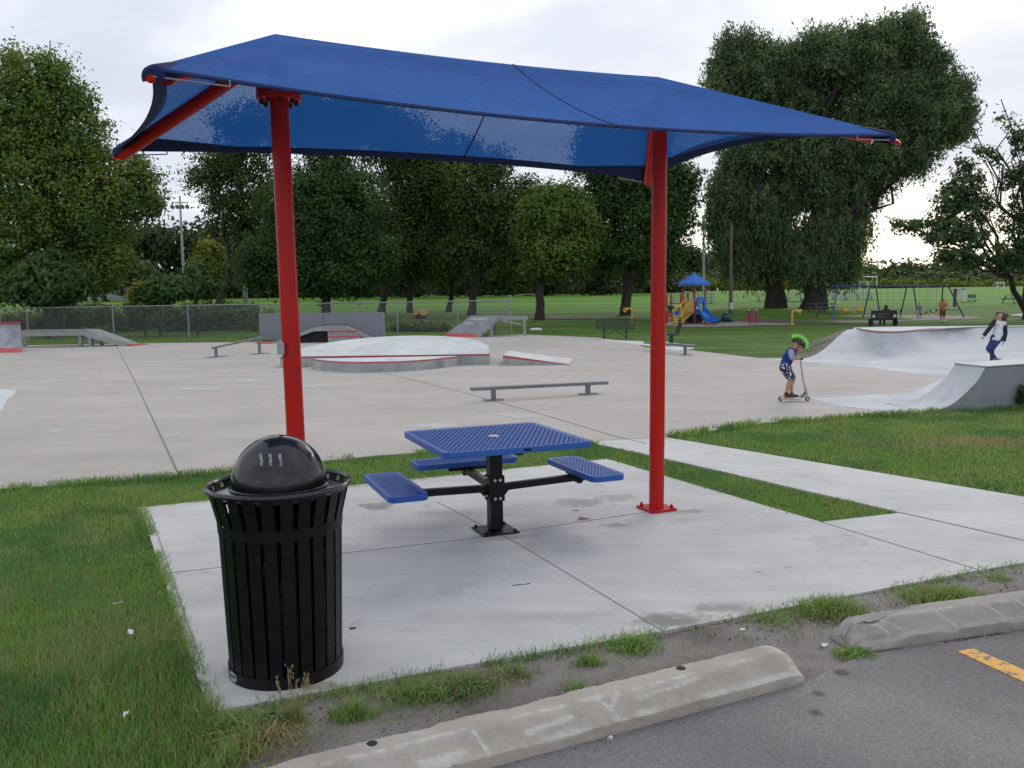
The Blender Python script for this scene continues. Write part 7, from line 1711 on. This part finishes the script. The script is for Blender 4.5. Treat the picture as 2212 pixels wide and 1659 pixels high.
tuft(905, 1500, 700, .10, .11, 'wide sprawling grass patch at the front edge of the pad', .006, 1.1, .12)
tuft(1010, 1480, 620, .10, .10, 'straggly yellowish grass patch in the middle of the pad front edge', .006, 1.2, .35)
tuft(1105, 1452, 260, .07, .07, 'thin flattened grass beyond the straggly patch', .006, 1.3, .3)
tuft(1272, 1430, 330, .075, .042, 'small round bright grass tuft behind the near kerb', .004, .5)
tuft(1368, 1395, 420, .085, .070, 'low dark grass tuft with long blades at the pad joint', .007, 1.1)
tuft(1668, 1334, 420, .06, .10, 'low ragged grass along the pad edge left of the broken kerb', .006, 1.2, .15)
tuft(1790, 1318, 900, .12, .11, 'thick dark grass clump behind the broken kerb end', .007, .9, .03)
tuft(2035, 1292, 950, .12, .13, 'thick green grass clump above the right kerb', .007, .9, .02)
tuft(2150, 1247, 200, .05, .07, 'tiny grass sprig at the pad edge near the right frame edge', .006, 1.0)
tuft(1848, 1410, 260, .06, .055, 'green weed growing under the broken kerb end', .009, 1.0)
tuft(1245, 1490, 60, .10, .03, 'few long green blades leaning over the near kerb', .008, 1.4)
tuft(555, 1600, 420, .13, .12, 'trampled straw and grass at the lower left dirt corner', .006, 1.5, .5)
tuft(505, 1575, 500, .13, .08, 'dark lush grass clump at the lower left pad corner', .006, .8)
q = G(2212, 880); root = thing('low_shrub', q, 'small dark shrub against the grey quarter pipe wall at the right edge', 'shrub'); mb = MB(); [mb.tube(wob(q, q + np.array([rng.normal() * .2, rng.normal() * .1, .35]), 3, .1), .008, 5) for _ in range(6)]; mb.build('stems', M_BARK, root)
P, T, _n = crown_points([(q + np.array([.08, 0, .2]), np.array([.14, .12, .14]))], 40, 24, .05, .4); link_mesh('leaves', quads_mesh('leaves', leaf_quads(P - OFF[root], .05, .3, 1.6), T), FOL['maple'], root)
# broad weed leaves by the pad corner
root = thing('dock_weed', G(560, 1560), 'broad-leaved weed lying over the pad corner by the litter bin', 'weed'); mb = MB()
for a, L in ((.25, .16), (.05, .12), (2.6, .09), (-.5, .09)):
    o = G(548, 1563); d = np.array([math.cos(a), math.sin(a), 0]); n = np.array([-d[1], d[0], 0]); rows = [[o + d * L * s + n * L * .23 * math.sin(PI * min(1, s ** .8)) * w_ + up * (.012 + .035 * math.sin(PI * s) + abs(w_) * .008) for w_ in (-1, 0, 1)] for s in np.linspace(.05, 1, 8)]; mb.grid(rows)
mb.build('leaves', plain('dock_leaf', (.085, .15, .035), .5, var=.3, scale=20), root, smooth=60)
# ---- gravel in the dirt
ng = 5200; P = np.array(DIRT); x0, y0 = P.min(0); x1, y1 = P.max(0); X = x0 + rng.random(ng * 3) * (x1 - x0); Y = y0 + rng.random(ng * 3) * (y1 - y0); ok = inside(DIRT, X, Y) & ~inside(SLAB, X, Y) & ~inside(EXT, X, Y) & (vnoise(X * 2.2, Y * 2.2, 4) > .35); X, Y = X[ok][:ng * 2], Y[ok][:ng * 2]; n = len(X)
tet = np.array([[1, 0, -.4], [-.5, .86, -.4], [-.5, -.86, -.4], [.1, 0, .7], [.3, .4, .5]]); sz = .004 + .010 * rng.random(n) ** 3.5; ang = rng.random(n) * 2 * PI
ca, sa = np.cos(ang), np.sin(ang); V = tet[None] * (1 + .3 * rng.normal(size=(n, 5, 3))) * sz[:, None, None]; V = np.stack([V[..., 0] * ca[:, None] - V[..., 1] * sa[:, None], V[..., 0] * sa[:, None] + V[..., 1] * ca[:, None], V[..., 2]], -1) + np.stack([X, Y, np.full(n, -.008)], 1)[:, None]
k = np.arange(n)[:, None] * 5; F = np.concatenate([k + np.array([[0, 4, 3]]), k + np.array([[0, 1, 4]]), k + np.array([[1, 2, 3, 4]]), k + np.array([[2, 0, 3]])], 1).ravel(); st = (np.arange(n)[:, None] * 13 + np.array([[0, 3, 6, 10]])).ravel(); tot = np.tile([3, 3, 4, 3], n)
m_, t_, b_ = newmat('pebble'); t_.put(b_.inputs['Base Color'], t_.ramp(t_.new('ShaderNodeNewGeometry').outputs['Random Per Island'], [(0., (.08, .075, .07)), (.6, (.21, .195, .18)), (1., (.36, .345, .33))])); b_.inputs['Roughness'].default_value = .9
props(link_mesh('gravel', raw_mesh('gravel', V.reshape(-1, 3), F, st, tot), m_), 'grey gravel scattered over the dirt strip', 'gravel', kind='stuff')
# ---- litter
M_PAPER = plain('white_paper', (.72, .73, .75), .8, var=.1)
def scrap(px, py, sx, sy, z, label, a=0.0, mat=M_PAPER, name='paper_scrap', cat='litter', h=.006):
    q = G(px, py); q[2] = z; mb = MB(); n = 4; rows = [[q + np.array([math.cos(a) * u_ * sx - math.sin(a) * v_ * sy, math.sin(a) * u_ * sx + math.cos(a) * v_ * sy, h * (.5 + math.sin(3 * u_ + 5 * v_ + px)) * .6 + .003]) for u_ in np.linspace(-.5, .5, n)] for v_ in np.linspace(-.5, .5, n)]; mb.grid(rows); mb.grid([[p - up * .0015 for p in r_] for r_ in rows], flip=True); o = mb.build(name, mat, smooth=50); return props(o, label, cat)
scrap(273, 1560, .018, .045, .035, 'white paper scrap in the long grass at the lower left', .3, h=.012)
scrap(283, 1379, .03, .022, .03, 'crumpled white litter in the grass left of the litter bin', .2, h=.02)
scrap(255, 1314, .05, .012, .03, 'thin white straw-like litter in the left grass', .4)
scrap(1604, 1358, .03, .02, -.006, 'white bottle-cap-like litter on the dirt by the pad edge', .2)
scrap(1780, 1392, .035, .03, -.006, 'white litter on the dirt left of the broken kerb end', .5, h=.012)
scrap(1318, 1597, .022, .012, -.002, 'small white scrap on the asphalt in front of the near kerb', .2, h=.014)
scrap(1170, 1145, .025, .018, .0, 'white scrap on the pad right of the table pedestal', .1)
scrap(1845, 1316, .016, .016, .012, 'tiny blue bottle cap in the grass behind the broken kerb', .1, plain('cap_blue', (.05, .25, .55), .4))
q = G(1262, 1122); mb = MB(); mb.add([q + np.array(v) for v in ((-.045, -.012, 0), (.05, .005, 0), (.05, .018, 0), (-.045, .02, 0), (-.045, -.012, .022), (.05, .005, .004), (.05, .018, .004), (-.045, .02, .022))], [(3, 2, 1, 0), (4, 5, 6, 7), (0, 1, 5, 4), (1, 2, 6, 5), (2, 3, 7, 6), (3, 0, 4, 7)]); props(mb.build('wood_wedge', plain('raw_wood', (.34, .22, .14), .8)), 'small brown wooden wedge on the pad joint near the right post', 'wood wedge')
q = G(1126, 1265); mb = MB(); mb.tube(wob(q + up * .003 - np.array([.055, .0, 0]), q + up * .003 + np.array([.055, .035, 0]), 4, .02), .003, 5); props(mb.build('twig', M_BARK), 'thin dark twig lying on the pad', 'twig')
scrap(762, 1358 - 22 + 22, .035, .016, .0, 'dark brown leaf on the pad right of the litter bin', .3, M_BARK, 'dead_leaf', 'dead leaf')
scrap(940 , 931, .03, .02, .757, 'small white scrap on the blue tabletop', .3)
